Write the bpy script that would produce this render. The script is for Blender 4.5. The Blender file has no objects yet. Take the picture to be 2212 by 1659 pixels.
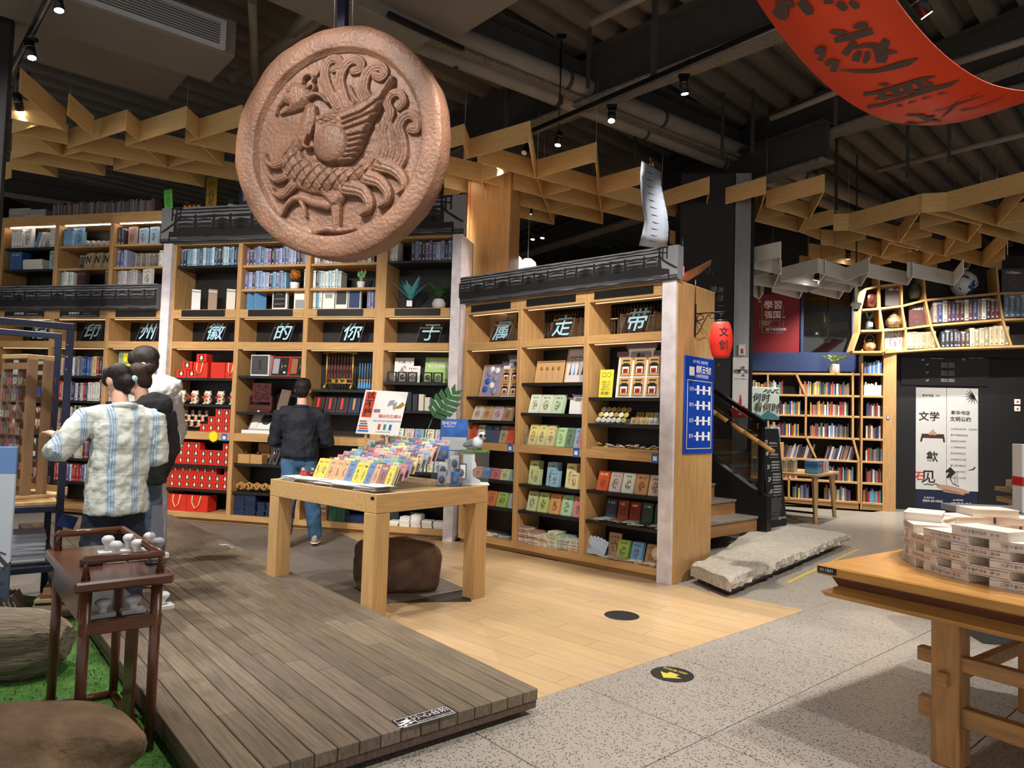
import bpy,bmesh,math,random
import numpy as np
from mathutils import Vector,Matrix
S=bpy.context.scene
COL=S.collection
random.seed(7)
R_=math.radians
# ---------------------------------------------------------------- camera
W_,H_,FPX,CX,CY=2212,1659,1530.0,1106.0,829.5
PITCH,ROLL,CAMH=R_(2.65),R_(1.75),1.40
_fw=Vector((0,math.cos(PITCH),math.sin(PITCH)))
_r0=Vector((1,0,0));_u0=_r0.cross(_fw)
_r=_r0*math.cos(ROLL)+_u0*math.sin(ROLL)
_u=-_r0*math.sin(ROLL)+_u0*math.cos(ROLL)
CAM=Vector((0,0,CAMH))
cd=bpy.data.cameras.new('camera')
cd.sensor_width=36.0;cd.lens=FPX/W_*36.0;cd.clip_end=100
cam=bpy.data.objects.new('camera',cd);COL.objects.link(cam)
cam.matrix_world=Matrix(((_r.x,_u.x,-_fw.x,0),(_r.y,_u.y,-_fw.y,0),(_r.z,_u.z,-_fw.z,CAMH),(0,0,0,1)))
S.camera=cam
# ---------------------------------------------------------------- world, exposure
wd=bpy.data.worlds.new('world');S.world=wd;wd.use_nodes=True
wd.node_tree.nodes['Background'].inputs[0].default_value=(1.0,0.96,0.92,1)
wd.node_tree.nodes['Background'].inputs[1].default_value=0.60
S.view_settings.view_transform='Standard'
S.view_settings.look='None'
S.view_settings.gamma=1.0
S.view_settings.use_curve_mapping=False
S.view_settings.exposure=0.22
SPOT_E=2.5  # scale of all track spot lights
# ---------------------------------------------------------------- pixel rays (frame 2212 x 1659)
def ray(x,y):
 return (_fw*FPX+_r*(x-CX)-_u*(y-CY)).normalized()
def gz(x,y,z=0.0):
 d=ray(x,y);return CAM+d*((z-CAMH)/d.z)
def onplane(x,y,p,n):
 d=ray(x,y);return CAM+d*((Vector(p)-CAM).dot(n)/d.dot(n))
# ---------------------------------------------------------------- helpers
def C(r,g,b):
 f=lambda c:(c/255/12.92) if c/255<=0.04045 else ((c/255+0.055)/1.055)**2.4
 return (f(r),f(g),f(b))
MATS={}
def mat(name,col=(.8,.8,.8),rough=.5,metal=0.,spec=.5,objcol=False,noise=None,bump=None,emit=None,alpha=1.,coat=0.,trans=0.):
 m=bpy.data.materials.new(name);m.use_nodes=True;MATS[name]=m
 nt=m.node_tree;N=nt.nodes;L=nt.links;p=N['Principled BSDF']
 p.inputs['Base Color'].default_value=(*col,1);p.inputs['Roughness'].default_value=rough
 p.inputs['Metallic'].default_value=metal;p.inputs['Specular IOR Level'].default_value=spec
 if coat:p.inputs['Coat Weight'].default_value=coat
 if trans:p.inputs['Transmission Weight'].default_value=trans
 if alpha<1:p.inputs['Alpha'].default_value=alpha
 if emit:
  p.inputs['Emission Color'].default_value=(*emit[0],1);p.inputs['Emission Strength'].default_value=emit[1]
 src=None
 if objcol:
  oi=N.new('ShaderNodeObjectInfo');src=oi.outputs['Color']
 tc=None
 def coords(sc,st):
  nonlocal tc
  if tc is None:tc=N.new('ShaderNodeTexCoord')
  mp=N.new('ShaderNodeMapping');mp.inputs['Scale'].default_value=st or (1,1,1)
  L.new(tc.outputs['Object'],mp.inputs[0])
  nz=N.new('ShaderNodeTexNoise');nz.inputs['Scale'].default_value=sc;nz.inputs['Detail'].default_value=5
  L.new(mp.outputs[0],nz.inputs['Vector']);return nz
 if noise:
  sc,amt=noise[0],noise[1];st=noise[2] if len(noise)>2 else None
  nz=coords(sc,st)
  mr=N.new('ShaderNodeMapRange');mr.inputs[1].default_value=.3;mr.inputs[2].default_value=.7
  mr.inputs[3].default_value=1-amt;mr.inputs[4].default_value=1+amt
  L.new(nz.outputs[0],mr.inputs[0])
  vm=N.new('ShaderNodeVectorMath');vm.operation='SCALE'
  if src:L.new(src,vm.inputs[0])
  else:vm.inputs[0].default_value=col
  L.new(mr.outputs[0],vm.inputs['Scale']);src=vm.outputs[0]
 if src:L.new(src,p.inputs['Base Color'])
 if bump:
  nz=coords(bump[0],bump[3] if len(bump)>3 else None)
  bp=N.new('ShaderNodeBump');bp.inputs['Strength'].default_value=bump[1];bp.inputs['Distance'].default_value=bump[2]
  L.new(nz.outputs[0],bp.inputs['Height']);L.new(bp.outputs[0],p.inputs['Normal'])
 return m
def mth(nt,op,a,b=None):
 n=nt.nodes.new('ShaderNodeMath');n.operation=op
 for i,v in enumerate((a,b)):
  if v is None:continue
  if isinstance(v,(int,float)):n.inputs[i].default_value=v
  else:nt.links.new(v,n.inputs[i])
 return n.outputs[0]
def mixc(nt,fac,a,b):
 n=nt.nodes.new('ShaderNodeMix');n.data_type='RGBA'
 nt.links.new(fac,n.inputs[0])
 for k,v in ((6,a),(7,b)):
  if isinstance(v,tuple):n.inputs[k].default_value=(*v,1)
  else:nt.links.new(v,n.inputs[k])
 return n.outputs[2]
def print_mat(name,kind,rough=.45):
 """flat print on spines and covers, in the thing's own (generated) coordinates"""
 m=mat(name,rough=rough,objcol=True);nt=m.node_tree;N=nt.nodes;L=nt.links
 p=N['Principled BSDF'];oi=[n for n in N if n.type=='OBJECT_INFO'][0]
 tc=N.new('ShaderNodeTexCoord');sx=N.new('ShaderNodeSeparateXYZ');L.new(tc.outputs['Generated'],sx.inputs[0])
 X,Y,Z=sx.outputs
 rnd=oi.outputs['Random']
 def nz(sc,st,detail=2):
  mp=N.new('ShaderNodeMapping');mp.inputs['Scale'].default_value=st
  ad=N.new('ShaderNodeVectorMath');ad.operation='ADD';L.new(tc.outputs['Generated'],ad.inputs[0])
  cb=N.new('ShaderNodeCombineXYZ');L.new(mth(nt,'MULTIPLY',rnd,37.0),cb.inputs[2]);L.new(mth(nt,'MULTIPLY',rnd,13.0),cb.inputs[0])
  L.new(cb.outputs[0],ad.inputs[1]);L.new(ad.outputs[0],mp.inputs[0])
  t=N.new('ShaderNodeTexNoise');t.inputs['Scale'].default_value=sc;t.inputs['Detail'].default_value=detail
  L.new(mp.outputs[0],t.inputs['Vector']);return t.outputs[0]
 base=oi.outputs['Color']
 bw=N.new('ShaderNodeRGBToBW');L.new(base,bw.inputs[0])
 dark=mth(nt,'LESS_THAN',bw.outputs[0],.22)
 ink=mixc(nt,dark,C(60,58,62),C(225,222,212))
 def rng(v,a,b):return mth(nt,'MULTIPLY',mth(nt,'GREATER_THAN',v,a),mth(nt,'LESS_THAN',v,b))
 if kind=='spine':
  t=mth(nt,'GREATER_THAN',nz(1,(6,1,26)),.53)
  blk=mth(nt,'MULTIPLY',mth(nt,'MULTIPLY',rng(Z,.34,.84),rng(X,.28,.72)),t)
  low=mth(nt,'MULTIPLY',rng(Z,.06,.13),rng(X,.3,.7))
  band=mth(nt,'MULTIPLY',rng(Z,.86,.93),mth(nt,'GREATER_THAN',rnd,.55))
  f=mth(nt,'MAXIMUM',mth(nt,'MAXIMUM',blk,low),mth(nt,'MULTIPLY',band,.7))
  col=mixc(nt,mth(nt,'MULTIPLY',f,.85),base,ink)
 else:
  t=mth(nt,'GREATER_THAN',nz(1,(14,1,3)),.5)
  title=mth(nt,'MULTIPLY',mth(nt,'MULTIPLY',rng(Z,.78,.88),rng(X,.18,.82)),t)
  dx=mth(nt,'SUBTRACT',X,.5);dz=mth(nt,'SUBTRACT',Z,.42)
  rr=mth(nt,'ADD',mth(nt,'MULTIPLY',dx,dx),mth(nt,'MULTIPLY',dz,dz))
  pic=mth(nt,'MULTIPLY',mth(nt,'LESS_THAN',rr,.07),mth(nt,'GREATER_THAN',nz(1,(7,1,7),4),.48))
  n2=N.new('ShaderNodeTexNoise');n2.inputs['Scale'].default_value=3.5;L.new(tc.outputs['Generated'],n2.inputs['Vector'])
  hue=mixc(nt,mth(nt,'GREATER_THAN',n2.outputs[0],.5),C(105,62,48),C(70,84,92))
  col=mixc(nt,mth(nt,'MULTIPLY',title,.85),base,ink)
  front=mth(nt,'LESS_THAN',Y,.5)
  col=mixc(nt,mth(nt,'MULTIPLY',mth(nt,'MULTIPLY',pic,front),.75),col,hue)
 L.new(col,p.inputs['Base Color']);return m
def tag(o,label=None,cat=None,group=None,kind=None):
 if label:o['label']=label
 if cat:o['category']=cat
 if group:o['group']=group
 if kind:o['kind']=kind
 return o
def thing(name,label,cat,loc=(0,0,0),rz=0.,group=None,kind=None):
 o=bpy.data.objects.new(name,None);COL.objects.link(o);o.empty_display_size=.1
 o.location=loc;o.rotation_euler=(0,0,R_(rz));return tag(o,label,cat,group,kind)
def obj(name,me,parent=None,loc=(0,0,0),rot=(0,0,0),scale=None,color=None):
 o=bpy.data.objects.new(name,me);COL.objects.link(o)
 o.location=loc;o.rotation_euler=rot
 if scale:o.scale=scale
 if color:o.color=(*color,1)
 if parent:o.parent=parent
 return o
class B:
 """collects shapes for ONE mesh"""
 def __init__(s):s.v=[];s.f=[];s.m=[];s.sm=[]
 def _add(s,V,F,m=0,sm=False):
  b=len(s.v);s.v+=[tuple(q) for q in V]
  for f in F:s.f.append(tuple(i+b for i in f));s.m.append(m);s.sm.append(sm)
  return s
 def box(s,x0,y0,z0,x1,y1,z1,m=0,M=None):
  V=[Vector(q) for q in ((x0,y0,z0),(x1,y0,z0),(x1,y1,z0),(x0,y1,z0),(x0,y0,z1),(x1,y0,z1),(x1,y1,z1),(x0,y1,z1))]
  if M:V=[M @ q for q in V]
  return s._add(V,((0,3,2,1),(4,5,6,7),(0,1,5,4),(1,2,6,5),(2,3,7,6),(3,0,4,7)),m)
 def bbox(s,x0,y0,z0,x1,y1,z1,c=.006,m=0,M=None):
  """box with chamfered edges"""
  V=[];F=[]
  xs,ys,zs=(x0,x1),(y0,y1),(z0,z1)
  idx={}
  for i in (0,1):
   for j in (0,1):
    for k in (0,1):
     sx,sy,sz=(1,-1)[i],(1,-1)[j],(1,-1)[k]
     for a in range(3):
      q=[xs[i],ys[j],zs[k]]
      if a!=0:q[0]+=sx*c
      if a!=1:q[1]+=sy*c
      if a!=2:q[2]+=sz*c
      idx[i,j,k,a]=len(V);V.append(Vector(q))
  for i in (0,1):
   o=(lambda l:l if i else l[::-1])
   F.append(o([idx[i,0,0,0],idx[i,1,0,0],idx[i,1,1,0],idx[i,0,1,0]]))
   F.append(o([idx[0,i,0,1],idx[0,i,1,1],idx[1,i,1,1],idx[1,i,0,1]]))
   F.append(o([idx[0,0,i,2],idx[1,0,i,2],idx[1,1,i,2],idx[0,1,i,2]]))
  for i in (0,1):
   for j in (0,1):
    F.append([idx[i,j,0,0],idx[i,j,1,0],idx[i,j,1,1],idx[i,j,0,1]] if (i==j)==True else [idx[i,j,0,1],idx[i,j,1,1],idx[i,j,1,0],idx[i,j,0,0]])
    F.append([idx[i,0,j,0],idx[i,0,j,2],idx[i,1,j,2],idx[i,1,j,0]] if i==j else [idx[i,1,j,0],idx[i,1,j,2],idx[i,0,j,2],idx[i,0,j,0]])
    F.append([idx[0,i,j,1],idx[1,i,j,1],idx[1,i,j,2],idx[0,i,j,2]] if i==j else [idx[0,i,j,2],idx[1,i,j,2],idx[1,i,j,1],idx[0,i,j,1]])
    for k in (0,1):
     t=[idx[i,j,k,0],idx[i,j,k,1],idx[i,j,k,2]]
     F.append(t if (i+j+k) % 2 else t[::-1])
  if M:V=[M @ q for q in V]
  return s._add(V,F,m)
 def tube(s,pts,rad,n=10,m=0,cap=True,sm=True,flat=1.0):
  pts=[Vector(p) for p in pts];k=len(pts)
  if not hasattr(rad,'__len__'):rad=[rad]*k
  V=[];F=[]
  ref=None
  for i in range(k):
   t=(pts[min(i+1,k-1)]-pts[max(i-1,0)])
   if t.length<1e-9:t=Vector((0,0,1))
   t.normalize()
   if ref is None:ref=Vector((0,0,1)) if abs(t.z)<.9 else Vector((1,0,0))
   a=(ref-t*ref.dot(t)).normalized();b=t.cross(a);ref=a
   for j in range(n):
    q=2*math.pi*j/n
    V.append(pts[i]+(a*math.cos(q)*flat+b*math.sin(q))*rad[i])
  for i in range(k-1):
   for j in range(n):
    F.append((i*n+j,i*n+(j+1) % n,(i+1)*n+(j+1) % n,(i+1)*n+j))
  s._add(V,F,m,sm)
  if cap:
   b0=len(s.v)-k*n
   s.f.append(tuple(b0+j for j in range(n))[::-1]);s.m.append(m);s.sm.append(False)
   s.f.append(tuple(b0+(k-1)*n+j for j in range(n)));s.m.append(m);s.sm.append(False)
  return s
 def lathe(s,prof,c=(0,0,0),n=16,m=0,sm=True):
  V=[];F=[];k=len(prof);c=Vector(c)
  for r,z in prof:
   for j in range(n):
    q=2*math.pi*j/n;V.append(c+Vector((r*math.cos(q),r*math.sin(q),z)))
  for i in range(k-1):
   for j in range(n):F.append((i*n+j,i*n+(j+1) % n,(i+1)*n+(j+1) % n,(i+1)*n+j))
  s._add(V,F,m,sm)
  b0=len(s.v)-k*n
  s.f.append(tuple(b0+j for j in range(n))[::-1]);s.m.append(m);s.sm.append(False)
  s.f.append(tuple(b0+(k-1)*n+j for j in range(n)));s.m.append(m);s.sm.append(False)
  return s
 def ball(s,c,r,n=12,k=8,m=0,M=None):
  V=[];F=[];c=Vector(c);r=(r,r,r) if not hasattr(r,'__len__') else r
  for i in range(k+1):
   a=math.pi*i/k-math.pi/2
   for j in range(n):
    q=2*math.pi*j/n
    d=Vector((r[0]*math.cos(a)*math.cos(q),r[1]*math.cos(a)*math.sin(q),r[2]*math.sin(a)))
    V.append(c+(M @ d if M else d))
  for i in range(k):
   for j in range(n):F.append((i*n+j,i*n+(j+1) % n,(i+1)*n+(j+1) % n,(i+1)*n+j))
  return s._add(V,F,m,True)
 def loft(s,rings,M,n=20,m=0):
  V=[];F=[];k=len(rings)
  for c,rx,ry in rings:
   for j in range(n):q=2*math.pi*j/n;V.append(Vector(c)+M @ Vector((rx*math.cos(q),ry*math.sin(q),0)))
  for i in range(k-1):
   for j in range(n):F.append((i*n+j,i*n+(j+1) % n,(i+1)*n+(j+1) % n,(i+1)*n+j))
  return s._add(V,F+[tuple(range(n))[::-1],tuple(range((k-1)*n,k*n))],m,True)
 def prism(s,poly,z0,z1,m=0,M=None):
  n=len(poly)
  V=[Vector((x,y,z0)) for x,y in poly]+[Vector((x,y,z1)) for x,y in poly]
  if M:V=[M @ q for q in V]
  F=[tuple(range(n))[::-1],tuple(range(n,2*n))]+[(i,(i+1) % n,n+(i+1) % n,n+i) for i in range(n)]
  return s._add(V,F,m)
 def poly(s,pts,m=0):return s._add(pts,[tuple(range(len(pts)))],m)
 def grid(s,P,m=0,sm=True,close=False):
  """P: rows of points"""
  k=len(P);n=len(P[0]);V=[q for row in P for q in row];F=[]
  for i in range(k-1):
   for j in range(n if close else n-1):F.append((i*n+j,i*n+(j+1) % n,(i+1)*n+(j+1) % n,(i+1)*n+j))
  return s._add(V,F,m,sm)
 def mesh(s,name,mats):
  me=bpy.data.meshes.new(name);me.from_pydata(s.v,[],s.f)
  for q in (mats if isinstance(mats,(list,tuple)) else [mats]):me.materials.append(MATS[q] if isinstance(q,str) else q)
  me.polygons.foreach_set('material_index',s.m);me.polygons.foreach_set('use_smooth',s.sm);me.update();return me
 def out(s,name,mats,parent=None,loc=(0,0,0),rot=(0,0,0),color=None):
  return obj(name,s.mesh(name,mats),parent,loc,rot,None,color)
class Fr:
 """a frame on the floor: x along a front line, y into the depth, z up"""
 def __init__(s,x,y,deg):
  s.o=Vector((x,y,0));s.deg=deg;a=R_(deg);s.ex=Vector((math.cos(a),math.sin(a),0));s.ey=Vector((-math.sin(a),math.cos(a),0))
 def w(s,x,y,z=0.):return s.o+s.ex*x+s.ey*y+Vector((0,0,z))
 def px(s,u,v,y=0.):
  """pixel -> (x, z) on the vertical plane at depth y"""
  q=onplane(u,v,s.w(0,y),s.ey)-s.o;return q.dot(s.ex),q.z
# a side scene in which lettering and blended bodies are evaluated
TMP=bpy.data.scenes.new('side')
def evald(o):
 TMP.collection.objects.link(o)
 with bpy.context.temp_override(scene=TMP,view_layer=TMP.view_layers[0]):
  dg=bpy.context.evaluated_depsgraph_get();dg.update()
 me=bpy.data.meshes.new_from_object(o.evaluated_get(dg),preserve_all_data_layers=False,depsgraph=dg)
 TMP.collection.objects.unlink(o);d=o.data;bpy.data.objects.remove(o)
 if isinstance(d,bpy.types.Curve):bpy.data.curves.remove(d)
 return me
TXT={}
def text(s,size,name,material,parent,loc,rot=(0,0,0),shear=0.,bold=0.,sx=1.,align='CENTER',spacing=1.0,line=1.0,color=None):
 """lettering as a thin mesh; local x along the line, local y up"""
 key=(s,shear,bold,align,spacing,line,material)
 if key not in TXT:
  cu=bpy.data.curves.new('t','FONT');cu.body=s;cu.resolution_u=2;cu.align_x=align;cu.align_y='CENTER'
  cu.shear=shear;cu.offset=bold;cu.space_character=spacing;cu.space_line=line
  me=evald(bpy.data.objects.new('t',cu));me.name='lettering';me.materials.clear();me.materials.append(MATS[material]);TXT[key]=me
 return obj(name,TXT[key],parent,loc,rot,(size*sx,size,size),color)
UP=(math.pi/2,0,0)  # lettering standing upright, facing -y
def blend(name,b,voxel=.014,smooth=6,mats='skin',wr=0.):
 """fuses overlapping volumes into one continuous surface"""
 me=b.mesh(name,mats);o=bpy.data.objects.new(name,me)
 md=o.modifiers.new('r','REMESH');md.mode='VOXEL';md.voxel_size=voxel
 sm=o.modifiers.new('s','SMOOTH');sm.factor=.5;sm.iterations=smooth
 if wr:
  for sc,st in ((.10,wr),(.035,wr*.35)):
   tx=bpy.data.textures.new('folds','CLOUDS');tx.noise_scale=sc;tx.noise_depth=2
   d=o.modifiers.new('d','DISPLACE');d.texture=tx;d.strength=st;d.mid_level=.5;d.texture_coords='LOCAL'
 r=evald(o);r.name=name
 if not r.materials:r.materials.append(MATS[mats])
 r.polygons.foreach_set('use_smooth',[True]*len(r.polygons));return r
def clip_poly(poly,region):
 """clip polygon by a convex counter-clockwise region (2-D)"""
 out=list(poly)
 for i in range(len(region)):
  a=region[i];b=region[(i+1) % len(region)];inp=out;out=[]
  if not inp:return []
  side=lambda q:(b[0]-a[0])*(q[1]-a[1])-(b[1]-a[1])*(q[0]-a[0])
  for j in range(len(inp)):
   p=inp[j];q=inp[(j+1) % len(inp)];sp,sq=side(p),side(q)
   if sp>=0:out.append(p)
   if sp*sq<0:
    t=sp/(sp-sq);out.append((p[0]+(q[0]-p[0])*t,p[1]+(q[1]-p[1])*t))
 return out
def area2(p):return abs(sum(p[i][0]*p[(i+1) % len(p)][1]-p[(i+1) % len(p)][0]*p[i][1] for i in range(len(p))))/2
def cname(c):
 """plain colour word of a linear colour"""
 r,g,b=[v**.4545 for v in c];mx,mn=max(r,g,b),min(r,g,b)
 if mx-mn<.10:return 'white' if mx>.8 else 'pale grey' if mx>.6 else 'grey' if mx>.35 else 'black'
 if mx==r:
  if g>.75*r and b<.75*r:return 'yellow' if r>.65 else 'olive'
  if g>.8*r:return 'cream'
  if g>.5*r:return 'orange' if r>.75 and b<.5*r else 'tan' if r>.6 else 'brown'
  return 'pink' if r>.7 and b>.45*r else 'red' if r>.5 else 'maroon'
 if mx==g:return 'green' if g<.75 else 'pale green'
 if r>.85*b and g<.85*b:return 'purple' if b<.7 else 'lilac'
 return 'navy' if b<.38 else 'light blue' if b>.75 else 'blue'
# ---------------------------------------------------------------- materials
mat('oak',C(190,148,96),.38,noise=(3.0,.16,(1.2,14,14)),bump=(6,.06,.004,(1,20,20)),spec=.35)
mat('oak_up',C(190,148,96),.38,noise=(3.0,.16,(14,14,1.2)),spec=.35)
mat('oak_table',C(204,164,110),.30,noise=(3.0,.14,(14,14,1.0)),spec=.4)
mat('oak_table_x',C(204,164,110),.28,noise=(3.0,.14,(1.2,14,14)),spec=.4)
mat('lattice',C(214,176,118),.5,noise=(4,.10,(1.5,12,12)),spec=.25)
mat('lattice_white',C(228,226,220),.6,noise=(3,.05))
mat('black_board',C(26,24,23),.45,noise=(6,.2))
mat('black',C(18,18,19),.45)
mat('black_matt',C(20,20,21),.8)
mat('black_metal',C(22,22,24),.35,metal=.4)
mat('navy_metal',C(20,28,56),.4,noise=(8,.12))
mat('white',C(236,234,230),.55)
mat('paper',C(238,234,224),.7)
mat('pages',C(226,218,200),.8)
mat('grey_paint',C(128,129,133),.6,noise=(7,.08))
mat('ink',C(24,23,24),.7)
mat('ink_grey',C(66,65,67),.7)
mat('ink_brown',C(60,46,44),.6)
mat('white_text',C(235,235,235),.6)
mat('blue_text',C(168,214,234),.5)
mat('grey_text',C(150,150,152),.6)
mat('post_stone',C(216,208,211),.75,noise=(9,.16),bump=(40,.1,.003))
mat('chrome',C(200,200,205),.18,metal=1.)
mat('steel',C(150,150,152),.35,metal=.8,noise=(2,.25,(2,2,.3)))
mat('ceiling_grey',C(92,86,78),.85,noise=(3,.12))
mat('ceiling_dark',C(52,50,48),.9,noise=(5,.15))
mat('beam_spray',C(104,98,90),.95,noise=(30,.35),bump=(60,.5,.02))
mat('pipe_grey',C(120,112,102),.6,noise=(3,.1))
mat('duct_grey',C(112,106,98),.7,noise=(2,.08))
mat('vent_white',C(176,176,180),.5)
mat('wall_dark',C(40,38,37),.85,noise=(3,.12))
mat('wall_black',C(17,17,18),.6,noise=(2,.1))
mat('wall_blue',C(36,56,98),.55)
mat('plank_tan',C(222,182,128),.26,noise=(2.4,.055,(1.2,10,10)),objcol=True,spec=.45)
mat('plank_deck',C(104,88,72),.62,noise=(3.2,.30,(1.2,22,8)),objcol=True,bump=(5,.15,.006,(1,26,8)),spec=.3)
mat('tile_grey',C(122,114,106),.42,noise=(5,.06),objcol=True)
mat('joint',C(60,54,48),.9)
mat('joint_pale',C(128,120,110),.9)
mat('lamp_on',C(255,250,240),.5,emit=((1,.95,.86),30))
mat('led',C(255,225,170),.5,emit=((1,.78,.48),1.1))
mat('led_white',C(255,240,220),.5,emit=((1,.92,.80),14.0))
mat('rock',C(122,98,74),.9,noise=(7,.35),bump=(16,.8,.03))
mat('rock_dark',C(104,80,62),.8,noise=(7,.4),bump=(14,.9,.03))
mat('rock_grey',C(118,106,90),.9,noise=(3,.45,(.6,5,5)),bump=(9,.8,.03,(.6,5,5)))
mat('slab_stone',C(172,164,150),.8,noise=(30,.2),bump=(26,.55,.015))
mat('granite',C(58,58,62),.35,noise=(60,.6))
mat('book',objcol=True,rough=.5)
mat('plain',objcol=True,rough=.5)
mat('gloss',objcol=True,rough=.22)
mat('cloth',objcol=True,rough=.9,bump=(60,.12,.003))
mat('leaf',C(46,92,52),.5,noise=(8,.2))
mat('leaf_pale',C(150,176,110),.55,noise=(8,.2))
mat('leaf_blue',C(86,160,168),.5,noise=(8,.25))
mat('leaf_dark',C(40,60,46),.5,noise=(8,.2))
mat('moss_orange',C(186,112,34),.9)
mat('walnut',C(96,58,38),.24,noise=(3,.25,(2,14,14)),spec=.5)
mat('walnut_up',C(92,56,38),.26,noise=(3,.25,(14,14,1.4)),spec=.5)
mat('mahogany',C(74,30,24),.3,noise=(5,.25))
mat('bamboo',C(176,128,66),.4,noise=(4,.2,(8,8,1)))
mat('gold',C(190,150,70),.35,metal=.7)
mat('red',C(206,38,24),.5)
mat('red_box',C(206,44,24),.5)
mat('rope',C(226,208,160),.8)
mat('terracotta',C(128,92,71),.45,noise=(5,.22),bump=(40,.7,.014),spec=.5)
mat('skin',C(214,168,144),.5)
mat('hair',C(30,23,21),.5,noise=(40,.6,(5,5,.5)),bump=(40,.9,.006,(5,5,.5)),spec=.3)
mat('hair_brown',C(52,34,25),.5,noise=(40,.6,(5,5,.5)),bump=(40,.9,.006,(5,5,.5)),spec=.3)
print_mat('spine','spine');print_mat('cover','cover')
def clear_mat(name,tint,gloss=.12,rough=.03):
 m=bpy.data.materials.new(name);m.use_nodes=True;MATS[name]=m;nt=m.node_tree;N=nt.nodes;L=nt.links
 N.remove(N['Principled BSDF']);tr=N.new('ShaderNodeBsdfTransparent');tr.inputs[0].default_value=(*tint,1)
 gl=N.new('ShaderNodeBsdfGlossy');gl.inputs['Roughness'].default_value=rough
 mx=N.new('ShaderNodeMixShader');mx.inputs[0].default_value=gloss
 L.new(tr.outputs[0],mx.inputs[1]);L.new(gl.outputs[0],mx.inputs[2]);L.new(mx.outputs[0],N['Material Output'].inputs[0])
clear_mat('clear',(.93,.95,.96),.06)
clear_mat('acrylic',(.72,.72,.74),.10)
clear_mat('film',(.96,.97,.98),.05,.2)
clear_mat('glass_dark',(.55,.58,.6),.14)
# terrazzo: pale ground with dark chips
m=mat('terrazzo',C(176,168,156),.3,spec=.45);nt=m.node_tree
tc=nt.nodes.new('ShaderNodeTexCoord');v1=nt.nodes.new('ShaderNodeTexVoronoi');v1.inputs['Scale'].default_value=95
nt.links.new(tc.outputs['Object'],v1.inputs['Vector'])
v2=nt.nodes.new('ShaderNodeTexVoronoi');v2.inputs['Scale'].default_value=38;nt.links.new(tc.outputs['Object'],v2.inputs['Vector'])
nz=nt.nodes.new('ShaderNodeTexNoise');nz.inputs['Scale'].default_value=1.3;nt.links.new(tc.outputs['Object'],nz.inputs['Vector'])
spx=nt.nodes.new('ShaderNodeSeparateColor');nt.links.new(v1.outputs['Color'],spx.inputs[0])
chip=mth(nt,'MULTIPLY',mth(nt,'LESS_THAN',v1.outputs['Distance'],.40),mth(nt,'GREATER_THAN',spx.outputs[0],.56))
c1=mixc(nt,chip,C(164,157,147),C(70,64,60))
chip2=mth(nt,'MULTIPLY',mth(nt,'LESS_THAN',v2.outputs['Distance'],.25),.5)
c2=mixc(nt,chip2,c1,C(150,124,92))
c3=mixc(nt,mth(nt,'MULTIPLY',nz.outputs[0],.22),c2,C(130,122,112))
nt.links.new(c3,nt.nodes['Principled BSDF'].inputs['Base Color'])
# artificial turf
mat('turf',C(88,140,58),.9,noise=(70,.5),bump=(240,.9,.02))
# ---------------------------------------------------------------- floors
MID=Fr(-0.60,7.93,-13.7)  # front line of the long bookcase wall (x to its other end is negative)
RCF=Fr(-0.55,7.90,-41.5)  # front line of the gift bookcase
GR=Fr(0,0,41.0)  # paving grid: x along 41 deg
def structure(name,b,m,**k):return tag(b.out(name,m,**k),kind='structure')
b=B();b.box(-9,.2,-.20,14,17,-.032);FLOOR=structure('floor',b,'joint_pale')
T=.785
for i in range(-2,22):
 for j in range(-18,4):
  x0=2.80+(i-4)*T;y0=1.835+.785+(j-1)*T
  p=GR.w(x0+T/2,y0+T/2)
  if p.y<1.4 or p.y>13.5:continue
  u=CX+FPX*p.x/max(p.y,.5)
  if u>2750 or u<300:continue
  if 4.3<p.y<9 and u<1000:continue
  if (p-RCF.w(1.2,.35)).length<1.2 and False:continue
  b=B();g=.0025;b.bbox(g,g,-.03,T-g,T-g,0,.002)
  b.out('tile','terrazzo',FLOOR,GR.w(x0,y0,0),(0,0,R_(41)))
# tan plank floor between the deck, the bookcases and the terrazzo
DK=Fr(.169,3.416,129.5)  # deck: x along its length, y to its inner side
# convex pieces of its outline
WA=[(.08,3.52),(2.283,5.457),tuple(RCF.w(2.72,.02).xy),(-.32,5.78)]
WC=[(.08,3.52),(-.32,5.78),(-.83,5.30),tuple(DK.w(2.35,.03).xy)]
WB=[(-.32,5.78),tuple(RCF.w(2.72,.02).xy),tuple(RCF.w(0,.03).xy),tuple(MID.w(-1.42,.04).xy)]
b=B()
for reg in (WA,WC,WB):b.prism(reg,-.03,-.006)
FW=structure('floor',b,'joint')
for reg in (WA,WC,WB):
 k=0
 for r in range(-30,60):
  off=(r*37 % 10)/10*1.2;wdt=.155
  for c in range(-10,12):
   q=[]
   for (a,bb) in ((c*1.2+off,r*wdt),((c+1)*1.2+off,r*wdt),((c+1)*1.2+off,(r+1)*wdt),(c*1.2+off,(r+1)*wdt)):
    pp=Vector((0,5.5,0))+RCF.ex*(a-.0015*(1 if a>c*1.2+off else-1))+RCF.ey*(bb-.0013*(1 if bb>r*wdt else-1));q.append((pp.x,pp.y))
   q=clip_poly(q,reg)
   if len(q)<3 or area2(q)<.0004:continue
   o=Vector((q[0][0],q[0][1],0));A=R_(-RCF.deg)
   loc=[((x-o.x)*math.cos(A)-(y-o.y)*math.sin(A),(x-o.x)*math.sin(A)+(y-o.y)*math.cos(A)) for x,y in q]
   t=random.uniform(.94,1.05);cc=C(196,166,126)
   pb=B().prism(loc,-.02,.0015);pb.out('plank','plank_tan',FW,o,(0,0,R_(RCF.deg)),color=(cc[0]*t,cc[1]*t,cc[2]*t*random.uniform(.95,1.03)))
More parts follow.
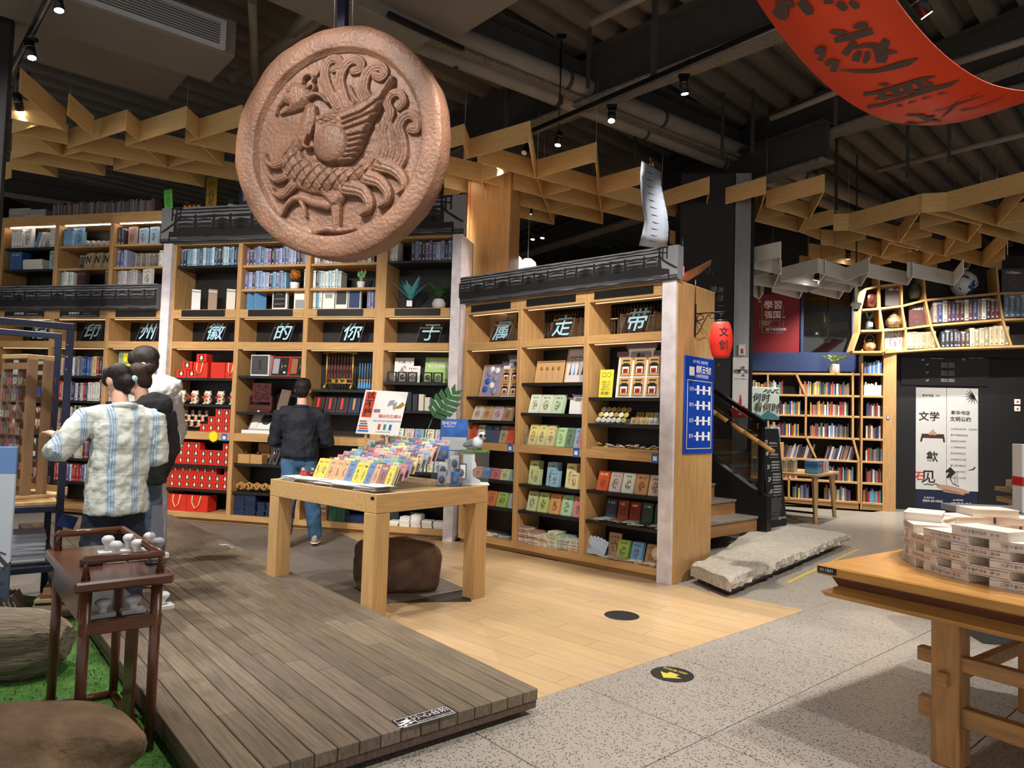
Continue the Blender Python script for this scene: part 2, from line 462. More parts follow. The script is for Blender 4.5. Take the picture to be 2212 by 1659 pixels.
# grey stone tiles along the bookcase wall
GA=[(-.32,5.78),tuple(MID.w(-1.42,.04).xy),tuple(MID.w(-3.7,.04).xy),tuple(DK.w(6.3,.05).xy),tuple(DK.w(2.35,.05).xy),(-.83,5.30)]
b=B();b.prism(GA,-.03,-.004);FG=structure('floor',b,'joint')
for r in range(-4,12):
 for c in range(-8,14):
  q=[]
  for a,bb in ((c,r),(c+1,r),(c+1,r+1),(c,r+1)):
   g=.003;pp=Vector((-2,5.2,0))+GR.ex*(a*.6+(g if a==c else-g))+GR.ey*(bb*.6+(g if bb==r else-g));q.append((pp.x,pp.y))
  q=clip_poly(q,GA)
  if len(q)<3 or area2(q)<.0004:continue
  t=random.uniform(.93,1.05);cc=C(120,111,102)
  B().prism(q,-.02,.001).out('tile','tile_grey',FG,color=tuple(v*t for v in cc))
# round floor stickers
for nm,px,r,lab in (('floor_sticker',(1343,1330),.125,'plain dark round sticker on the tan plank floor'),('floor_sticker',(1452,1457),.118,'dark round floor sticker with a yellow arrow on terrazzo')):
 p=gz(*px);t=thing(nm,lab,'sticker',(p.x,p.y,.0018))
 B().lathe([(r-.002,0),(r,.0006),(r-.002,.0014)],n=40).out('disc','black',t)
 if 'arrow' in lab:
  mat('yellow_print',C(196,184,60),.6)
  a=B();a.poly([(-.07,0,0),(0,-.07,0),(.07,0,0),(.03,0,0),(.03,.035,0),(-.03,.035,0),(-.03,0,0)])
  a.out('arrow','yellow_print',t,(-.01,-.015,.0017),(0,0,R_(-48)))
  text('排队等候处',.03,'lettering','yellow_print',t,(.03,.055,.0017),(0,0,R_(140)),bold=.01)
# ---------------------------------------------------------------- timber deck
DECK=thing('timber_deck','weathered grey-brown plank deck with a dark stepped edge','deck',DK.o,DK.deg)
DL,DWD=6.55,1.49;npl=16;pw=DWD/npl
random.seed(11)
for i in range(npl):
 x=-random.uniform(0,.8);x=0.0;first=True
 while x<DL:
  ln=random.choice((.55,.8,1.0,1.2,1.45));x1=min(x+ln,DL)
  if DL-x1<.2:x1=DL
  t=random.uniform(.80,1.20);cc=C(110,97,82);w=random.uniform(.95,1.08)
  pb=B().bbox(x+.001,i*pw+.0016,.066,x1-.001,(i+1)*pw-.0016,.12,.003)
  pb.out('plank','plank_deck',DECK,color=(cc[0]*t,cc[1]*t,cc[2]*t*(2-w)))
  x=x1
for (a0,b0,a1,b1,n) in ((.006,.005,DL,DWD-.005,1),):
 B().bbox(a0,b0,.030,a1,b1,.0655,.003).out('under_layer','plank_deck',DECK,color=C(92,74,64))
B().box(.09,.06,0,DL-.02,DWD-.08,.030).out('base','granite',DECK)
# warning strip on the deck
p=gz(918,1551,.12)
def warn_strip(px,rz,w,h,lab,txt=True):
 p=gz(*px,.12);t=thing('step_sticker',lab,'sticker',(p.x,p.y,.1203),rz)
 B().bbox(-w/2,-h/2,0,w/2,h/2,.0015,.0006).out('sheet','black',t)
 e=.006
 fr=B()
 for q in ((-w/2+e,-h/2+e,w/2-e,-h/2+e+.003),(-w/2+e,h/2-e-.003,w/2-e,h/2-e),(-w/2+e,-h/2+e,-w/2+e+.003,h/2-e),(w/2-e-.003,-h/2+e,w/2-e,h/2-e),(-w*.2,-h/2+e,-w*.2+.003,h/2-e)):
  fr.box(q[0],q[1],.0015,q[2],q[3],.0018)
 # falling figure over steps
 X0=-w*.35
 fr.ball((X0+.02,h*.27,.0016),(.007,.007,.0004),8,4)
 fr.poly([(X0-.03,h*.12,.0018),(X0+.012,h*.22,.0018),(X0+.035,h*.02,.0018),(X0+.01,h*.0,.0018)])
 fr.poly([(X0-.045,-h*.1,.0018),(X0+.01,h*.05,.0018),(X0+.02,-h*.05,.0018),(X0-.035,-h*.2,.0018)])
 fr.poly([(X0-.05,-h*.3,.0018),(X0-.02,-h*.3,.0018),(X0-.02,-h*.2,.0018),(X0+.01,-h*.2,.0018),(X0+.01,-h*.1,.0018),(X0+.04,-h*.1,.0018),(X0+.04,-h*.16,.0018),(X0+.02,-h*.16,.0018),(X0+.02,-h*.26,.0018),(X0-.01,-h*.26,.0018),(X0-.01,-h*.36,.0018),(X0-.05,-h*.36,.0018)])
 fr.out('pictogram','white_text',t)
 if txt:
  text('小心台阶',h*.46,'lettering','white_text',t,(w*.14,h*.12,.0018))
  text('WATCH YOURSTEP',h*.17,'lettering','white_text',t,(w*.14,-h*.28,.0018),sx=1.2)
warn_strip((918,1549),129.5-90-0.5,.27,.095,'black watch your step sticker on the deck end beside the terrazzo')
mat('red_print',C(170,40,30),.6)
warn_strip((490,1180),-52+0,.24,.09,'worn step warning sticker on the deck by the bookcase wall')
# turf beside the deck
b=B();P=[(DK.w(-1.2,1.46).xy),(DK.w(3.4,1.46).xy),Vector((-5.2,5.6)),Vector((-4.2,.9))]
b.prism([tuple(q) for q in P],-.03,.004);TURF=tag(b.out('artificial_turf','turf'),'short bright green artificial turf spread beside the timber deck','turf',kind='stuff')
rg=np.random.default_rng(3);V=[];F=[]
poly_reg=[tuple(q) for q in P]
cnt=0
for k in range(9000):
 a,c=rg.random(2);q=P[0].lerp(P[1],a).lerp(P[3].lerp(P[2],a),c)
 if q.y<2.0 or q.y>5.0:continue
 h=rg.uniform(.012,.024);an=rg.uniform(0,6.28);dx,dy=math.cos(an)*.004,math.sin(an)*.004;lx,ly=rg.normal(size=2)*.008
 i=len(V);V+=[(q.x-dx,q.y-dy,.004),(q.x+dx,q.y+dy,.004),(q.x+lx,q.y+ly,h+.004)];F.append((i,i+1,i+2))
g=B();g._add(V,F);tag(g.out('grass_blades','turf',TURF),kind='stuff')
# ---------------------------------------------------------------- walls and ceiling shell
structure('wall_back',B().box(-14,17,-.1,16,17.2,6.2),'wall_dark')
structure('wall_left',B().box(-11.2,6,-.1,-11,17,6.2),'wall_dark')
structure('wall_right',B().box(14,4,-.1,14.2,17,6.2),'wall_dark')
CG=Fr(0,0,45.0)  # ceiling grid
CZ=5.55
b=B()
# corrugated deck: trapezoid ribs running along 45 deg
prof=[]
yy=-9.0;rows=[]
while yy<15:
 rows+=[(yy,CZ),(yy+.14,CZ),(yy+.18,CZ+.12),(yy+.30,CZ+.12),(yy+.34,CZ)];yy+=.34
V=[];F=[]
for y,z in rows:
 V+=[CG.w(-6,y,z),CG.w(19,y,z)]
for i in range(len(rows)-1):F.append((2*i,2*i+2,2*i+3,2*i+1))
b._add(V,F);structure('ceiling',b,'ceiling_grey')
structure('ceiling',B().box(-16,-2,CZ+.25,18,18,CZ+.3),'ceiling_dark')
# ---------------------------------------------------------------- bookcases
def strokes(b,pts,w,m=0,z=0.,jit=0.):
 """a brush stroke in the x-z plane: ribbon along pts with widths w, facing -y at depth z"""
 pts=[Vector((p[0],p[1])) for p in pts]
 if not hasattr(w,'__len__'):w=[w]*len(pts)
 L=[];Rr=[]
 for i,p in enumerate(pts):
  t=pts[min(i+1,len(pts)-1)]-pts[max(i-1,0)]
  if t.length<1e-9:t=Vector((1,0))
  t.normalize();n=Vector((-t.y,t.x));k=w[i]/2*(1+random.uniform(-jit,jit))
  L.append(p+n*k);Rr.append(p-n*k)
 V=[(p.x,z,p.y) for p in L]+[(p.x,z,p.y) for p in Rr];n=len(pts)
 b._add(V,[(i,i+1,n+i+1,n+i) for i in range(n-1)],m)
def fascia(parent,x0,x1,z0,z1,y,ends):
 """grey board with a brush-drawn tiled roof; ends = which ends show the upturned eave"""
 f=B().box(x0,y,z0,x1,y+.10,z1).out('fascia_board','grey_paint',parent)
 b=B();h=z1-z0;L=x1-x0;random.seed(int(abs(x0)*100)+5);yy=y-.0015
 def lin(za,zb,wa,m=0,xa=0.,xb=1.,n=40):
  pts=[(x0+L*(xa+(xb-xa)*i/n),za+(zb-za)*i/n+random.uniform(-.003,.003)) for i in range(n+1)]
  strokes(b,pts,[wa*random.uniform(.75,1.2) for _ in pts],m,yy)
 a0=.06 if 'L' in ends else 0.;a1=.94 if 'R' in ends else 1.
 lin(z0+h*.93,z0+h*.93,h*.05,0,a0,a1);lin(z0+h*.84,z0+h*.84,h*.045,0,a0,a1)
 strokes(b,[(x0+L*a0,z0+h*.36),(x0+L*a1,z0+h*.36)],h*.50,1,yy+.0006);strokes(b,[(x0+L*a0,z0+h*.32),(x0+L*a1,z0+h*.32)],h*.20,0,yy+.0004)
 lin(z0+h*.24,z0+h*.23,h*.17,0,a0*.5,1-(1-a1)*.5);lin(z0+h*.72,z0+h*.71,h*.07,0,a0,a1)
 lin(z0+h*.09,z0+h*.09,h*.07,1)
 lin(z0+h*.02,z0+h*.02,h*.05,0)
 n=max(4,int(L/(h*.62)));xs=[]
 for i in range(n+1):
  x=x0+L*(a0+(a1-a0)*i/n)+random.uniform(-.1,.1)*h;xs.append(x)
  sl=random.uniform(-.05,.05)*h
  strokes(b,[(x,z0+h*.78),(x+sl*.4,z0+h*.5),(x+sl,z0+h*.22)],[h*.07,h*.11,h*.14],0,yy-.0004)
 for i in range(n):
  u,v=xs[i]+h*.07,xs[i+1]-h*.07
  if v-u<.02:continue
  dark=random.random()<.35
  for q in ((.62,.50,.40) if not dark else (.58,.48,.40,.33)):
   strokes(b,[(u,z0+h*q),((u+v)/2,z0+h*(q+random.uniform(0,.05))),(v,z0+h*q)],[h*.05,h*(.13 if dark else .07),h*.05],0,yy-.0002)
  if not dark:strokes(b,[(u,z0+h*.62),(v,z0+h*.60)],[h*.11,h*.09],2,yy+.0003)
 for e in ends:
  sg=1 if e=='L' else-1;xe=x0 if e=='L' else x1
  P=lambda q,r:(xe+sg*q*h,z0+r*h)
  strokes(b,[P(.02,.30),P(.2,.40),P(.45,.56),P(.62,.72)],[h*.05,h*.07,h*.06,h*.05],0,yy-.0006)
  for q in (.36,.50,.62):strokes(b,[P(q,.62),P(q,.97)],h*.05,0,yy-.0006)
  strokes(b,[P(.32,.97),P(.7,.97)],h*.05,0,yy-.0006);strokes(b,[P(.34,.80),P(.64,.82)],h*.04,0,yy-.0006)
  strokes(b,[P(.28,.02),P(.3,.24)],h*.06,0,yy-.0006)
 b.out('ink_drawing',['ink','ink_grey','grey_paint'],f)
 return f
PIN=dict(zip('徽的你于州印记属走带','hui de ni yu zhou yin ji shu zou dai'.split()))
def plate(fr,ch,x,y,z,shear=-.12):
 """clear acrylic plate with a brushed character, leaning back"""
 t=thing('character_plate','clear acrylic plate with the pale blue character %s in its niche' % PIN[ch],'sign',fr.w(x,y,z),fr.deg,'character plates in the row of niches')
 t.rotation_euler=(R_(-13),0,R_(fr.deg))
 w,h=.27,.265
 sh=lambda q:(q[0]+q[1]*.18,q[1])
 pl=B();pts=[sh(q) for q in ((-w/2,0),(w/2,0),(w/2,h),(-w/2,h))]
 M_=Matrix.Rotation(math.pi/2,4,'X')
 pl.prism(pts,-.002,.002,M=M_);pl.out('panel','acrylic',t)
 e=B()
 for i in (1,2,3):
  a,c=pts[i],pts[(i+1) % 4];e.tube([(a[0],0,a[1]),(c[0],0,c[1])],.0022,5)
 e.out('polished_edge','grey_text',t)
 text(ch,.235,'character','blue_text',t,(h*.09,-.004,h*.50),UP,shear=.18,bold=.010)
def label_strip(parent,x0,x1,z0,z1,y=-.004,s=None):
 o=B().bbox(x0,y-.004,z0,x1,y,z1,.002).out('label_strip','black',parent)
 if s:
  h=z1-z0
  text(s[0],h*.42,'lettering','white_text',o,((x0*.62+x1*.38),y-.006,(z0+z1)/2+h*.08),UP,bold=.02)
  text(s[1],h*.20,'lettering','white_text',o,((x0*.3+x1*.7),y-.006,(z0+z1)/2+h*.05),UP)
  B().box(x0+.03,y-.0055,z0+h*.14,x1-.03,y-.005,z0+h*.18).out('rule','white_text',o)
def qr_tag(parent,x,z,s=.07):
 mat('tag_blue',C(40,96,180),.5) if 'tag_blue' not in MATS else None
 t=B().box(x,-.006,z,x+s,-.003,z+s*1.25).out('price_tag','tag_blue',parent)
 B().box(x+s*.22,-.0075,z+s*.3,x+s*.78,-.006,z+s*.86).out('white_square','white',t)
CD=.38
def shelf_black(p,x0,x1,z,d=CD,y0=.025):B().bbox(x0,y0,z-.032,x1,d-.005,z,.003).out('shelf','black_board',p)
def board(p,name,x0,x1,z0,z1,y0=0.,y1=None,m='oak'):return B().bbox(x0,y0,z0,x1,CD if y1 is None else y1,z1,.003).out(name,m,p)
def led(p,x0,x1,z,y=.03,m='led'):B().box(x0+.03,y+.03,z-.006,x1-.03,y+.045,z-.001).out('light_strip',m,p)
# --- long wall, upper roofed part (four bays)
MC=thing('bookcase','tall oak bookcase of four bays under a grey drawn roof board','bookcase',MID.o,MID.deg)
MB_=[(-3.77,-2.89),(-2.83,-1.966),(-1.904,-1.052),(-.918,-.10)]
board(MC,'back_panel',-3.80,.0,.02,3.44,CD,CD+.02,'black_board')
for x0,x1 in ((-3.80,-3.77),(-2.89,-2.83),(-1.966,-1.904),(-1.052,-.918)):
 B().bbox(x0,0,.05,x1,CD,3.44,.004).out('upright','oak_up',MC)
board(MC,'plinth',-3.80,0,0,.05,.05)
for i,(x0,x1) in enumerate(MB_):
 board(MC,'bottom_board',x0,x1,.05,.115);board(MC,'beam',x0,x1,1.005,1.10);board(MC,'beam',x0,x1,2.12,2.21)
 board(MC,'header',x0,x1,2.50,2.61);board(MC,'top_board',x0,x1,3.42,3.44)
 label_strip(MC,x0+.12,x1-.14,2.522,2.602);led(MC,x0,x1,2.50);led(MC,x0,x1,2.12)
LOWM=[(.397,.694,1.439,1.762),(.396,.737,1.362,1.802),(.40,.70,1.391,1.657),(.42,.74,1.437,1.758)]
for (x0,x1),zs in zip(MB_,LOWM):
 for z in zs:shelf_black(MC,x0,x1,z)
shelf_black(MC,*MB_[0],3.167);shelf_black(MC,*MB_[3],3.167)
for k in (1,2):
 for z in (2.861,3.157):board(MC,'shelf',*MB_[k],z-.03,z,.02)
fascia(MC,-3.97,.02,3.44,3.885,-.06,'LR')
B().bbox(-.11,-.05,0,.0,CD,3.44,.003).out('post','post_stone',MC)
B().bbox(-3.925,-.05,0,-3.80,CD,3.44,.003).out('post','post_stone',MC)
qr_tag(MC,-2.99,1.0);
# star price burst
mat('star_yellow',C(250,220,30),.5)
b=B();pts=[]
for k in range(28):
 a=2*math.pi*k/28;r=.075 if k % 2==0 else .055;pts.append((-3.10+r*math.cos(a)*.95,1.05+r*math.sin(a)))
b.prism(pts,.012,.014,M=Matrix.Rotation(math.pi/2,4,'X'));b.out('price_star','star_yellow',MC)
# --- long wall, lower roofed part (three bays, open shelves above the roof board)
LC=thing('bookcase','tall oak bookcase with lit top shelves and a low drawn roof board','bookcase',MID.o,MID.deg)
LB=[(-6.50,-5.66),(-5.60,-4.79),(-4.73,-3.93)]
board(LC,'back_panel',-6.56,-3.93,.02,3.88,CD,CD+.02,'black_board')
for x0,x1 in ((-6.56,-6.50),(-5.66,-5.60),(-4.79,-4.73)):B().bbox(x0,0,.05,x1,CD,3.75,.004).out('upright','oak_up',LC)
board(LC,'plinth',-6.56,-3.93,0,.05,.05);board(LC,'top_board',-6.56,-3.975,3.75,3.88)
for i,(x0,x1) in enumerate(LB):
 board(LC,'bottom_board',x0,x1,.05,.115);board(LC,'beam',x0,x1,1.005,1.10);board(LC,'beam',x0,x1,2.12,2.21)
 board(LC,'header',x0,x1,2.50,2.61);board(LC,'shelf',x0,x1,2.89,2.92,.02)
 label_strip(LC,x0+.10,x1-.09,2.522,2.602,s=(('文学畅销榜','LITERATURE BEST SELLERS'),('新书排行榜','NEW BOOK LIST'),None)[i])
 led(LC,x0,x1,2.50);led(LC,x0,x1,2.12);led(LC,x0,x1,3.75,.03,'led_white')
 for z in (.397,.694,1.439,1.762):shelf_black(LC,x0,x1,z)
 for z in (3.172,3.467):
  if i==0:shelf_black(LC,x0,x1,z)
  else:board(LC,'shelf',x0,x1,z-.028,z,.02)
fascia(LC,-6.60,-3.97,2.61,2.93,-.07,'')
# --- gift bookcase with open grille niches
RC=thing('bookcase','low oak gift bookcase with grille niches and a drawn roof board','bookcase',RCF.o,RCF.deg)
RB=[(.04,.79),(.845,1.64),(1.697,2.50)]
for x0,x1 in ((.0,.04),(.79,.845),(1.64,1.697)):B().bbox(x0,0,.05,x1,CD,2.64,.004).out('upright','oak_up',RC)
board(RC,'back_panel',0,2.50,.02,2.12,CD,CD+.02,'black_board')
board(RC,'plinth',0,2.50,0,.05,.05)
RD=.72
B().bbox(2.60,.0,0,2.64,RD,2.64,.003).out('end_panel','oak_up',RC)
board(RC,'top_board',0,2.60,2.62,2.64,.0,RD)
board(RC,'rear_board',0,2.60,.02,2.15,RD-.02,RD,'oak')
LOWR=[(.44,.725,1.354,1.612),(.446,.715,1.446,1.755),(.447,.73,1.362,1.61)]
for i,(x0,x1) in enumerate(RB):
 board(RC,'bottom_board',x0,x1,.05,.115);board(RC,'beam',x0,x1,1.035,1.115);board(RC,'beam',x0,x1,2.12,2.20)
 board(RC,'header',x0,x1,2.52,2.62,0,.06);label_strip(RC,x0+.06,x1-.10,2.545,2.617)
 led(RC,x0,x1,2.52);led(RC,x0,x1,2.12)
 for z in LOWR[i]:shelf_black(RC,x0,x1,z)
 g=B()
 n=22
 for k in range(n):
  x=x0+(x1-x0)*(k+.5)/n;g.tube([(x,CD-.01,2.2),(x,CD-.01,2.52)],.003,6)
 g.tube([(x0,CD-.012,2.30),(x1,CD-.012,2.30)],.0025,5);tag(g.out('grille','chrome',RC),kind='stuff')
 qr_tag(RC,x1-.085,1.03)
 led(RC,x0,x1,2.46,RD-.1)
B().bbox(2.50,-.03,0,2.635,.06,2.64,.003).out('post','post_stone',RC)
fascia(RC,-.03,2.665,2.645,2.94,-.06,'R')
# characters
for fr,ch,x,dy in ((MID,'徽',-3.33,0),(MID,'的',-2.38,0),(MID,'你',-1.45,0),(MID,'于',-.46,0),(MID,'州',-4.33,0),(MID,'印',-5.20,0),(MID,'记',-6.05,0)):
 plate(fr,ch,x,.16,2.212)
for ch,x in (('属',.36),('走',1.20),('带',2.08)):plate(RCF,ch,x,.16,2.202)
# oak-clad column standing behind the gift bookcase
cx0,_=MID.px(1008,500,.68);cx1,_=MID.px(1101,500,.68)
t=thing('clad_column','square oak-clad column rising behind the gift bookcase to the lattice','column',MID.w(0,0),MID.deg)
B().bbox(cx0,.68,0,cx1,1.2,4.42,.003).out('cladding','oak_up',t)
B().box(cx0+.03,.674,2.7,cx0+.036,.68,4.4).out('red_cord','red',t)
# ---------------------------------------------------------------- ceiling fittings
def spot_lamp(loc,target,power=0.,cone=70,rail_up=.08,group='black track spotlights',lab='black cylinder track spotlight under the ceiling',warm=(1,.95,.89),size=1.0,blend_=.6):
 loc=Vector(loc);d=(Vector(target)-loc).normalized()
 t=thing('track_spotlight',lab,'spotlight',loc,0,group)
 r,l=.038*size,.15*size
 q=d.to_track_quat('-Z','Y').to_matrix().to_4x4()
 b=B();b.tube([q @ Vector((0,0,l*.5)),q @ Vector((0,0,-l*.5))],r,16);b.tube([q @ Vector((0,0,l*.02)),q @ Vector((0,0,-l*.0))],r*1.02,16)
 b.out('housing','black_metal',t)
 B().tube([q @ Vector((0,0,l*.12)),q @ Vector((0,0,l*.10))],r*1.03,16).out('ring','chrome',t)
 B().tube([(0,0,0),(0,0,rail_up)],.008,8).out('stem','black_metal',t)
 B().box(-.05,-.018,rail_up-.01,.05,.018,rail_up+.02).out('adapter','black_metal',t)
 B().tube([q @ Vector((0,0,-l*.49)),q @ Vector((0,0,-l*.515))],r*.82,16).out('lens','lamp_on' if power else 'white',t)
 if power:
  li=bpy.data.lights.new('spot_light','SPOT');li.energy=power*SPOT_E;li.spot_size=R_(cone);li.spot_blend=blend_;li.color=warm;li.shadow_soft_size=.045
  o=bpy.data.objects.new('spot_light',li);COL.objects.link(o);o.parent=t;o.matrix_local=Matrix.Translation(d*(l*.56)) @ q
 return t
def track(a,b_,lab):
 a=Vector(a);b_=Vector(b_);d=b_-a;t=thing('lighting_track',lab,'track',a,math.degrees(math.atan2(d.y,d.x)));L=d.length
 B().box(0,-.022,0,L,.022,.045).out('rail','black_metal',t);B().box(0,-.008,-.004,L,.008,.0).out('slot','steel',t);return t
ZT=4.50
TA,TB=gz(955,372,ZT),gz(1712,46,ZT);TB=TB+(TB-TA)*.12
track(TA,TB,'long black lighting track hung diagonally under the corrugated ceiling')
for (px,tgt,pw,cone) in (((1024,352),(-1.6,8.1,1.3),190,62),((1079,330),(.15,7.3,1.2),190,62),((1137,300),(-1.1,5.6,.8),0,60),((1322,224),(.6,5.3,0),130,75),((1478,158),(2.0,6.6,.3),170,70)):
 p=gz(*px,ZT-.02);spot_lamp((p.x,p.y,ZT-.13),tgt,pw,cone)
# hanger posts of the track and stray droppers
def dropper(px,z0,z1=CZ,r=.022,name='ceiling_hanger',lab='thin grey square hanger dropping from the ceiling to the lighting track'):
 p=gz(*px,z0);B().box(-r,-r,0,r,r,z1-z0).out(name,'ceiling_dark',thing(name,lab,'hanger',p,45,'grey ceiling hangers')).name='tube'
for px in ((1092,312),(1412,168)):dropper(px,ZT+.045)
for px,z in ((1270,190,),4.9),((1212,225),4.9),((985,150),4.9),((1625,330),4.75),((1805,270),4.6),((1806,455),4.4),((1370,360),4.7),((1960,385),4.45),((2050,350),4.5),((1560,335),4.75):
 dropper(px,z,lab='thin grey hanger dropping between the ceiling pipes',r=.016)
# steel beams with sprayed fire coating
def ibeam(a,b_,z,h,w,lab):
 a=Vector((a[0],a[1],0));b_=Vector((b_[0],b_[1],0));d=b_-a;L=d.length
 t=thing('ceiling_beam',lab,'beam',(a.x,a.y,z),math.degrees(math.atan2(d.y,d.x)))
 B().bbox(0,-w/2,0,L,w/2,.04,.008).out('lower_flange','beam_spray',t);B().box(0,-w*.1,.04,L,w*.1,h-.03).out('web','ceiling_dark',t);B().box(0,-w/2,h-.03,L,w/2,h).out('upper_flange','ceiling_dark',t)
def ext(a,b_,k0,k1):d=b_-a;return a-d*k0,b_+d*k1
p,q=ext(gz(1330,210,4.95),gz(1640,92,4.95),2.6,.9);ibeam(p,q,4.95,.60,.30,'deep steel beam with rough grey coating above the long lighting track')
p,q=ext(gz(905,95,5.0),gz(1290,245,5.0),.6,2.0);ibeam(p,q,5.0,.55,.34,'steel beam with rough grey coating crossing under the twin pipes')
p,q=ext(gz(1650,345,5.0),gz(1900,255,5.0),1.2,2.0);ibeam(p,q,5.0,.55,.26,'steel beam with rough grey coating over the stairs')
p,q=ext(gz(1780,300,5.05),gz(2212,190,5.05),.1,1.0);ibeam(p,q,5.05,.5,.14,'slim steel beam behind the red hanging banner')
p,q=ext(gz(30,425,4.7),gz(330,470,4.7),.3,.8);ibeam(p,q,4.7,.3,.2,'pale edged steel beam above the far bookshelves')
p,q=ext(gz(1110,560,4.6),gz(1400,470,4.6),.4,.8);ibeam(p,q,4.6,.5,.25,'steel beam seen beyond the gift bookcase')
# pipes
def pipe(px0,px1,z,r,lab,k=(.3,.8),clamps=()):
 a,c=ext(gz(*px0,z),gz(*px1,z),*k);t=thing('ceiling_pipe',lab,'pipe',a)
 B().tube([(0,0,0),c-a],r,18).out('pipe','pipe_grey',t)
 d=(c-a).normalized()
 for s in clamps:
  q=(c-a)*s;B().tube([q-d*.02,q+d*.02],r*1.12,18).out('clamp','ceiling_dark',t)
pipe((985,78),(1800,408),5.15,.105,'thick grey ceiling pipe, upper of the parallel pair',(.35,.5),(.3,.42,.55,.66))
pipe((985,130),(1745,425),5.0,.075,'thinner grey ceiling pipe running under the thick one',(.35,.5),(.3,.42,.55))
pipe((1278,48),(1500,-60),5.1,.035,'slim grey pipe stub near the steel beam',(0,.3));pipe((1665,256),(1830,190),4.9,.032,'slim grey sprinkler pipe behind the red banner',(0,.1))
pipe((1895,368),(2212,290),4.9,.035,'slim grey pipe above the oak ceiling lattice',(0,.5));pipe((2080,130),(2212,88),4.9,.035,'slim grey pipe above the red banner',(.3,.5))
pipe((690,10),(640,60),5.1,.06,'grey bent drain pipe beside the air conditioner',(.2,.2));pipe((530,150),(690,40),5.2,.06,'grey pipe running behind the round medallion',(.2,.6))
pipe((545,0),(552,205),5.0,.04,'dark vertical pipe between air conditioner and medallion',(0,0))
# air conditioner with louvred face, and boxed ducts
p0=gz(511,121,4.6);p1=gz(163,0,4.6);AF=Fr(p0.x,p0.y,math.degrees(math.atan2(p0.y-p1.y,p0.x-p1.x)))
t=thing('air_conditioner','suspended box air conditioner with a white louvred grille','air conditioner',AF.w(0,0,4.6),AF.deg)
B().bbox(-3.2,.03,0,0,.72,.34,.01).out('casing','duct_grey',t)
B().box(-3.2,.76,.12,-.15,1.75,.4).out('duct','duct_grey',t)
g=B();g.box(-3.0,0,.02,-.10,.04,.055);g.box(-3.0,0,.255,-.10,.04,.29);g.box(-.15,0,.055,-.10,.04,.255);g.out('grille_frame','vent_white',t)
B().box(-3.0,.038,.05,-.12,.042,.26).out('grille_recess','black',t)
for k in range(8):
 z=.07+k*.0235;B().box(-2.98,.012,0,-.155,.034,.005,M=Matrix.Translation((0,0,z)) @ Matrix.Rotation(R_(25),4,'X')).out('slat','vent_white',t)
p0=gz(928,88,4.75);DF=Fr(p0.x,p0.y,42)
t=thing('ceiling_duct','pale grey boxed duct crossing above the medallion','duct',DF.w(0,0,4.75),DF.deg);B().bbox(-3.0,-.02,0,.0,.45,.3,.01).out('casing','duct_grey',t);B().box(-3.0,-.9,.12,.28,-.02,.3).out('branch','duct_grey',t)
B().box(-.5,-.12,-.02,.3,-.08,.02).out('rail','black_metal',t)
# ---------------------------------------------------------------- oak ceiling lattice (suspended at one height)
def lattice(segs,fn,z,h,lab,material,th=.012,wires=None):
 pts=[(gz(*fn(*s[:2]),z),gz(*fn(*s[2:]),z)) for s in segs]
 o=pts[0][0].copy();t=thing('ceiling_lattice',lab,'ceiling lattice',o)
 for a,c in pts:
  d=c-a;L=d.length;an=math.atan2(d.y,d.x);zj=random.uniform(-.002,.002)
  B().box(0,-th/2,0,L,th/2,h).out('panel',material,t,(a.x-o.x,a.y-o.y,zj),(0,0,an))
 for a,c in pts[::6]:
  B().tube([(0,0,0),(0,0,CZ-z-h)],.0025,5).out('wire','steel',t,(a.x-o.x,a.y-o.y,h))
LL=lambda x,y:(x*.25316,160+y*.25316)
lattice([(575,635,1070,480),(575,635,1430,800),(1245,645,1430,800),(1070,612,1580,455),(1070,612,1905,785),(1735,625,1905,785),(1580,590,2060,445),(1580,590,2400,765),(970,822,1740,965),(970,822,1195,760),(1585,835,1740,965),(1430,800,2240,950),(1430,800,1660,735),(105,505,575,600),(105,505,340,432),(95,375,555,480),(165,150,555,480),(320,550,525,700),(100,618,525,700),(100,725,895,868),(100,725,310,665),(720,735,895,868),(530,703,965,782),(530,703,690,660),(80,810,490,882),(315,765,490,882),(578,350,790,530),(1070,480,1180,570),(1580,455,1700,560),(40,900,95,885)],LL,4.2,.215,'oak triangular ceiling lattice above the lit bookshelves','lattice')
MM=lambda x,y:(940+x*.25316,240+y*.25316)
lattice([(245,415,800,262),(100,325,240,285),(240,285,285,400),(800,262,855,572),(865,572,1370,432),(865,572,1395,715),(1370,432,1395,715),(1400,715,1860,598),(1400,715,1900,850),(360,435,855,572),(390,600,915,730),(390,600,620,525),(870,580,915,730),(75,650,455,740),(100,535,390,600),(395,605,455,740),(460,745,970,865),(460,745,690,683),(920,735,970,860),(920,735,1415,850),(920,735,1165,668),(1400,720,1415,850),(1415,855,1790,945),(1415,855,1640,800),(540,870,1015,970),(540,870,750,815),(970,865,1015,970),(975,865,1430,965),(975,865,1190,808),(1415,855,1430,965),(240,700,525,860),(75,755,230,690),(2000,1130,2115,1160)],MM,4.2,.215,'oak triangular ceiling lattice over the gift bookcase','lattice')
RR=lambda x,y:(1400+x*.36709,340+y*.36709)
lattice([(80,298,358,215),(80,298,325,372),(358,215,325,372),(365,300,690,215),(365,300,635,372),(690,215,635,372),(695,292,1035,203),(695,292,950,365),(1035,203,950,365),(330,372,590,447),(330,372,490,345),(610,372,590,447),(620,375,885,440),(620,375,800,340),(925,365,885,440),(890,440,1090,395),(890,440,1010,485),(100,340,330,372)],RR,4.2,.215,'oak triangular ceiling lattice over the stairs','lattice')
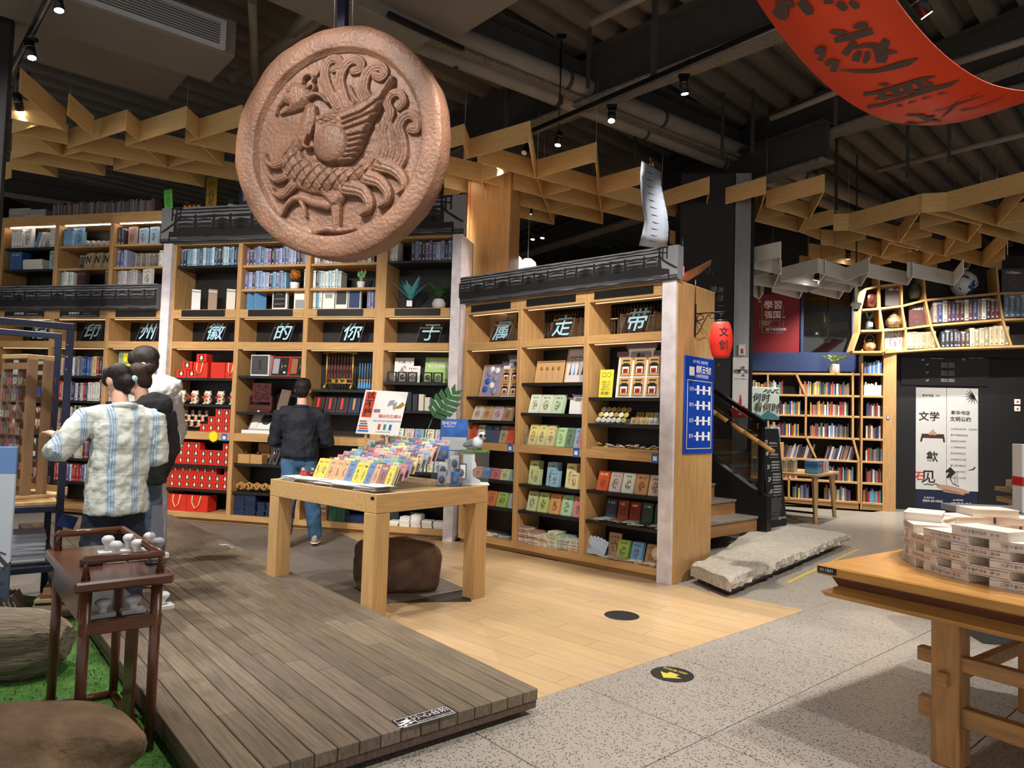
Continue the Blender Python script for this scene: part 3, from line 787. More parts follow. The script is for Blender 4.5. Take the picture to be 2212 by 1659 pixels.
lattice([(1180,430,1480,503),(1180,430,1600,325),(1600,325,1480,503),(1090,432,1180,430),(1600,418,1880,500),(1600,418,1820,372),(1960,397,1880,500),(1605,323,1755,316),(1755,316,2050,405),(1755,316,2240,198),(2240,198,2050,405),(1610,322,1960,400),(1088,522,1370,587),(1088,522,1280,478),(1420,505,1370,587),(1015,515,1088,520),(1415,508,1740,580),(1415,508,1670,465),(1805,490,1740,580),(1010,602,1280,652),(1010,602,1150,570),(1315,580,1280,652),(945,590,1010,600),(1370,590,1610,643),(1370,590,1550,555),(1675,575,1610,643),(1740,580,1965,640),(1740,580,1960,530),(2115,500,1965,640),(945,662,1190,712),(945,662,1090,628),(1225,652,1190,712),(890,655,945,662),(1280,652,1510,703),(1280,652,1430,620),(1550,648,1510,703),(1610,645,1835,700),(1610,645,1780,605),(1895,635,1835,700),(1965,640,2240,700),(1965,640,2100,600),(2055,405,2300,470),(2055,405,2230,365),(1940,440,2240,515),(1480,503,1600,530),(2115,500,2115,575)],RR,4.15,.24,'oak triangular ceiling lattice with lamps in front of the elevator','lattice')
WW=lambda x,y:(1640+x*.14467,560+y*.14467)
lattice([(-120,270,320,170),(320,170,210,430),(320,330,880,200),(320,330,860,415),(990,215,860,415),(-100,385,720,495),(720,495,1180,350),(210,430,520,370),(860,415,1350,495),(1420,395,1350,495),(980,310,1520,405),(1640,190,1520,405),(190,490,600,590),(640,500,600,590),(770,500,1190,595),(1265,480,1190,595),(1600,265,2212,390),(2300,250,2212,390),(2212,255,2900,395),(3050,220,2900,395),(-130,520,0,600),(60,510,0,600),(-130,60,320,-30),(320,-30,280,150),(-130,130,330,230),(880,200,1300,330),(1300,330,1640,190)],WW,3.5,.20,'white triangular ceiling lattice hung lower in front of the red poster','lattice_white')
# lamps set in the lattice
for px,z in (((1832,560),4.15),((1985,540),4.15),((2195,520),4.15),((2050,600),4.15)):
 p=gz(*px,4.2);spot_lamp((p.x,p.y,4.28),(p.x+.5,p.y+1.3,.6),190,95,group='spotlights set in the oak lattice',lab='small spotlight set inside the oak lattice near the elevator')
p=gz(1765,612,3.5);spot_lamp((p.x,p.y,3.62),(p.x-.5,p.y+.8,.8),150,120,group='spotlights set in the white lattice',lab='small spotlight glowing inside the white lattice')
p=gz(1130,470,4.2);spot_lamp((p.x+.1,p.y+.1,4.36),(p.x,p.y+.6,2.5),12,110,group='spotlights above the gift bookcase lattice',lab='small spotlight glowing behind the oak lattice over the gift bookcase')
# distant track beyond the gift bookcase
for px in ((1152,508),(1173,505),(1207,300)):
 p=gz(*px,4.4);spot_lamp((p.x,p.y,4.4),(p.x-.3,p.y-.3,2),6,70,CZ-4.42,group='spotlights beyond the gift bookcase',lab='small lit spotlight on the track beyond the gift bookcase')
p=gz(1105,532,4.5);q=gz(1250,470,4.5);track((p.x,p.y,4.5),(q.x,q.y,4.5),'black lighting track beyond the gift bookcase')
# left-hand track with lamps on the display stand
q=gz(20,190,4.35);p=gz(128,-10,4.35);track((q.x,q.y,4.47),(p.x,p.y,4.47),'black lighting track beside the air conditioner')
for px,tg in (((124,2),(-2.6,5.0,1.0)),((66,108),(-3.1,5.4,1.0)),((50,180),(-4.4,8.0,1.6)),((40,222),(-5.4,8.8,1.6))):
 p=gz(*px,4.35);spot_lamp(p,tg,120,64,group='spotlights on the track beside the air conditioner',lab='lit black spotlight on the track beside the air conditioner')
# lamps on tracks above and behind the viewpoint
track((-4.2,3.0,4.52),(1.6,3.0,4.52),'black lighting track crossing above the timber deck')
for lc,tg,pw,cone in (((-3.6,3.0),(-4.0,8.3,1.5),260,58),((-2.6,3.0),(-2.8,8.2,1.4),280,48),((-2.05,3.0),(-1.25,4.6,3.35),85,46),((-1.0,3.0),(-.9,4.2,0),125,80),((.3,3.0),(-.5,7.6,1.3),240,46),((.9,3.0),(.7,6.6,1.0),240,55),((-2.9,3.0),(-2.2,5.0,.6),130,70)):
 spot_lamp((lc[0],lc[1],4.40),tg,pw,cone,group='spotlights above the timber deck',lab='black spotlight on the track above the timber deck')
track((1.2,1.6,4.52),(5.6,5.6,4.52),'black lighting track above the book table')
for lc,tg,pw,cone in (((2.9,3.14),(1.7,3.4,0),130,85),((3.6,3.8),(2.4,3.4,.8),150,60),((1.6,1.96),(1.2,3.6,0),80,85),((4.8,4.87),(3.2,7.4,0),200,75)):
 spot_lamp((lc[0],lc[1],4.40),tg,pw,cone,group='spotlights above the book table',lab='black spotlight on the track above the book table')
# ---------------------------------------------------------------- red banner hung in a swag
BS=1.32
ph,bw,al,bl,ps,pr=.5361,.4387*BS,.4212,.2684,2.2102,1.6263
BO=CAM+(Vector((1.6499,3.2,2.8265))-CAM)*BS
bs_=Vector((math.cos(ph),math.sin(ph),0));bw_=Vector((math.sin(ph),-math.cos(ph),0))
def bz(s):u=s/BS;return BS*(al*abs(u)**ps if u<0 else bl*u**pr)
def bpt(s,w,off=0.):
 e=1e-3;sl=(bz(s+e)-bz(s-e))/(2*e);n=Vector((0,0,-1))+bs_*sl;n.normalize()
 return bs_*s+bw_*w+Vector((0,0,bz(s)))+n*off
t=thing('red_banner','long red cloth banner with black calligraphy hung in a swag','banner',BO)
mat('banner_red',C(200,62,28),.5,noise=(1.2,.05),spec=.3)
g=B();ss=[(-1.75+3.25*i/60)*BS/1.0*.95 for i in range(61)]
g.grid([[bpt(s,0),bpt(s,bw*.5),bpt(s,bw)] for s in ss]);cl=g.out('cloth','banner_red',t)
md=cl.modifiers.new('thick','SOLIDIFY');md.thickness=.004;md.offset=1
def bhit(px,py):
 """pixel -> (s, w) on the cloth"""
 d=ray(px,py);best=None
 for i in range(400):
  s=-2.3+4.4*i/399;base=BO+bs_*s+Vector((0,0,bz(s)))
  # ray point: CAM + t d = base + w*bw_ (+ s error): solve for t,w using height and bw_ components
  tt=(base.z-CAM.z)/d.z;q=CAM+d*tt-BO
  e=abs(q.dot(bs_)-s);w=q.dot(bw_)
  if-.3<w<bw+.3 and (best is None or e<best[0]):best=(e,s,w)
 return best[1:] if best else (0,0)
QQ=lambda x,y:(1600+x*.2767,y*.2767)
ink=B()
def brush(pts,wd):
 sw=[bhit(*QQ(x,y)) for x,y in pts]
 # subdivide
 P=[];Wd=[]
 for i in range(len(sw)-1):
  for k in range(4):
   f=k/4;P.append((sw[i][0]*(1-f)+sw[i+1][0]*f,sw[i][1]*(1-f)+sw[i+1][1]*f));Wd.append(wd[i]*(1-f)+wd[i+1]*f)
 P.append(sw[-1]);Wd.append(wd[-1]);V=[];n=len(P)
 for i in range(n):
  a=P[max(i-1,0)];c=P[min(i+1,n-1)];dx,dy=c[0]-a[0],c[1]-a[1];l=math.hypot(dx,dy) or 1
  nx,ny=-dy/l,dx/l;k=Wd[i]/2*.00062*BS
  V.append((bpt(P[i][0]+nx*k,P[i][1]+ny*k,.007)));
  V.append((bpt(P[i][0]-nx*k,P[i][1]-ny*k,.007)))
 ink._add(V,[(2*i,2*i+1,2*i+3,2*i+2) for i in range(n-1)])
for pts,wd in (
 ([(300,0),(330,60),(330,110),(270,95),(250,80)],[60,75,85,40,8]),([(360,0),(410,45)],[40,30]),([(470,0),(520,70),(540,110)],[60,65,40]),
 ([(650,5),(720,5)],[30,20]),([(750,15),(800,45),(830,40)],[30,55,20]),([(860,5),(900,40),(935,30)],[30,45,15]),
 ([(870,205),(930,195),(995,185)],[14,52,34]),([(700,245),(760,248),(825,243)],[14,42,12]),([(735,315),(880,280),(1040,240)],[36,50,44]),
 ([(890,320),(850,370),(815,425)],[40,40,46]),([(885,368),(960,350),(1040,352),(1090,390),(1110,440),(1100,485)],[16,30,44,66,76,60]),
 ([(1095,320),(1130,330),(1120,370)],[50,70,40]),([(1110,395),(1180,400),(1235,398)],[40,36,8]),([(925,395),(910,440),(890,470)],[30,48,50]),([(990,400),(985,445),(965,485)],[30,42,26]),
 ([(590,415),(600,380),(655,375),(640,430),(625,470)],[40,30,34,34,40]),([(670,505),(690,475),(745,478),(735,520),(725,555)],[34,36,44,40,46]),
 ([(780,542),(900,552),(1050,548),(1200,515),(1300,490),(1390,447)],[8,28,36,56,62,8]),
 ([(1080,648),(1125,655),(1165,650)],[12,34,8]),([(955,735),(1100,712),(1300,650),(1420,615),(1530,590)],[34,44,46,50,10]),
 ([(1050,768),(1200,745),(1330,710),(1440,690)],[34,36,34,30]),([(985,830),(1100,812),(1300,755),(1500,690),(1620,660),(1710,620)],[46,40,40,62,56,12]),
 ([(1100,715),(1120,770)],[44,40]),([(1200,690),(1230,745)],[50,46]),([(1290,660),(1320,715)],[56,50]),([(1380,630),(1430,690)],[40,36]),([(1440,630),(1480,650),(1470,690)],[20,40,30]),
 ([(1220,822),(1262,818)],[36,14]),([(1305,795),(1375,785)],[26,10]),([(1415,762),(1500,750)],[26,10]),([(1540,728),(1620,718)],[26,8]),
 ([(1510,862),(1600,845),(1750,790),(1910,738)],[16,24,26,12]),([(1700,785),(1640,850),(1560,915)],[18,26,10]),([(1790,750),(1860,727)],[20,6]),
 ([(2060,750),(1960,790),(1830,840),(1720,855)],[10,20,22,44]),([(1285,892),(1400,895),(1480,935),(1570,942)],[20,40,46,10]),([(1285,958),(1370,965),(1450,950),(1500,900)],[40,36,30,40])):
 brush(pts,wd)
ink.out('calligraphy','ink_brown',t)
# lamp shining on the banner
p=gz(1986,8,3.75);spot_lamp(p,BO+bpt(.05,bw*.8)+Vector((0,0,.1)),45,50,group='spotlights beside the red banner',lab='black spotlight aimed at the red banner',size=1.0)
# ---------------------------------------------------------------- round bird medallion
MR,MAZ,MTI=.768,-.2833,-.0378
MCN=Vector((-1.2244,4.6,3.1795))
mn=Vector((math.sin(MAZ)*math.cos(MTI),-math.cos(MAZ)*math.cos(MTI),math.sin(MTI)));me1=Vector((math.cos(MAZ),math.sin(MAZ),0));me2=mn.cross(me1)
if me2.z<0:me2=-me2
MED=thing('bird_medallion','round terracotta medallion with a carved long-tailed bird hung on wires','medallion',MCN)
MED.rotation_euler=Matrix(((me1.x,me2.x,mn.x),(me1.y,me2.y,mn.y),(me1.z,me2.z,mn.z))).to_euler()
def m2(x,y):
 q=onplane(480+x*.3497,y*.3497,MCN,mn)-MCN;return (q.dot(me1),q.dot(me2))
k=.3497*(MCN-CAM).length/FPX*1.02  # zoom pixel -> metres
FL=-.055
rg=np.random.default_rng(5)
b=B();n=160;rows=[]
prof=[(.985,-.175,0),(1.0,-.165,1),(1.004,-.09,1),(1.0,-.012,1),(.985,0.0,1),(.93,.004,1),(.87,.003,1),(.825,.0,1),(.812,-.006,0),(.80,FL,0),(.78,FL-.002,0)]
ph1=rg.uniform(0,6.28,8)
for r,z,j in prof:
 row=[]
 for i in range(n):
  a=2*math.pi*i/n;wob=j*(.006*math.sin(3*a+ph1[0])+.004*math.sin(7*a+ph1[1])+.003*math.sin(13*a+ph1[2])+.002*math.sin(29*a+ph1[3]))
  row.append((MR*(r+(wob if r>.9 else wob*.3))*math.cos(a),MR*(r+(wob if r>.9 else wob*.3))*math.sin(a),z+j*.003*math.sin(11*a+r*40)))
 rows.append(row)
for r in (.6,.4,.2,.01):rows.append([(MR*r*math.cos(2*math.pi*i/n),MR*r*math.sin(2*math.pi*i/n),FL-.002+.002*math.sin(i*.5+r*30)) for i in range(n)])
b.grid(rows,close=True);b.poly([(MR*.985*math.cos(-2*math.pi*i/64),MR*.985*math.sin(-2*math.pi*i/64),-.175) for i in range(64)])
b.out('disc','terracotta',MED)
# relief as a height field over the recessed field
NG=330;ax=np.linspace(-.80*MR,.80*MR,NG);GX,GY=np.meshgrid(ax,ax);HT=np.zeros_like(GX)
def dseg(px,py,a,c):
 vx,vy=c[0]-a[0],c[1]-a[1];L2=vx*vx+vy*vy+1e-12
 t_=np.clip(((px-a[0])*vx+(py-a[1])*vy)/L2,0,1);return np.hypot(px-a[0]-t_*vx,py-a[1]-t_*vy),t_
def smooth_line(pts,m=6):
 P=[np.array(p,float) for p in pts];P=[2*P[0]-P[1]]+P+[2*P[-1]-P[-2]];out=[]
 for i in range(1,len(P)-2):
  for q in range(m):
   t_=q/m;out.append(.5*((2*P[i])+(-P[i-1]+P[i+1])*t_+(2*P[i-1]-5*P[i]+4*P[i+1]-P[i+2])*t_**2+(-P[i-1]+3*P[i]-3*P[i+1]+P[i+2])*t_**3))
 out.append(P[-2]);return out
def relief_stroke(pts,w0,w1,H,groove=0.):
 global HT
 L=[m2(*p) for p in smooth_line(pts)];m_=len(L)-1
 best=np.full_like(GX,1e9);wid=np.zeros_like(GX)
 for i in range(m_):
  d,t_=dseg(GX,GY,L[i],L[i+1]);f=(i+t_)/m_;w=(w0+(w1-w0)*f)*k/2
  rr=d/w;u=rr<best;best=np.where(u,rr,best)
 h=np.where(best<1,H*np.power(np.clip(1-best**2,0,1),.30),0)
 if groove:h=np.where(best<1,h-groove*np.exp(-(best/.12)**2)-groove*.8*np.exp(-((best-.55)/.10)**2),h)
 HT=np.maximum(HT,h)
def inside(poly):
 x,y=GX,GY;c=np.zeros(GX.shape,bool);j=len(poly)-1
 for i in range(len(poly)):
  xi,yi=poly[i];xj,yj=poly[j]
  c ^=((yi>y)!=(yj>y))&(x<(xj-xi)*(y-yi)/(yj-yi+1e-12)+xi);j=i
 return c
def relief_poly(pts,H,edge,dome=0.):
 global HT
 L=[m2(*p) for p in pts];dm=np.full_like(GX,1e9)
 for i in range(len(L)):dm=np.minimum(dm,dseg(GX,GY,L[i],L[(i+1) % len(L)])[0])
 ins=inside(L);e=edge*k
 h=np.where(ins,H*np.power(np.clip(dm/e,0,1),.45)+dome*np.clip(dm/(e*4),0,1),0);HT=np.maximum(HT,h);return ins&(dm>e*.3)
def carve(pts,w,dep,mask=None):
 global HT
 L=[m2(*p) for p in pts];d=np.full_like(GX,1e9)
 for i in range(len(L)-1):d=np.minimum(d,dseg(GX,GY,L[i],L[i+1])[0])
 g=dep*np.exp(-(d/(w*k))**2);HT=np.where((mask if mask is not None else HT>.001),np.maximum(HT-g,.002),HT)
# plumes
for pts,w0,w1 in (([(700,650),(650,570),(615,480),(618,400),(650,352),(695,352),(705,392),(668,412)],70,46),([(745,640),(715,545),(705,470),(738,385),(795,348),(838,372),(828,412),(790,422)],72,50),([(880,600),(852,535),(868,450),(912,400),(965,395),(985,432),(960,462),(928,452)],72,48),
     ([(770,640),(735,600),(700,540)],60,30),([(840,620),(800,590),(770,520)],40,20)):
 relief_stroke(pts,w0,w1,.030,.007)
for pts,w0,w1 in (([(975,1000),(1000,900),(985,800),(1005,740),(1022,680),(1002,620),(1030,568),(1082,560),(1105,612),(1078,650)],70,42),([(1045,1030),(1090,950),(1088,850),(1070,780),(1092,720),(1142,692),(1187,722),(1188,782),(1148,785)],80,50),([(950,985),(975,890),(955,800),(945,770)],80,40),([(1010,1010),(1045,900),(1035,800),(1000,720)],80,36)):
 relief_stroke(pts,w0,w1,.032,.007)
for pts,w0,w1 in (([(950,1005),(1040,1035),(1098,1090),(1112,1150),(1078,1185)],95,26),([(880,1085),(960,1115),(1008,1180),(1002,1240),(958,1268)],95,24),([(750,1150),(850,1175),(893,1240),(888,1290),(845,1318)],100,24)):
 relief_stroke(pts,w0,w1,.052,.007)
for pts,w0,w1 in (([(360,995),(305,1015),(262,995),(248,940)],60,14),([(385,1075),(325,1105),(282,1085),(268,1045)],60,14),([(415,1140),(360,1200),(312,1192),(293,1155)],64,14)):
 relief_stroke(pts,w0,w1,.046,.006)
relief_stroke([(640,1262),(560,1248),(480,1218),(420,1226),(372,1280),(352,1325)],64,26,.045);relief_stroke([(470,1235),(492,1290),(500,1332)],34,14,.04)
relief_stroke([(686,1260),(690,1410)],66,48,.045,.006);relief_stroke([(555,1428),(625,1408),(700,1418),(788,1410)],44,34,.04)
relief_poly([(590,1185),(640,1262),(672,1288),(712,1272),(742,1218),(735,1165),(660,1170)],.055,30)
body=relief_poly([(468,700),(440,800),(372,900),(335,960),(338,1030),(372,1100),(430,1150),(520,1185),(610,1195),(700,1188),(770,1160),(850,1120),(930,1080),(1000,1020),(985,975),(930,955),(850,990),(780,1015),(700,1010),(600,990),(550,975),(520,985),(480,960),(462,920),(505,880),(545,800),(565,720),(565,650),(530,615),(490,640)],.046,60,.012)
relief_poly([(535,560),(512,520),(470,492),(420,490),(378,530),(350,590),(312,640),(300,700),(318,702),(332,655),(362,625),(392,640),(362,668),(328,690),(345,702),(420,682),(475,662),(522,622)],.050,40,.01)
relief_stroke([(520,588),(560,570),(602,585),(638,625)],34,16,.05,.006);relief_stroke([(482,505),(488,470),(520,448),(548,470),(538,512)],20,18,.045);relief_stroke([(505,535),(548,512),(552,545),(530,560)],22,12,.045)
relief_stroke([(555,442),(588,402),(600,350)],30,4,.018);relief_stroke([(512,820),(492,880),(512,905),(540,902)],24,18,.05);relief_stroke([(560,650),(566,700),(555,760),(530,830)],16,12,.05)
relief_stroke([(408,560),(412,560)],30,30,.066)
wing=relief_poly([(568,700),(620,688),(760,660),(880,592),(980,512),(1028,448),(1052,458),(1052,500),(1002,582),(992,600),(960,672),(955,690),(918,742),(912,762),(885,815),(880,838),(858,888),(842,930),(790,990),(720,1012),(600,988),(552,950),(548,870),(558,780)],.062,22)
for ln in ([(600,712),(760,682),(890,612),(1030,478)],[(740,735),(860,690),(995,592)],[(745,765),(860,720),(965,672)],[(750,800),(850,765),(920,742)],[(775,838),(885,815)],[(782,870),(870,850)],[(780,905),(858,888)],[(770,938),(845,925)],[(750,970),(815,958)],[(560,790),(552,945)]):carve(ln,6,.02,wing)
for cx_,cy_ in ((640,740),(690,712),(610,755),(690,752)):
 carve([(cx_-30,cy_),(cx_,cy_-16),(cx_+30,cy_),(cx_,cy_+16),(cx_-30,cy_)],4,.008,wing)
q=m2(672,885);d_=np.hypot((GX-q[0]),(GY-q[1]))/(108*k);HT=np.where(d_<1,np.maximum(HT,.055+.040*np.sqrt(np.clip(1-d_**2,0,1))),HT)
# scales on breast and body
sm=body&~wing&(d_>1)
for i in range(-6,16):
 carve([(300+i*62,800),(520+i*62,1230)],4.5,.012,sm);carve([(340+i*66,1230),(640+i*66,860)],4.5,.012,sm)
HT+=np.where(HT>.001,.0012*np.sin(GX*310+3*np.sin(GY*170))*np.sin(GY*290),0)
on=HT>.0015;idx=-np.ones(GX.shape,int);V=[];F=[]
grow=on.copy();grow[1:]|=on[:-1];grow[:-1]|=on[1:];grow[:,1:]|=on[:,:-1];grow[:,:-1]|=on[:,1:]
for i,j in zip(*np.nonzero(grow)):idx[i,j]=len(V);V.append((GX[i,j],GY[i,j],FL+(HT[i,j] if on[i,j] else-.004)))
for i,j in zip(*np.nonzero(grow[:-1,:-1])):
 a=(idx[i,j],idx[i,j+1],idx[i+1,j+1],idx[i+1,j])
 if min(a)>=0:F.append(tuple(int(v) for v in a))
b=B();b._add(V,F,0,True);b.out('bird_relief','terracotta',MED)
for px in (722,761):
 q=onplane(px,70,MCN-mn*.09,mn)-(MCN-mn*.09);c=(q.dot(me1),q.dot(me2))
 B().tube([(c[0],c[1]-.06,-.09),(c[0],CZ-MCN.z,-.09)],.004,6).out('wire','chrome',MED)
q=onplane(742,70,MCN-mn*.15,mn)-MCN
B().box(q.dot(me1)-.03,q.dot(me2)-.08,-.165,q.dot(me1)+.03,CZ-MCN.z,-.11).out('hanger_bar','navy_metal',MED)
# ---------------------------------------------------------------- shared meshes for books, boxes and cards
def unit_book():
 b=B();t=.07
 b.box(0,0,0,t*1.2,1,1);b.box(1-t*1.2,0,0,1,1,1)  # boards
 b.grid([[(0,.0,z),(.2,-.02,z),(.5,-.028,z),(.8,-.02,z),(1,.0,z)] for z in (0,1)],sm=True)  # rounded spine
 b.box(t,.01,.015,1-t,.97,.985,1)
 return b.mesh('book',['spine','pages'])
BOOK=unit_book()
def unit_card():
 b=B();b.bbox(0,0,0,1,1,1,.015);return b.mesh('card','cover')
CARD=unit_card()
BOXM=B().bbox(0,0,0,1,1,1,.01).mesh('box','plain')
GLOSSM=B().bbox(0,0,0,1,1,1,.01).mesh('box','gloss')
def item(me,name,fr,x,y,z,w,d,h,col,lab,cat,grp=None,rz=0.,tilt=0.,lean=0.):
 """a copy of a shared mesh: width, depth, height; tilt leans it back, lean tips it sideways"""
 o=obj(name,me,None,fr.w(x,y,z),(R_(-tilt),R_(lean),R_(fr.deg+rz)),(w,d,h),col);return tag(o,lab,cat,grp)
NB=[0]
def books(fr,x0,x1,y,z,hs,dep,pal,where,grp,ws=(.018,.04),lean=0.,fill=1.0,maxn=99,lab='{c} spined book standing {w}'):
 x=x0;n=0
 while n<maxn:
  w=random.uniform(*ws)
  if x+w>x0+(x1-x0)*fill:break
  c=random.choice(pal);t=random.uniform(.85,1.12);c=tuple(min(1,v*t) for v in c);h=random.uniform(*hs);d=min(dep,h*.74)
  item(BOOK,'book',fr,x,y+random.uniform(0,.012),z+(.012 if lean else 0),w*.97,d,h,c,lab.format(c=cname(c),w=where),'book',grp,lean=lean)
  x+=w*(1.04 if lean else 1.0)+(.002 if lean else .0004);n+=1
 NB[0]+=n;return x
def stuff_books(name,rows,lab):
 """far rows whose spines are too small to pick out: one mesh, colours per face corner"""
 V=[];F=[];cols=[]
 for fr,x0,x1,y,z,hs,dep,pal,lean in rows:
  x=x0
  while True:
   w=random.uniform(.013,.032)
   if x+w>x1:break
   h=random.uniform(*hs);c=random.choice(pal);t=random.uniform(.8,1.15);dx=math.tan(R_(lean))*h
   i=len(V);g=.0006
   for (a,yy,zz) in ((x+g,0,0),(x+w-g,0,0),(x+w-g,dep,0),(x+g,dep,0),(x+g+dx,0,h),(x+w-g+dx,0,h),(x+w-g+dx,dep,h),(x+g+dx,dep,h)):V.append(fr.w(a,y+yy,z+zz))
   F+=[tuple(i+q for q in f) for f in ((0,3,2,1),(4,5,6,7),(0,1,5,4),(1,2,6,5),(2,3,7,6),(3,0,4,7))]
   cc=tuple(v*t for v in c);top=C(225,218,200)
   cols+=[cc,top,cc,cc,cc,cc];x+=w
 b=B();b._add(V,F);me=b.mesh(name,'vcol')
 at=me.color_attributes.new('col','FLOAT_COLOR','CORNER');arr=np.ones((len(F)*4,4),'f');arr[:,:3]=np.repeat(np.array(cols,'f'),4,0);at.data.foreach_set('color',arr.ravel())
 return tag(obj(name,me),lab,'books',kind='stuff')
m=mat('vcol',rough=.5);a_=m.node_tree.nodes.new('ShaderNodeVertexColor');a_.layer_name='col';m.node_tree.links.new(a_.outputs[0],m.node_tree.nodes['Principled BSDF'].inputs['Base Color'])
P_BLUE=[C(46,88,128),C(110,160,190),C(180,205,215),C(225,228,226),C(30,48,74),C(150,190,205)]
P_PURP=[C(90,96,140),C(130,140,180),C(56,56,86),C(160,170,200),C(70,100,140),C(40,36,48),C(110,80,120)]
P_MIX=[C(236,234,228),C(52,50,52),C(60,100,180),C(170,60,50),C(214,210,200),C(40,60,110),C(120,140,150),C(225,200,150)]
P_DARK=[C(60,40,44),C(90,50,50),C(40,40,52),C(120,90,80),C(150,120,100),C(54,62,110),C(215,210,195)]
P_TAN=[C(180,164,130),C(160,142,110),C(196,182,150),C(140,126,98)]
P_ALL=[C(170,50,44),C(40,60,120),C(60,110,80),C(220,200,90),C(230,226,216),C(90,90,96),C(210,120,60),C(50,44,50),C(120,150,180),C(140,110,90)]
# ---------------------------------------------------------------- stone slab and stairs
t=thing('stone_slab','long rough-hewn pale stone slab at the foot of the stairs','stone',(0,0,0))
pA,pB=Vector((1.784,5.73)),Vector((4.02,8.42));d=(pB-pA).normalized();nrm=Vector((-d.y,d.x));L=(pB-pA).length;rows=[]
rg=np.random.default_rng(8);N1,N2=70,22
inner=[Vector((1.62,6.27)),Vector((1.95,6.68)),Vector((2.30,7.35)),Vector((2.75,8.15)),Vector((3.36,9.0))]
def slab_pt(i,v):
 f=i/N1*4;a=min(3,int(f));q=inner[a].lerp(inner[a+1],f-a);return (pA+d*(i/N1*L)).lerp(q,v)
for j in range(N2+1):
 row=[]
 for i in range(N1+1):
  u=i/N1*L;v=j/N2;q=slab_pt(i,v)
  zz=.168+.008*math.sin(u*5+v*3)+.006*math.sin(u*13+2)*math.sin(v*11)+rg.normal()*.002
  e=min(j,2.0)/2.0;ei=min(i,N1-i,2)/2.0
  row.append((q.x-nrm.x*(1-e)*rg.uniform(0,.02),q.y-nrm.y*(1-e)*rg.uniform(0,.02),zz-(1-e)*rg.uniform(.01,.03)-(1-ei)*.015))
 rows.append(row)
edge=[[(q.x+rg.normal()*.012,q.y+rg.normal()*.012,z) for q in [pA+d*(i/N1*L)+nrm*off for i in range(N1+1)]] for z,off in ((.055,.03),(.075,-.012),(.11,-.02))]
b=B();b.grid(edge+rows,sm=False)
for i,sgn in ((0,-1),(N1,1)):
 col=[[rows[j][i] for j in range(N2+1)],[(rows[j][i][0]+d.x*sgn*rg.uniform(0,.02),rows[j][i][1]+d.y*sgn*rg.uniform(0,.02),.06) for j in range(N2+1)]]
 b.grid(col,sm=False)
b.out('slab','slab_stone',t)
q=[slab_pt(2,.1),slab_pt(62,.08),slab_pt(64,.95),slab_pt(35,.95),slab_pt(3,.95)]
B().prism([tuple(v) for v in q],0,.075).out('base','granite',t)
mat('yellow_tape',C(196,168,70),.6)
q=[pA+d*.95-nrm*.16,pB-d*.15-nrm*.16,pB-d*.15-nrm*.125,pA+d*.95-nrm*.125]
tag(B().prism([tuple(v) for v in q],.0008,.0022).out('floor_tape','yellow_tape'),'strip of yellow tape on the floor along the stone slab','tape')
ST=Fr(2.2,7.65,43)
t=thing('staircase','dark staircase with timber risers, glass side and bamboo rail','staircase',ST.w(0,0,.17),ST.deg)
mat('tread_stone',C(120,112,102),.5,noise=(20,.15));mat('riser_oak',C(150,108,66),.5,noise=(3,.15,(1,10,10)))
for k in range(7):
 B().box(-.9,.28*k,.165*k,.95,.28*k+.30,.165*(k+1)-.03).out('riser','riser_oak',t);B().bbox(-.9,.28*k-.02,.165*(k+1)-.03,.95,.28*(k+1)+.02,.165*(k+1),.005).out('tread','tread_stone',t)
YZ=Matrix(((0,0,1,0),(1,0,0,0),(0,1,0,0),(0,0,0,1)))  # prism drawn in y-z
B().prism([(-.12,0),(.02,0),(2.0,1.12),(2.0,1.62),(.10,.50),(-.12,.40)],.95,1.06,M=YZ).out('stringer','black_metal',t)
B().bbox(.95,-.06,.40,1.0,.0,1.24,.003).out('newel_post','black_metal',t)
B().prism([(-.03,.48),(1.95,1.65),(1.95,2.40),(-.03,1.20)],.97,.98,M=YZ).out('glass_panel','glass_dark',t)
B().prism([(-.08,1.20),(2.0,2.42),(2.0,2.47),(-.08,1.26)],.945,1.005,M=YZ).out('top_rail','black_metal',t)
bm=B();pts=[(.90,-.22+2.2*i/12,.92+1.25*i/12) for i in range(13)]
for i in range(12):bm.tube([pts[i],[a*.5+c*.5 for a,c in zip(pts[i],pts[i+1])],pts[i+1]],[.031,.027,.031],12)
bm.out('bamboo_rail','bamboo',t)
B().tube([(.90,.30,1.215),(.90,.36,1.249)],.034,12).out('clamp','black_metal',t)
# black wall with vertical lines of writing, steel column beside it
q0=CAM+ray(1472,800)*(9.0/ray(1472,800).y);KW=Fr(q0.x,q0.y,-6)
xk1,_=KW.px(1583,700);xk2,_=KW.px(1619,700)
t=thing('black_wall_panel','tall matt black panel with vertical pale handwriting behind the stairs','wall panel',KW.o,KW.deg)
B().box(-.05,0,0,xk1,.5,4.6).out('panel','wall_black',t)
for s,u,v0,v1 in (('关注一个成人的心灵，',1556,627,785),('播',1541,626,626),('种',1522,632,632)):
 for i,ch in enumerate(s):
  v=v0+(v1-v0)*i/max(1,len(s)-1);x,z=KW.px(u,v);text(ch,.085,'character','grey_text',t,(x,-.003,z),UP,shear=.15)
hk=B()
for s in (-1,1):hk.tube([KW.w(0,0)*0+Vector((KW.px(1533,572)[0],-.01,KW.px(1533,572)[1])),Vector((KW.px(1533,572)[0],-.01,KW.px(1533,588)[1])),Vector((KW.px(1533+s*5,592)[0],-.012,KW.px(1533,593)[1])),Vector((KW.px(1533+s*8,586)[0],-.012,KW.px(1533,585)[1]))],.004,6)
hk.out('anchor_print','grey_text',t)
t=thing('steel_column','brushed grey steel column beside the black wall panel','column',KW.o,KW.deg)
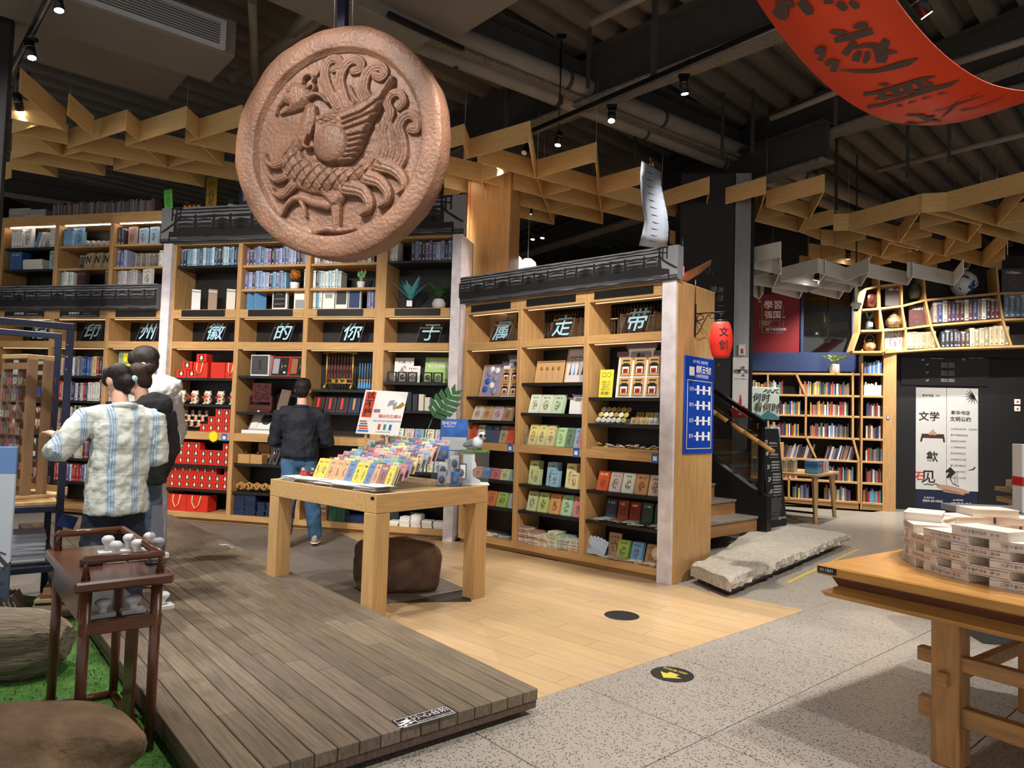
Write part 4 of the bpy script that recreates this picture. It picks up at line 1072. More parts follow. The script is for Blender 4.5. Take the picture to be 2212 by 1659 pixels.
B().bbox(xk1+.005,-.02,0,xk2,.45,4.6,.004).out('cladding','steel',t);B().box(xk2,-.04,0,xk2+.035,.3,4.6).out('edge_trim','black_metal',t)
def sign_on(fr,y,u0,v0,u1,v1,name,lab,matl,th=.006,cat='poster'):
 """flat panel between two pixels on the plane at depth y of a frame; returns the thing, width, height (local origin at lower corner)"""
 x0,z1=fr.px(u0,v0,y);x1,z0=fr.px(u1,v1,y);t=thing(name,lab,cat,fr.w(x0,y,z0),fr.deg)
 B().box(0,-th,0,x1-x0,0,z1-z0).out('sheet',matl,t);return t,x1-x0,z1-z0
t,w,h=sign_on(KW,-.025,1583,772,1615,903,'care_poster','white poster with red hands on the steel column','white')
for i,ch in enumerate('关爱成年'):text(ch,.062,'lettering','ink',t,(w*(.16+.23*i),-.008,h*(.76+(.05 if i==2 else 0))),UP,bold=.02)
text('未',.045,'lettering','ink',t,(w*.66,-.008,h*.70),UP,bold=.02)
text('守护未成年人健康成长',.016,'lettering','ink',t,(w*.5,-.008,h*.64),UP)
b=B()
for s in (-1,1):strokes(b,[(w*(.5+s*.48),h*.16),(w*(.5+s*.38),h*.10),(w*(.5+s*.25),h*.06),(w*(.5+s*.1),h*.10),(w*(.5+s*.14),h*.18),(w*(.5+s*.3),h*.2)],[.07,.07,.06,.04,.03,.012],0,-.0075)
strokes(b,[(0,h*.025),(w,h*.025)],h*.05,0,-.0075);strokes(b,[(w*.5,h*.08),(w*.48,h*.2),(w*.52,h*.3),(w*.5,h*.38)],[.1,.05,.03,.012],0,-.0076)
b.out('red_drawing','red',t)
t,w,h=sign_on(KW,-.02,1594,745,1608,768,'alarm_unit','small white wall unit with a red lever on the steel column','white',.05,'alarm');B().box(w*.3,-.056,h*.15,w*.7,-.05,h*.6).out('lever','red',t)
# ---------------------------------------------------------------- leaning floor guide on the slab
SG=Fr(3.10,8.50,40)
t=thing('floor_guide','tall slanted black floor guide board standing on the stone slab','sign',SG.w(0,0,.17),SG.deg)
XZ=Matrix.Rotation(math.pi/2,4,'X')
xs0,zs0=SG.px(1663,1137);xs1,zs1=SG.px(1700,1130);xt0,zt0=SG.px(1643,926);xt1,zt1=SG.px(1682,926)
zt0=zt1=(zt0+zt1)/2-.17
B().prism([(xs0,0),(xs1,0),(xt1,zt0),(xt0,zt0)],0,.05,M=Matrix.Translation((0,.05,0)) @ XZ).out('board','black_matt',t)
for i,(f,ln) in enumerate((('5F',1),('4F',1),('3F',3),('2F',3),('-1F',3))):
 z=zt0*(.86-.115*i-(.0 if i<2 else .01*i));sx_=(xt0-xs0)*z/zt0+xs0
 text(f,.075,'lettering','white_text',t,(sx_+.09,-.004,z),UP)
 for k_ in range(ln):text('文学社科生活少儿',.024,'lettering','white_text',t,(sx_+.25,-.004,z+.025+(k_-1)*.035),UP,bold=.01)
 B().box(sx_+.15,-.003,z-.045,sx_+.34,-.001,z-.042).out('rule','white_text',t)
text('壹',.30,'lettering','ink_grey',t,(xs0+.12,-.004,.20),UP,bold=.03);text('新华书店',.03,'lettering','white_text',t,(xs1-.09,-.004,.10),UP)
B().lathe([(.001,0),(.022,.0),(.022,.001),(.001,.001)],n=16).out('logo_dot','white_text',t,(xs1-.175,-.003,.10),UP)
# ---------------------------------------------------------------- far low bookcase with slanted dividers
LF=Fr(4.892,12.556,-19.3)
t=thing('low_bookcase','long oak bookcase with slanted dividers under the red poster','bookcase',LF.o,LF.deg);LOWC=t
SZ=[.128,.466,.83,1.216,1.595,1.95,2.33]
B().box(-1.9,.34,0,1.16,.36,2.33).out('back_panel','wall_dark',t);B().bbox(-1.9,.02,0,1.16,.34,.10,.003).out('plinth','oak',t)
for z in SZ:B().bbox(-1.9,0,z-.035,1.16,.34,z,.003).out('shelf','oak',t)
def slant(t,fr,ua,ub,y0=0,y1=.34,th=.032,m_='oak_up',name='divider',o=None):
 xa,za=fr.px(*ua);xb,zb=fr.px(*ub);v=Vector((xb-xa,zb-za));n_=Vector((-v.y,v.x)).normalized()*th/2
 pts=[(xa+n_.x,za+n_.y),(xa-n_.x,za-n_.y),(xb-n_.x,zb-n_.y),(xb+n_.x,zb+n_.y)]
 b=B();V=[(x,y0,z) for x,z in pts]+[(x,y1,z) for x,z in pts];b._add(V,[(0,1,2,3),(7,6,5,4),(0,4,5,1),(1,5,6,2),(2,6,7,3),(3,7,4,0)]);b.out(name,m_,t)
ZZ=lambda x,y:(1440+x*.3073,780+y*.3073)
for a,c in (((910,85),(980,240)),((980,240),(978,540)),((985,540),(1050,680)),((712,95),(715,540)),((715,540),(760,800)),((860,820),(860,975)),((1058,830),(1058,990)),((1310,80),(1310,540)),((1312,545),(1350,690)),((1350,690),(1352,1000))):slant(t,LF,ZZ(*a),ZZ(*c))
# tower beside it and shelves bridging the elevator
TW=thing('tower_bookcase','narrow oak tower bookcase beside the elevator','bookcase',LF.o,LF.deg)
B().box(1.18,.34,0,1.56,.36,4.1).out('back_panel','wall_dark',TW);B().bbox(1.52,0,0,1.56,.34,2.75,.003).out('side','oak_up',TW);B().bbox(1.18,0,0,1.21,.34,2.75,.003).out('side','oak_up',TW)
B().bbox(1.56,.0,0,1.72,.30,2.75,.003).out('jamb','oak_up',TW);B().bbox(1.18,.02,0,1.56,.34,.10,.003).out('plinth','oak',TW)
for z in SZ+[2.68]:B().bbox(1.21,0,z-.035,1.52,.34,z,.003).out('shelf','oak',TW)
EF=Fr(6.29,12.0,-10);EBp=lambda x,y:(1840+x*.16817,560+y*.16817)
BR=thing('bridge_shelves','slanted oak shelves spanning above the elevator','bookcase',EF.o,EF.deg)
for poly in (((430,1195),(1120,1148),(2212,1115),(2500,1105)),((120,920),(400,915),(700,890),(1020,848),(1940,775),(2400,760)),((140,650),(350,635),(650,600),(940,525),(1880,440),(2400,425)),((180,385),(340,345),(640,315)),((10,1190),(390,1190))):
 for a,c in zip(poly,poly[1:]):slant(BR,EF,EBp(*a),EBp(*c),0,.32,.035,'oak','shelf')
for poly in (((12,1180),(95,940),(110,660),(180,380)),((405,1190),(405,915),(360,640),(345,150)),((700,1165),(695,905),(645,610),(640,230)),((1130,1145),(1020,860),(950,530),(920,165)),((2050,1105),(1945,790),(1890,450),(1860,90))):
 for a,c in zip(poly,poly[1:]):slant(BR,EF,EBp(*a),EBp(*c),0,.32)
B().box(-.35,.32,2.66,3.2,.34,4.4).out('back_panel','wall_dark',BR)
# elevator wall
t=structure('wall_elevator',B().box(.2,.5,0,.70,.56,2.75).box(1.70,.5,0,3.4,.56,2.75).box(.70,.5,2.15,1.70,.56,2.75),'wall_black',loc=EF.o,rot=(0,0,R_(EF.deg)))
dr=thing('door_1',None,None,EF.w(.70,.52),EF.deg,kind='structure')
mat('door_poster',C(205,204,200),.35,noise=(8,.03))
for x0,x1 in ((0,.497),(.503,1.0)):B().bbox(x0,0,.0,x1,.03,2.14,.003).out('door_leaf','door_poster',dr)
B().box(0,-.002,0,1.0,-.0005,.36).out('navy_print','navy_metal',dr)
for s,x,z,sz,m_ in (('文学',.22,1.62,.17,'ink'),('歙',.27,.92,.19,'ink'),('石',.08,.58,.17,'red'),('见',.21,.57,.24,'ink'),('新华书店',.72,1.70,.075,'ink'),('文明公约',.72,1.59,.085,'ink'),('新华书店',.20,1.99,.045,'ink'),('皖新',.36,1.99,.03,'tag_blue')):text(s,sz,'lettering',m_,dr,(x,-.004,z),UP,bold=.012)
for i,s in enumerate(('公共场合讲文明，以身作则','爱护书籍轻取轻放','安静阅读不喧哗','上下楼梯轻声走','果皮食物别乱扔','衣冠整洁勿入睡','婴儿推车看好娃','爱护公物不损坏','相互礼让共点赞')):text(s,.035,'lettering','ink_grey',dr,(.56,-.004,1.42-.105*i),UP,align='LEFT')
mat('print_brown',C(176,140,120),.7);mat('print_maroon',C(66,30,26),.6)
b=B();strokes(b,[(.34,.44),(.5,.40),(.7,.36),(.86,.34)],[.04,.1,.1,.03],0,-.004);strokes(b,[(.45,.36),(.78,.30)],[.05,.02],0,-.004);b.out('brush_wash','print_brown',dr)
b=B();strokes(b,[(.10,1.29),(.46,1.29)],.07,0,-.004);strokes(b,[(.11,1.28),(.09,1.19)],.03,0,-.004);strokes(b,[(.45,1.28),(.46,1.19)],.03,0,-.004);b.out('table_print','print_maroon',dr)
b=B();strokes(b,[(.22,1.31),(.28,1.40)],[.05,.005],0,-.0045);strokes(b,[(.28,1.31),(.29,1.42)],[.06,.004],0,-.0045);strokes(b,[(.33,1.31),(.31,1.37)],[.06,.005],0,-.0045);b.out('fan_print','print_brown',dr)
b=B();strokes(b,[(.49,.68),(.56,.72),(.60,.68),(.55,.62),(.50,.58)],[.03,.09,.08,.07,.02],0,-.0045);strokes(b,[(.55,.58),(.60,.48),(.70,.44)],[.012,.012,.01],0,-.0045)
for k_ in range(3):strokes(b,[(.62+k_*.025,.70),(.625+k_*.027,.48)],.005,0,-.0045)
strokes(b,[(.84,.72),(.92,.74),(.95,.78)],[.004,.02,.02],0,-.0045)
for k_ in range(9):a=R_(120+k_*22);strokes(b,[(.93,2.0),(.93+.14*math.cos(a),2.0+.14*math.sin(a))],[.025,.004],0,-.0045)
strokes(b,[(.14,.18+.26),(.2,.20+.26),(.26,.18+.26),(.33,.21+.26),(.38,.18+.26)],.012,0,-.0045);b.out('ink_print','ink',dr)
text('☎ 服务电话',.03,'lettering','white_text',dr,(.22,-.006,.22),UP);text('0559-2513562',.055,'lettering','white_text',dr,(.28,-.006,.165),UP,bold=.01);text('☎ 监督电话',.03,'lettering','white_text',dr,(.68,-.006,.20),UP);text('180 7542 4545',.055,'lettering','white_text',dr,(.73,-.006,.14),UP,bold=.01)
DG=thing('floor_directory','black floor directory board above the elevator door','sign',EF.w(.45,.495,2.17),EF.deg);B().box(0,-.012,0,1.4,0,.5).out('board','black',DG)
for s,x,z in (('4F',.35,.44),('5F',1.0,.46),('3F',.42,.36),('2F',.42,.22),('1F',.42,.08)):text(s,.055,'lettering','white_text',DG,(x,-.014,z),UP,shear=.15)
for x,z,n_ in ((.58,.445,1),(1.2,.46,1),(.75,.36,3),(.75,.22,3),(.75,.08,2)):
 for k_ in range(n_):text('书籍文具少儿阅读生活',.022,'lettering','white_text',DG,(x,-.014,z+.025-.03*k_),UP)
for px,lab in (((2197,868),'small white call plate with a red dot by the elevator, upper of two'),((2197,883),'small white call plate with a red dot by the elevator, lower of two')):
 x,z=EF.px(*px,.5);u=thing('wall_plate',lab,'wall plate',EF.w(x,.5,z),EF.deg);B().bbox(-.045,-.02,-.045,.045,0,.045,.004).out('plate','white',u);B().ball((0,-.02,0),(.018,.006,.018)).out('dot','red',u)
x,z=EF.px(2198,988,.5);u=thing('call_panel','tall steel elevator call panel on the black wall','panel',EF.w(x,.5,z),EF.deg);B().bbox(-.05,-.02,-.22,.05,0,.22,.004).out('plate','steel',u);B().box(-.03,-.022,.06,.03,-.02,.16).out('display','black',u)
for k_ in (0,1):B().lathe([(.001,0),(.016,0),(.014,.006),(.001,.006)],n=14).out('button','chrome',u,(0,-.02,-.08-.06*k_),UP)
x,z=LF.px(1918,902);u=thing('wall_switch','small blue tag stuck on the oak jamb beside the elevator','tag',LF.w(x,0,z),LF.deg);B().bbox(-.018,-.008,-.03,.018,0,.03,.002).out('plate','tag_blue',u);B().box(-.01,-.009,-.02,.01,-.008,.02).out('print','white',u)
# wall above the low bookcase: blue band, red poster, dark window
WL=0.62
x0,z0=LF.px(1600,800,WL);x1,z1=LF.px(1845,620,WL)
structure('wall_upper',B().box(x0-1,WL,2.2,x1+.2,WL+.1,z1+1.5),'wall_dark',loc=LF.o,rot=(0,0,R_(LF.deg)))
zb0=LF.px(1700,803,WL)[1];zb1=LF.px(1700,762,WL)[1]
structure('trim_1',B().bbox(x0-1,WL-.06,zb0,x1+.2,WL,zb1,.004),'wall_blue',loc=LF.o,rot=(0,0,R_(LF.deg)))
mat('poster_red',C(126,34,40),.4,noise=(2,.1))
t,w,h=sign_on(LF,WL-.01,1622,636,1727,762,'red_poster','dark red study poster on the wall above the low bookcase','poster_red')
PX=lambda u,v:(LF.px(u,v,WL-.01)[0]-LF.px(1622,762,WL-.01)[0],LF.px(u,v,WL-.01)[1]-LF.px(1622,762,WL-.01)[1])
for s,u,v,sz in (('“',1643,655,.12),('學習',1672,660,.17),('强国',1671,681,.15),('”',1695,689,.12),('学而时习之',1658,696,.035),('不亦说乎',1656,701,.035),('线下体验空间',1678,712,.06)):q=PX(u,v);text(s,sz,'lettering','white_text',t,(q[0],-.008,q[1]),UP,bold=.014)
b=B()
for a,c in (((1648,658),(1648,718)),((1648,718),(1694,719)),((1694,659),(1694,680)),((1694,692),(1694,706)),((1643,692),(1687,692)),((1643,706),(1687,706)),((1643,692),(1643,706)),((1687,692),(1687,706))):strokes(b,[PX(*a),PX(*c)],.008,0,-.0075)
b.out('frame_lines','grey_text',t)
x0,z0=LF.px(1735,762,WL);x1,z1=LF.px(1840,630,WL)
W1=thing('window_1',None,None,LF.w(x0,WL,z0),LF.deg,kind='structure');B().box(0,-.02,0,x1-x0,-.012,z1-z0).out('pane','glass_dark',W1);B().box(-.05,-.05,-.02,0,0,z1-z0).box(x1-x0,-.05,-.02,x1-x0+.05,0,z1-z0).out('window_frame','wall_blue',W1)
# dome camera
q=CAM+ray(1849,664)*(10.6/ray(1849,664).y);t=thing('dome_camera','white dome security camera on a white pole','camera',q)
B().tube([(0,0,.06),(0,0,.62)],.022,12).out('pole','white',t);B().lathe([(.03,.075),(.075,.06),(.078,.03),(.06,.02),(.058,-.02),(.05,-.03)],n=20).out('housing','white',t);B().ball((0,0,-.03),(.04,.04,.035)).out('dome','black',t)
B().tube([(0,0,.60),(0,0,CZ-q.z)],.012,8).out('drop_tube','ceiling_dark',t)
# ---------------------------------------------------------------- far display table with books
c0,cl,cr=gz(1770,1026,.7),gz(1636,1010,.7),gz(1832,1016,.7)
TF=Fr(c0.x,c0.y,math.degrees(math.atan2(cr.y-c0.y,cr.x-c0.x)));LW=min(1.0,(cr-c0).length);LDp=1.25
t=thing('display_table','oak table with splayed legs and dark floor bars','table',TF.w(0,0),TF.deg)
B().bbox(-.05,0,.665,LW+.1,LDp,.705,.006).out('table_top','oak_table_x',t)
for (x,y,dx,dy) in ((.06,.08,-.05,-.03),(LW-.02,.08,.06,-.03),(.06,LDp-.1,-.05,.03),(LW-.02,LDp-.1,.06,.03)):
 b=B();b.tube([(x+dx,y+dy,0),(x,y,.665)],[.03,.045],4,sm=False);b.out('leg','oak_table',t)
B().box(.0,.05,.13,.03,LDp,.16).box(LW,.05,.13,LW+.03,LDp,.16).out('floor_bar','black_metal',t)
random.seed(21)
TF2=Fr(*TF.w(0,0).xy,TF.deg-90)  # along the other front edge
for k_ in range(24):item(BOOK,'book',TF2,-1.18+k_*.034,.06,.7055,.031,.14,random.uniform(.17,.2),random.choice([C(214,206,190),C(196,186,168),C(228,224,214),C(180,160,140)]),'pale spined book in the row on the splayed-leg table','book','row of pale books on the splayed-leg table')
for k_ in range(8):item(BOXM,'book',TF,.02+random.uniform(-.01,.01),.03,.7055+k_*.023,.24,.18,.0225,random.choice([C(70,130,190),C(120,180,215),C(50,100,160)]),'blue book lying in the stack on the splayed-leg table corner','book','stack of blue books on the splayed-leg table')
for k_ in range(12):item(BOOK,'book',TF,.30+k_*.033,.05,.7055,.03,.15,random.uniform(.16,.19),random.choice([C(236,234,230),C(220,214,206),C(200,60,50)]),'white spined book at the short end of the splayed-leg table','book','white books on the splayed-leg table')
# tier stand with upright blue books, and the slanted message board
t=thing('tier_stand','oak tier stand behind the floor guide carrying blue books','stand',TF.w(.24,.75,.7055),TF.deg)
B().bbox(0,0,0,.55,.40,.42,.006).out('block','oak_table',t);
for k_ in range(9):item(BOOK,'book',TF,.26+k_*.05,.78,1.127,.045,.16,.24,random.choice([C(70,130,190),C(150,200,220),C(215,228,232)]),'blue book facing out on the oak tier stand','book','blue books on the oak tier stand')
q0=CAM+ray(1617,900)*(10.6/ray(1617,900).y);GF=Fr(q0.x,q0.y,8)
x1,z1=GF.px(1684,838);x0,z0=GF.px(1617,905)
t=thing('message_board','pale green board with brush writing and painted hills','sign',GF.w(0,0,z0),GF.deg);w,h=x1,z1-z0
mat('pale_green',C(206,222,206),.5);mat('teal_print',C(70,128,138),.6)
B().bbox(0,0,0,w,.015,h,.004).out('board','pale_green',t);text('开何时',.14,'lettering','ink',t,(w*.26,-.004,h*.66),UP,bold=.012,shear=.1);text('看何时',.14,'lettering','print_maroon',t,(w*.58,-.004,h*.36),UP,bold=.012,shear=.1)
b=B();strokes(b,[(0,h*.08),(w*.2,h*.10),(w*.4,h*.06),(w*.6,h*.14),(w*.8,h*.11),(w,h*.04)],[.08,.1,.05,.12,.08,.03],0,-.003);b.out('hills','teal_print',t)
b=B();strokes(b,[(w*.45,h*.86),(w*.6,h*.92),(w*.75,h*.88),(w*.97,h*.96)],[.006,.01,.006,.012],0,-.003)
for k_ in range(10):a=.5+k_*.05;b.ball((w*a,-.002,h*(.88+.05*math.sin(k_*2))),(.012,.001,.01),6,4)
b.out('branch','ink',t);B().box(w*.3,-.01,-.02,w*.8,.03,.0).box(w*.5,.02,-.5,w*.55,.04,0).out('holder','black_metal',t)
# ---------------------------------------------------------------- books in the far cases
random.seed(5)
rows=[]
for (xa,xb,zi) in ((-.75,-.05,5),(.2,1.02,5),(-.5,.25,4),(.38,1.02,4),(-.5,.2,3),(.38,1.02,3),(-.1,.42,2),(.62,1.08,2),(-.4,.2,1),(.7,1.08,1),(.1,.4,0),(.62,1.05,0),(-1.5,-.8,3),(-1.5,-.6,4),(-1.5,-.8,5),(-1.2,-.5,0),(-.9,-.2,1)):
 rows.append((LF,xa,xb,.06,SZ[zi],(.17,.25),.16,P_ALL if zi!=2 else P_DARK+P_MIX,14 if zi==2 else 0))
FAR_ROWS=rows
for zi,pal in ((6,[C(226,226,226),C(90,140,200),C(150,60,60)]),(5,[C(232,228,214),C(238,236,228)]),(4,P_DARK+P_MIX),(3,P_DARK),(2,P_ALL),(1,P_DARK+[C(170,60,50)]),(0,[C(70,160,150),C(210,110,60),C(200,60,50),C(60,60,66),C(120,160,200)])):
 FAR_ROWS.append((LF,1.23 if zi in (6,5,0) else 1.27,1.515,.05,SZ[zi],(.17,.24),.16,pal,0))
def erow(u0,u1,v,hs,pal,where,ws):
 x0,z0=EF.px(*EBp(u0,v[0]));x1,z1=EF.px(*EBp(u1,v[1]));x=x0
 while x<x1-.02:
  w=random.uniform(*ws);f=(x+w/2-x0)/(x1-x0);c=random.choice(pal);t_=random.uniform(.85,1.1);c=tuple(q*t_ for q in c)
  item(BOOK,'book',EF,x,.05,z0+(z1-z0)*f+.012,w*.97,.2,random.uniform(*hs),c,cname(c)+' spined book '+where,'book','books on the shelves above the elevator');x+=w+.001
erow(720,1095,(1155,1140),(.27,.29),P_TAN,'next to the slanted divider above the elevator',(.07,.08))
erow(1165,1360,(1138,1130),(.27,.3),[C(30,32,40),C(40,44,56)],'on the lowest board above the elevator',(.06,.07))
erow(1365,1530,(1130,1122),(.26,.27),[C(70,50,40),C(60,44,60)],'with ornate bands above the elevator',(.065,.07))
erow(1535,2020,(1122,1108),(.28,.33),P_TAN,'in the gilt row above the elevator',(.07,.08))
erow(1060,1905,(820,762),(.34,.37),[C(225,222,214),C(60,70,120),C(214,206,190),C(90,50,56),C(60,40,44),C(110,64,62),C(150,130,120)],'on the second board above the elevator',(.06,.075))
erow(1975,2250,(752,740),(.36,.4),[C(92,66,100),C(110,130,150),C(90,110,140)],'past the last slanted divider above the elevator',(.08,.09))
def standing(u,v,w,h,col,lab,name='book'):
 x,z=EF.px(*EBp(u,v));item(CARD,name,EF,x,.1,z+.012,w,.04,h,col,lab,name.replace('_',' '))
standing(455,595,.27,.34,C(88,80,78),'grey picture book facing out on the curved shelf');standing(450,1175,.28,.38,C(196,206,212),'pale blue cover book facing out by the tower');standing(620,1170,.06,.38,C(226,216,196),'cream slipcased book beside the pale blue cover');standing(1965,420,.36,.40,C(66,56,64),'dark photo album facing out on the top bridge shelf');standing(765,860,.26,.36,C(84,52,50),'dark brown picture book facing out above the elevator');standing(650,1170,.06,.36,C(176,130,120),'pinkish slim book beside the cream slipcase')
x,z=EF.px(*EBp(1500,470));t=thing('porcelain_vase','round blue and white porcelain vase above the elevator','vase',EF.w(x,.18,z+.012),EF.deg)
m=mat('porcelain',C(206,212,214),.2);nt=m.node_tree;tc=nt.nodes.new('ShaderNodeTexCoord');nz=nt.nodes.new('ShaderNodeTexNoise');nz.inputs['Scale'].default_value=5.5;nz.inputs['Detail'].default_value=6;nt.links.new(tc.outputs['Object'],nz.inputs['Vector'])
nt.links.new(mixc(nt,mth(nt,'GREATER_THAN',nz.outputs[0],.54),C(196,204,206),C(40,60,110)),nt.nodes['Principled BSDF'].inputs['Base Color'])
B().lathe([(.09,0),(.13,.03),(.19,.12),(.21,.22),(.19,.33),(.12,.41),(.07,.43),(.07,.46),(.085,.48)],n=28).out('body','porcelain',t)
x,z=EF.px(*EBp(580,875));t=thing('gilt_pot','squat gilt patterned pot on the curved shelf','pot',EF.w(x,.15,z+.012));mat('gilt',C(120,100,66),.4,noise=(30,.8));B().lathe([(.08,0),(.13,.06),(.13,.13),(.07,.2),(.03,.24),(.01,.27)],n=20).out('body','gilt',t)
x,z=EF.px(*EBp(270,610));t=thing('gilt_pot','dark round pot with a gold splash near the dome camera','pot',EF.w(x,.15,z+.012));B().lathe([(.07,0),(.12,.08),(.12,.18),(.06,.26),(.05,.30)],n=20).out('body','mahogany',t)
x,z=EF.px(*EBp(850,510));t=thing('stoneware_jar','dim grey green jar on the curved shelf','jar',EF.w(x,.15,z+.03));mat('celadon',C(70,78,68),.4);B().lathe([(.07,0),(.1,.06),(.1,.16),(.06,.22),(.07,.25)],n=20).out('body','celadon',t)
# ---------------------------------------------------------------- plants
def leafy(t,n,ln,wd,rise,m_,z0=0.,name='leaf',droop=.35,fold=.0,seed=0,jag=False):
 rg=random.Random(seed)
 for i in range(n):
  a=2*math.pi*(i+rg.uniform(-.3,.3))/n*2.4;l=ln*rg.uniform(.7,1.1);e=rise*rg.uniform(.7,1.2);k_=7;b=B();L=[];Rr=[];Md=[]
  for j in range(k_+1):
   f=j/k_;r=l*f*math.cos(e*(1-.3*f));z=l*f*math.sin(e)-droop*l*f*f
   wv=wd*math.sin(math.pi*min(1,f*.92+.06))**.8*(1 if not jag else (1 if j % 2 else .35))
   c=Vector((math.cos(a)*r,math.sin(a)*r,z+z0));s=Vector((-math.sin(a),math.cos(a),0))*wv/2;up=Vector((0,0,wv*.25))
   L.append(c+s+up);Md.append(c);Rr.append(c-s+up)
  b.grid([L,Md,Rr]);b.out(name,m_,t)
def pot(t,prof,m_,name='pot'):B().lathe(prof,n=20).out(name,m_,t)
def plant_at(loc,lab,name='potted_plant'):return thing(name,lab,'plant',loc)
SOIL=lambda t,r,z:B().lathe([(.001,z-.01),(r,z-.01),(r,z),(.001,z+.004)],n=16).out('soil','rock_dark',t)
q=LF.w(*[0.78,.16,2.335]);t=plant_at(q,'bright pale green fern in a patterned white pot on the low bookcase','potted_fern')
m=mat('marble_pot',C(225,224,220),.35);pot(t,[(.07,0),(.085,.02),(.085,.15),(.078,.165),(.07,.16)],'marble_pot');SOIL(t,.07,.155);leafy(t,18,.36,.085,1.0,'leaf_pale',.16,droop=.45,seed=3,jag=True)
x,z=EF.px(*EBp(250,905));t=plant_at(EF.w(x,.14,z+.012),'dark aloe in a black pot with a white label on the curved shelf','potted_aloe');pot(t,[(.05,0),(.07,.01),(.06,.03),(.065,.14),(.06,.15)],'black');B().box(-.035,-.07,.05,.035,-.064,.12).out('label','white',t);leafy(t,11,.27,.035,1.25,'leaf_dark',.14,droop=.1,seed=4)
x,z=EF.px(*EBp(260,1175));t=plant_at(EF.w(x,.14,z+.012),'small wicker basket of dried lavender with a heart tag','flower_basket');mat('wicker',C(150,112,66),.8,noise=(50,.5));pot(t,[(.06,0),(.10,.05),(.10,.10),(.07,.14)],'wicker','basket')
b=B();b.tube([(.09*math.cos(a),0,.12+.17*math.sin(a)) for a in [math.pi*i/14 for i in range(15)]],.008,8);b.out('handle','wicker',t)
mat('lavender',C(72,74,100),.9);leafy(t,26,.17,.03,1.0,'lavender',.1,'sprig',.3,seed=6)
mat('heart',C(236,226,214),.6);B().ball((0,-.10,.06),(.03,.006,.028)).out('heart_tag','heart',t)
# ---------------------------------------------------------------- goods: shared pieces
def sbooks(fr,x0,x1,y,z,hs,dep,pal,*a,**k):FAR_ROWS.append((fr,x0,x1,y,z,hs,dep,pal,0))
def mesh_cat():
 b=B();b.ball((0,0,.30),(.30,.26,.32),12,8);b.ball((0,-.04,.74),(.30,.25,.24),12,8)
 for s in (-1,1):
  b.tube([(s*.18,-.02,.88),(s*.24,-.02,1.0)],[.10,.01],6);b.tube([(s*.24,-.12,.36),(s*.26,-.26,.55)],[.08,.07],6,1 if s<0 else 0);b.ball((s*.16,-.22,.06),(.12,.14,.07),8,5)
 b.tube([(.24*math.cos(a),-.04+.21*math.sin(a),.54) for a in [2*math.pi*i/14 for i in range(15)]],.035,6,1)
 b.ball((.02,-.26,.33),(.11,.06,.13),8,6,2);b.ball((0,-.28,.70),(.06,.03,.04),6,4,1)
 for s in (-1,1):b.ball((s*.10,-.27,.77),(.03,.02,.04),6,4,3)
 return b.mesh('cat_figurine',['cat_cream','red','gold','ink'])
mat('cat_cream',C(226,208,184),.4,noise=(4,.1));CAT=mesh_cat()
def mesh_redbox():
 b=B();b.bbox(0,0,0,1,1,1,.012);b.box(.26,-.006,.22,.74,.01,.86,1);b.ball((.5,-.01,.44),(.17,.03,.20),8,6,2);b.ball((.5,-.012,.68),(.13,.03,.11),8,5,2);b.box(.42,-.03,.30,.58,-.02,.50,3)
 return b.mesh('toy_box',['red_box','black','cat_cream','gold'])
REDBOX=mesh_redbox()
def handles(t,w,h,x0=.0,y=-.004,m_='rope'):
 for yy in (y,):
  b=B();b.tube([(w*.28,yy,h*.98),(w*.30,yy-.012,h*.55),(w*.45,yy-.018,h*.22),(w*.62,yy-.014,h*.4),(w*.68,yy,h*.98)],.006,7);b.out('rope_handle',m_,t)
def gift_bag(fr,x,y,z,w,d,h,lab,grp,col='red_box',loops=True):
 t=thing('gift_bag',lab,'gift bag',fr.w(x,y,z),fr.deg,grp);B().bbox(0,0,0,w,d,h,.004).out('bag',col,t)
 if loops:handles(t,w,h)
 return t
def cards(fr,x0,x1,y,z,w,h,cols,n,tilt,lab,grp,th=.008,step=.011,name='souvenir_card',cat='card',gap=1.12,me=None,rz=0.):
 """files of cards leaning back one behind the other"""
 x=x0
 for i,c in enumerate(cols):
  for k in range(n):
   cc=tuple(min(1,v*random.uniform(.93,1.06)) for v in c)
   item(me or CARD,name,fr,x+random.uniform(-.003,.003),y+k*step,z+.002,w*random.uniform(.97,1.0),th,h*random.uniform(.97,1.0),cc,lab.format(c=cname(c)),cat,grp,tilt=tilt,rz=rz)
  x+=w*gap
  if x+w>x1+.02:break
def pile(fr,x,y,z,w,d,th,n,cols,lab,grp,name='packet',cat='packet',me=None,jit=.006):
 for k in range(n):
  item(me or BOXM,name,fr,x+random.uniform(-jit,jit),y+random.uniform(-jit,jit),z+.0005+k*(th+.0005),w,d,th,tuple(v*random.uniform(.9,1.08) for v in random.choice(cols)),lab,cat,grp,rz=random.uniform(-2,2) if jit else 0)
# ---------------------------------------------------------------- goods: long wall, bay under the character hui
random.seed(31)
x0,x1=MB_[0];Z=LOWM[0]
books(MID,x0+.03,x1,.05,3.168,(.215,.235),.17,P_BLUE,'on the top shelf over the hui niche','blue books over the hui niche',(.032,.05))
for xx,cc,lab in ((x0+.16,C(232,230,226),'white boxed book with a black label over the hui niche'),(x0+.40,C(150,124,100),'brown covered book standing over the hui niche'),(x0+.66,C(224,216,204),'cream marbled book standing over the hui niche')):
 item(BOOK,'book',MID,xx,.12,2.611,.05,.10,.27,cc,lab,'book',rz=-52)
 item(CARD,'book_cover_label',MID,xx,.117,2.63,.001,.001,.001,cc,lab,'label') if False else None
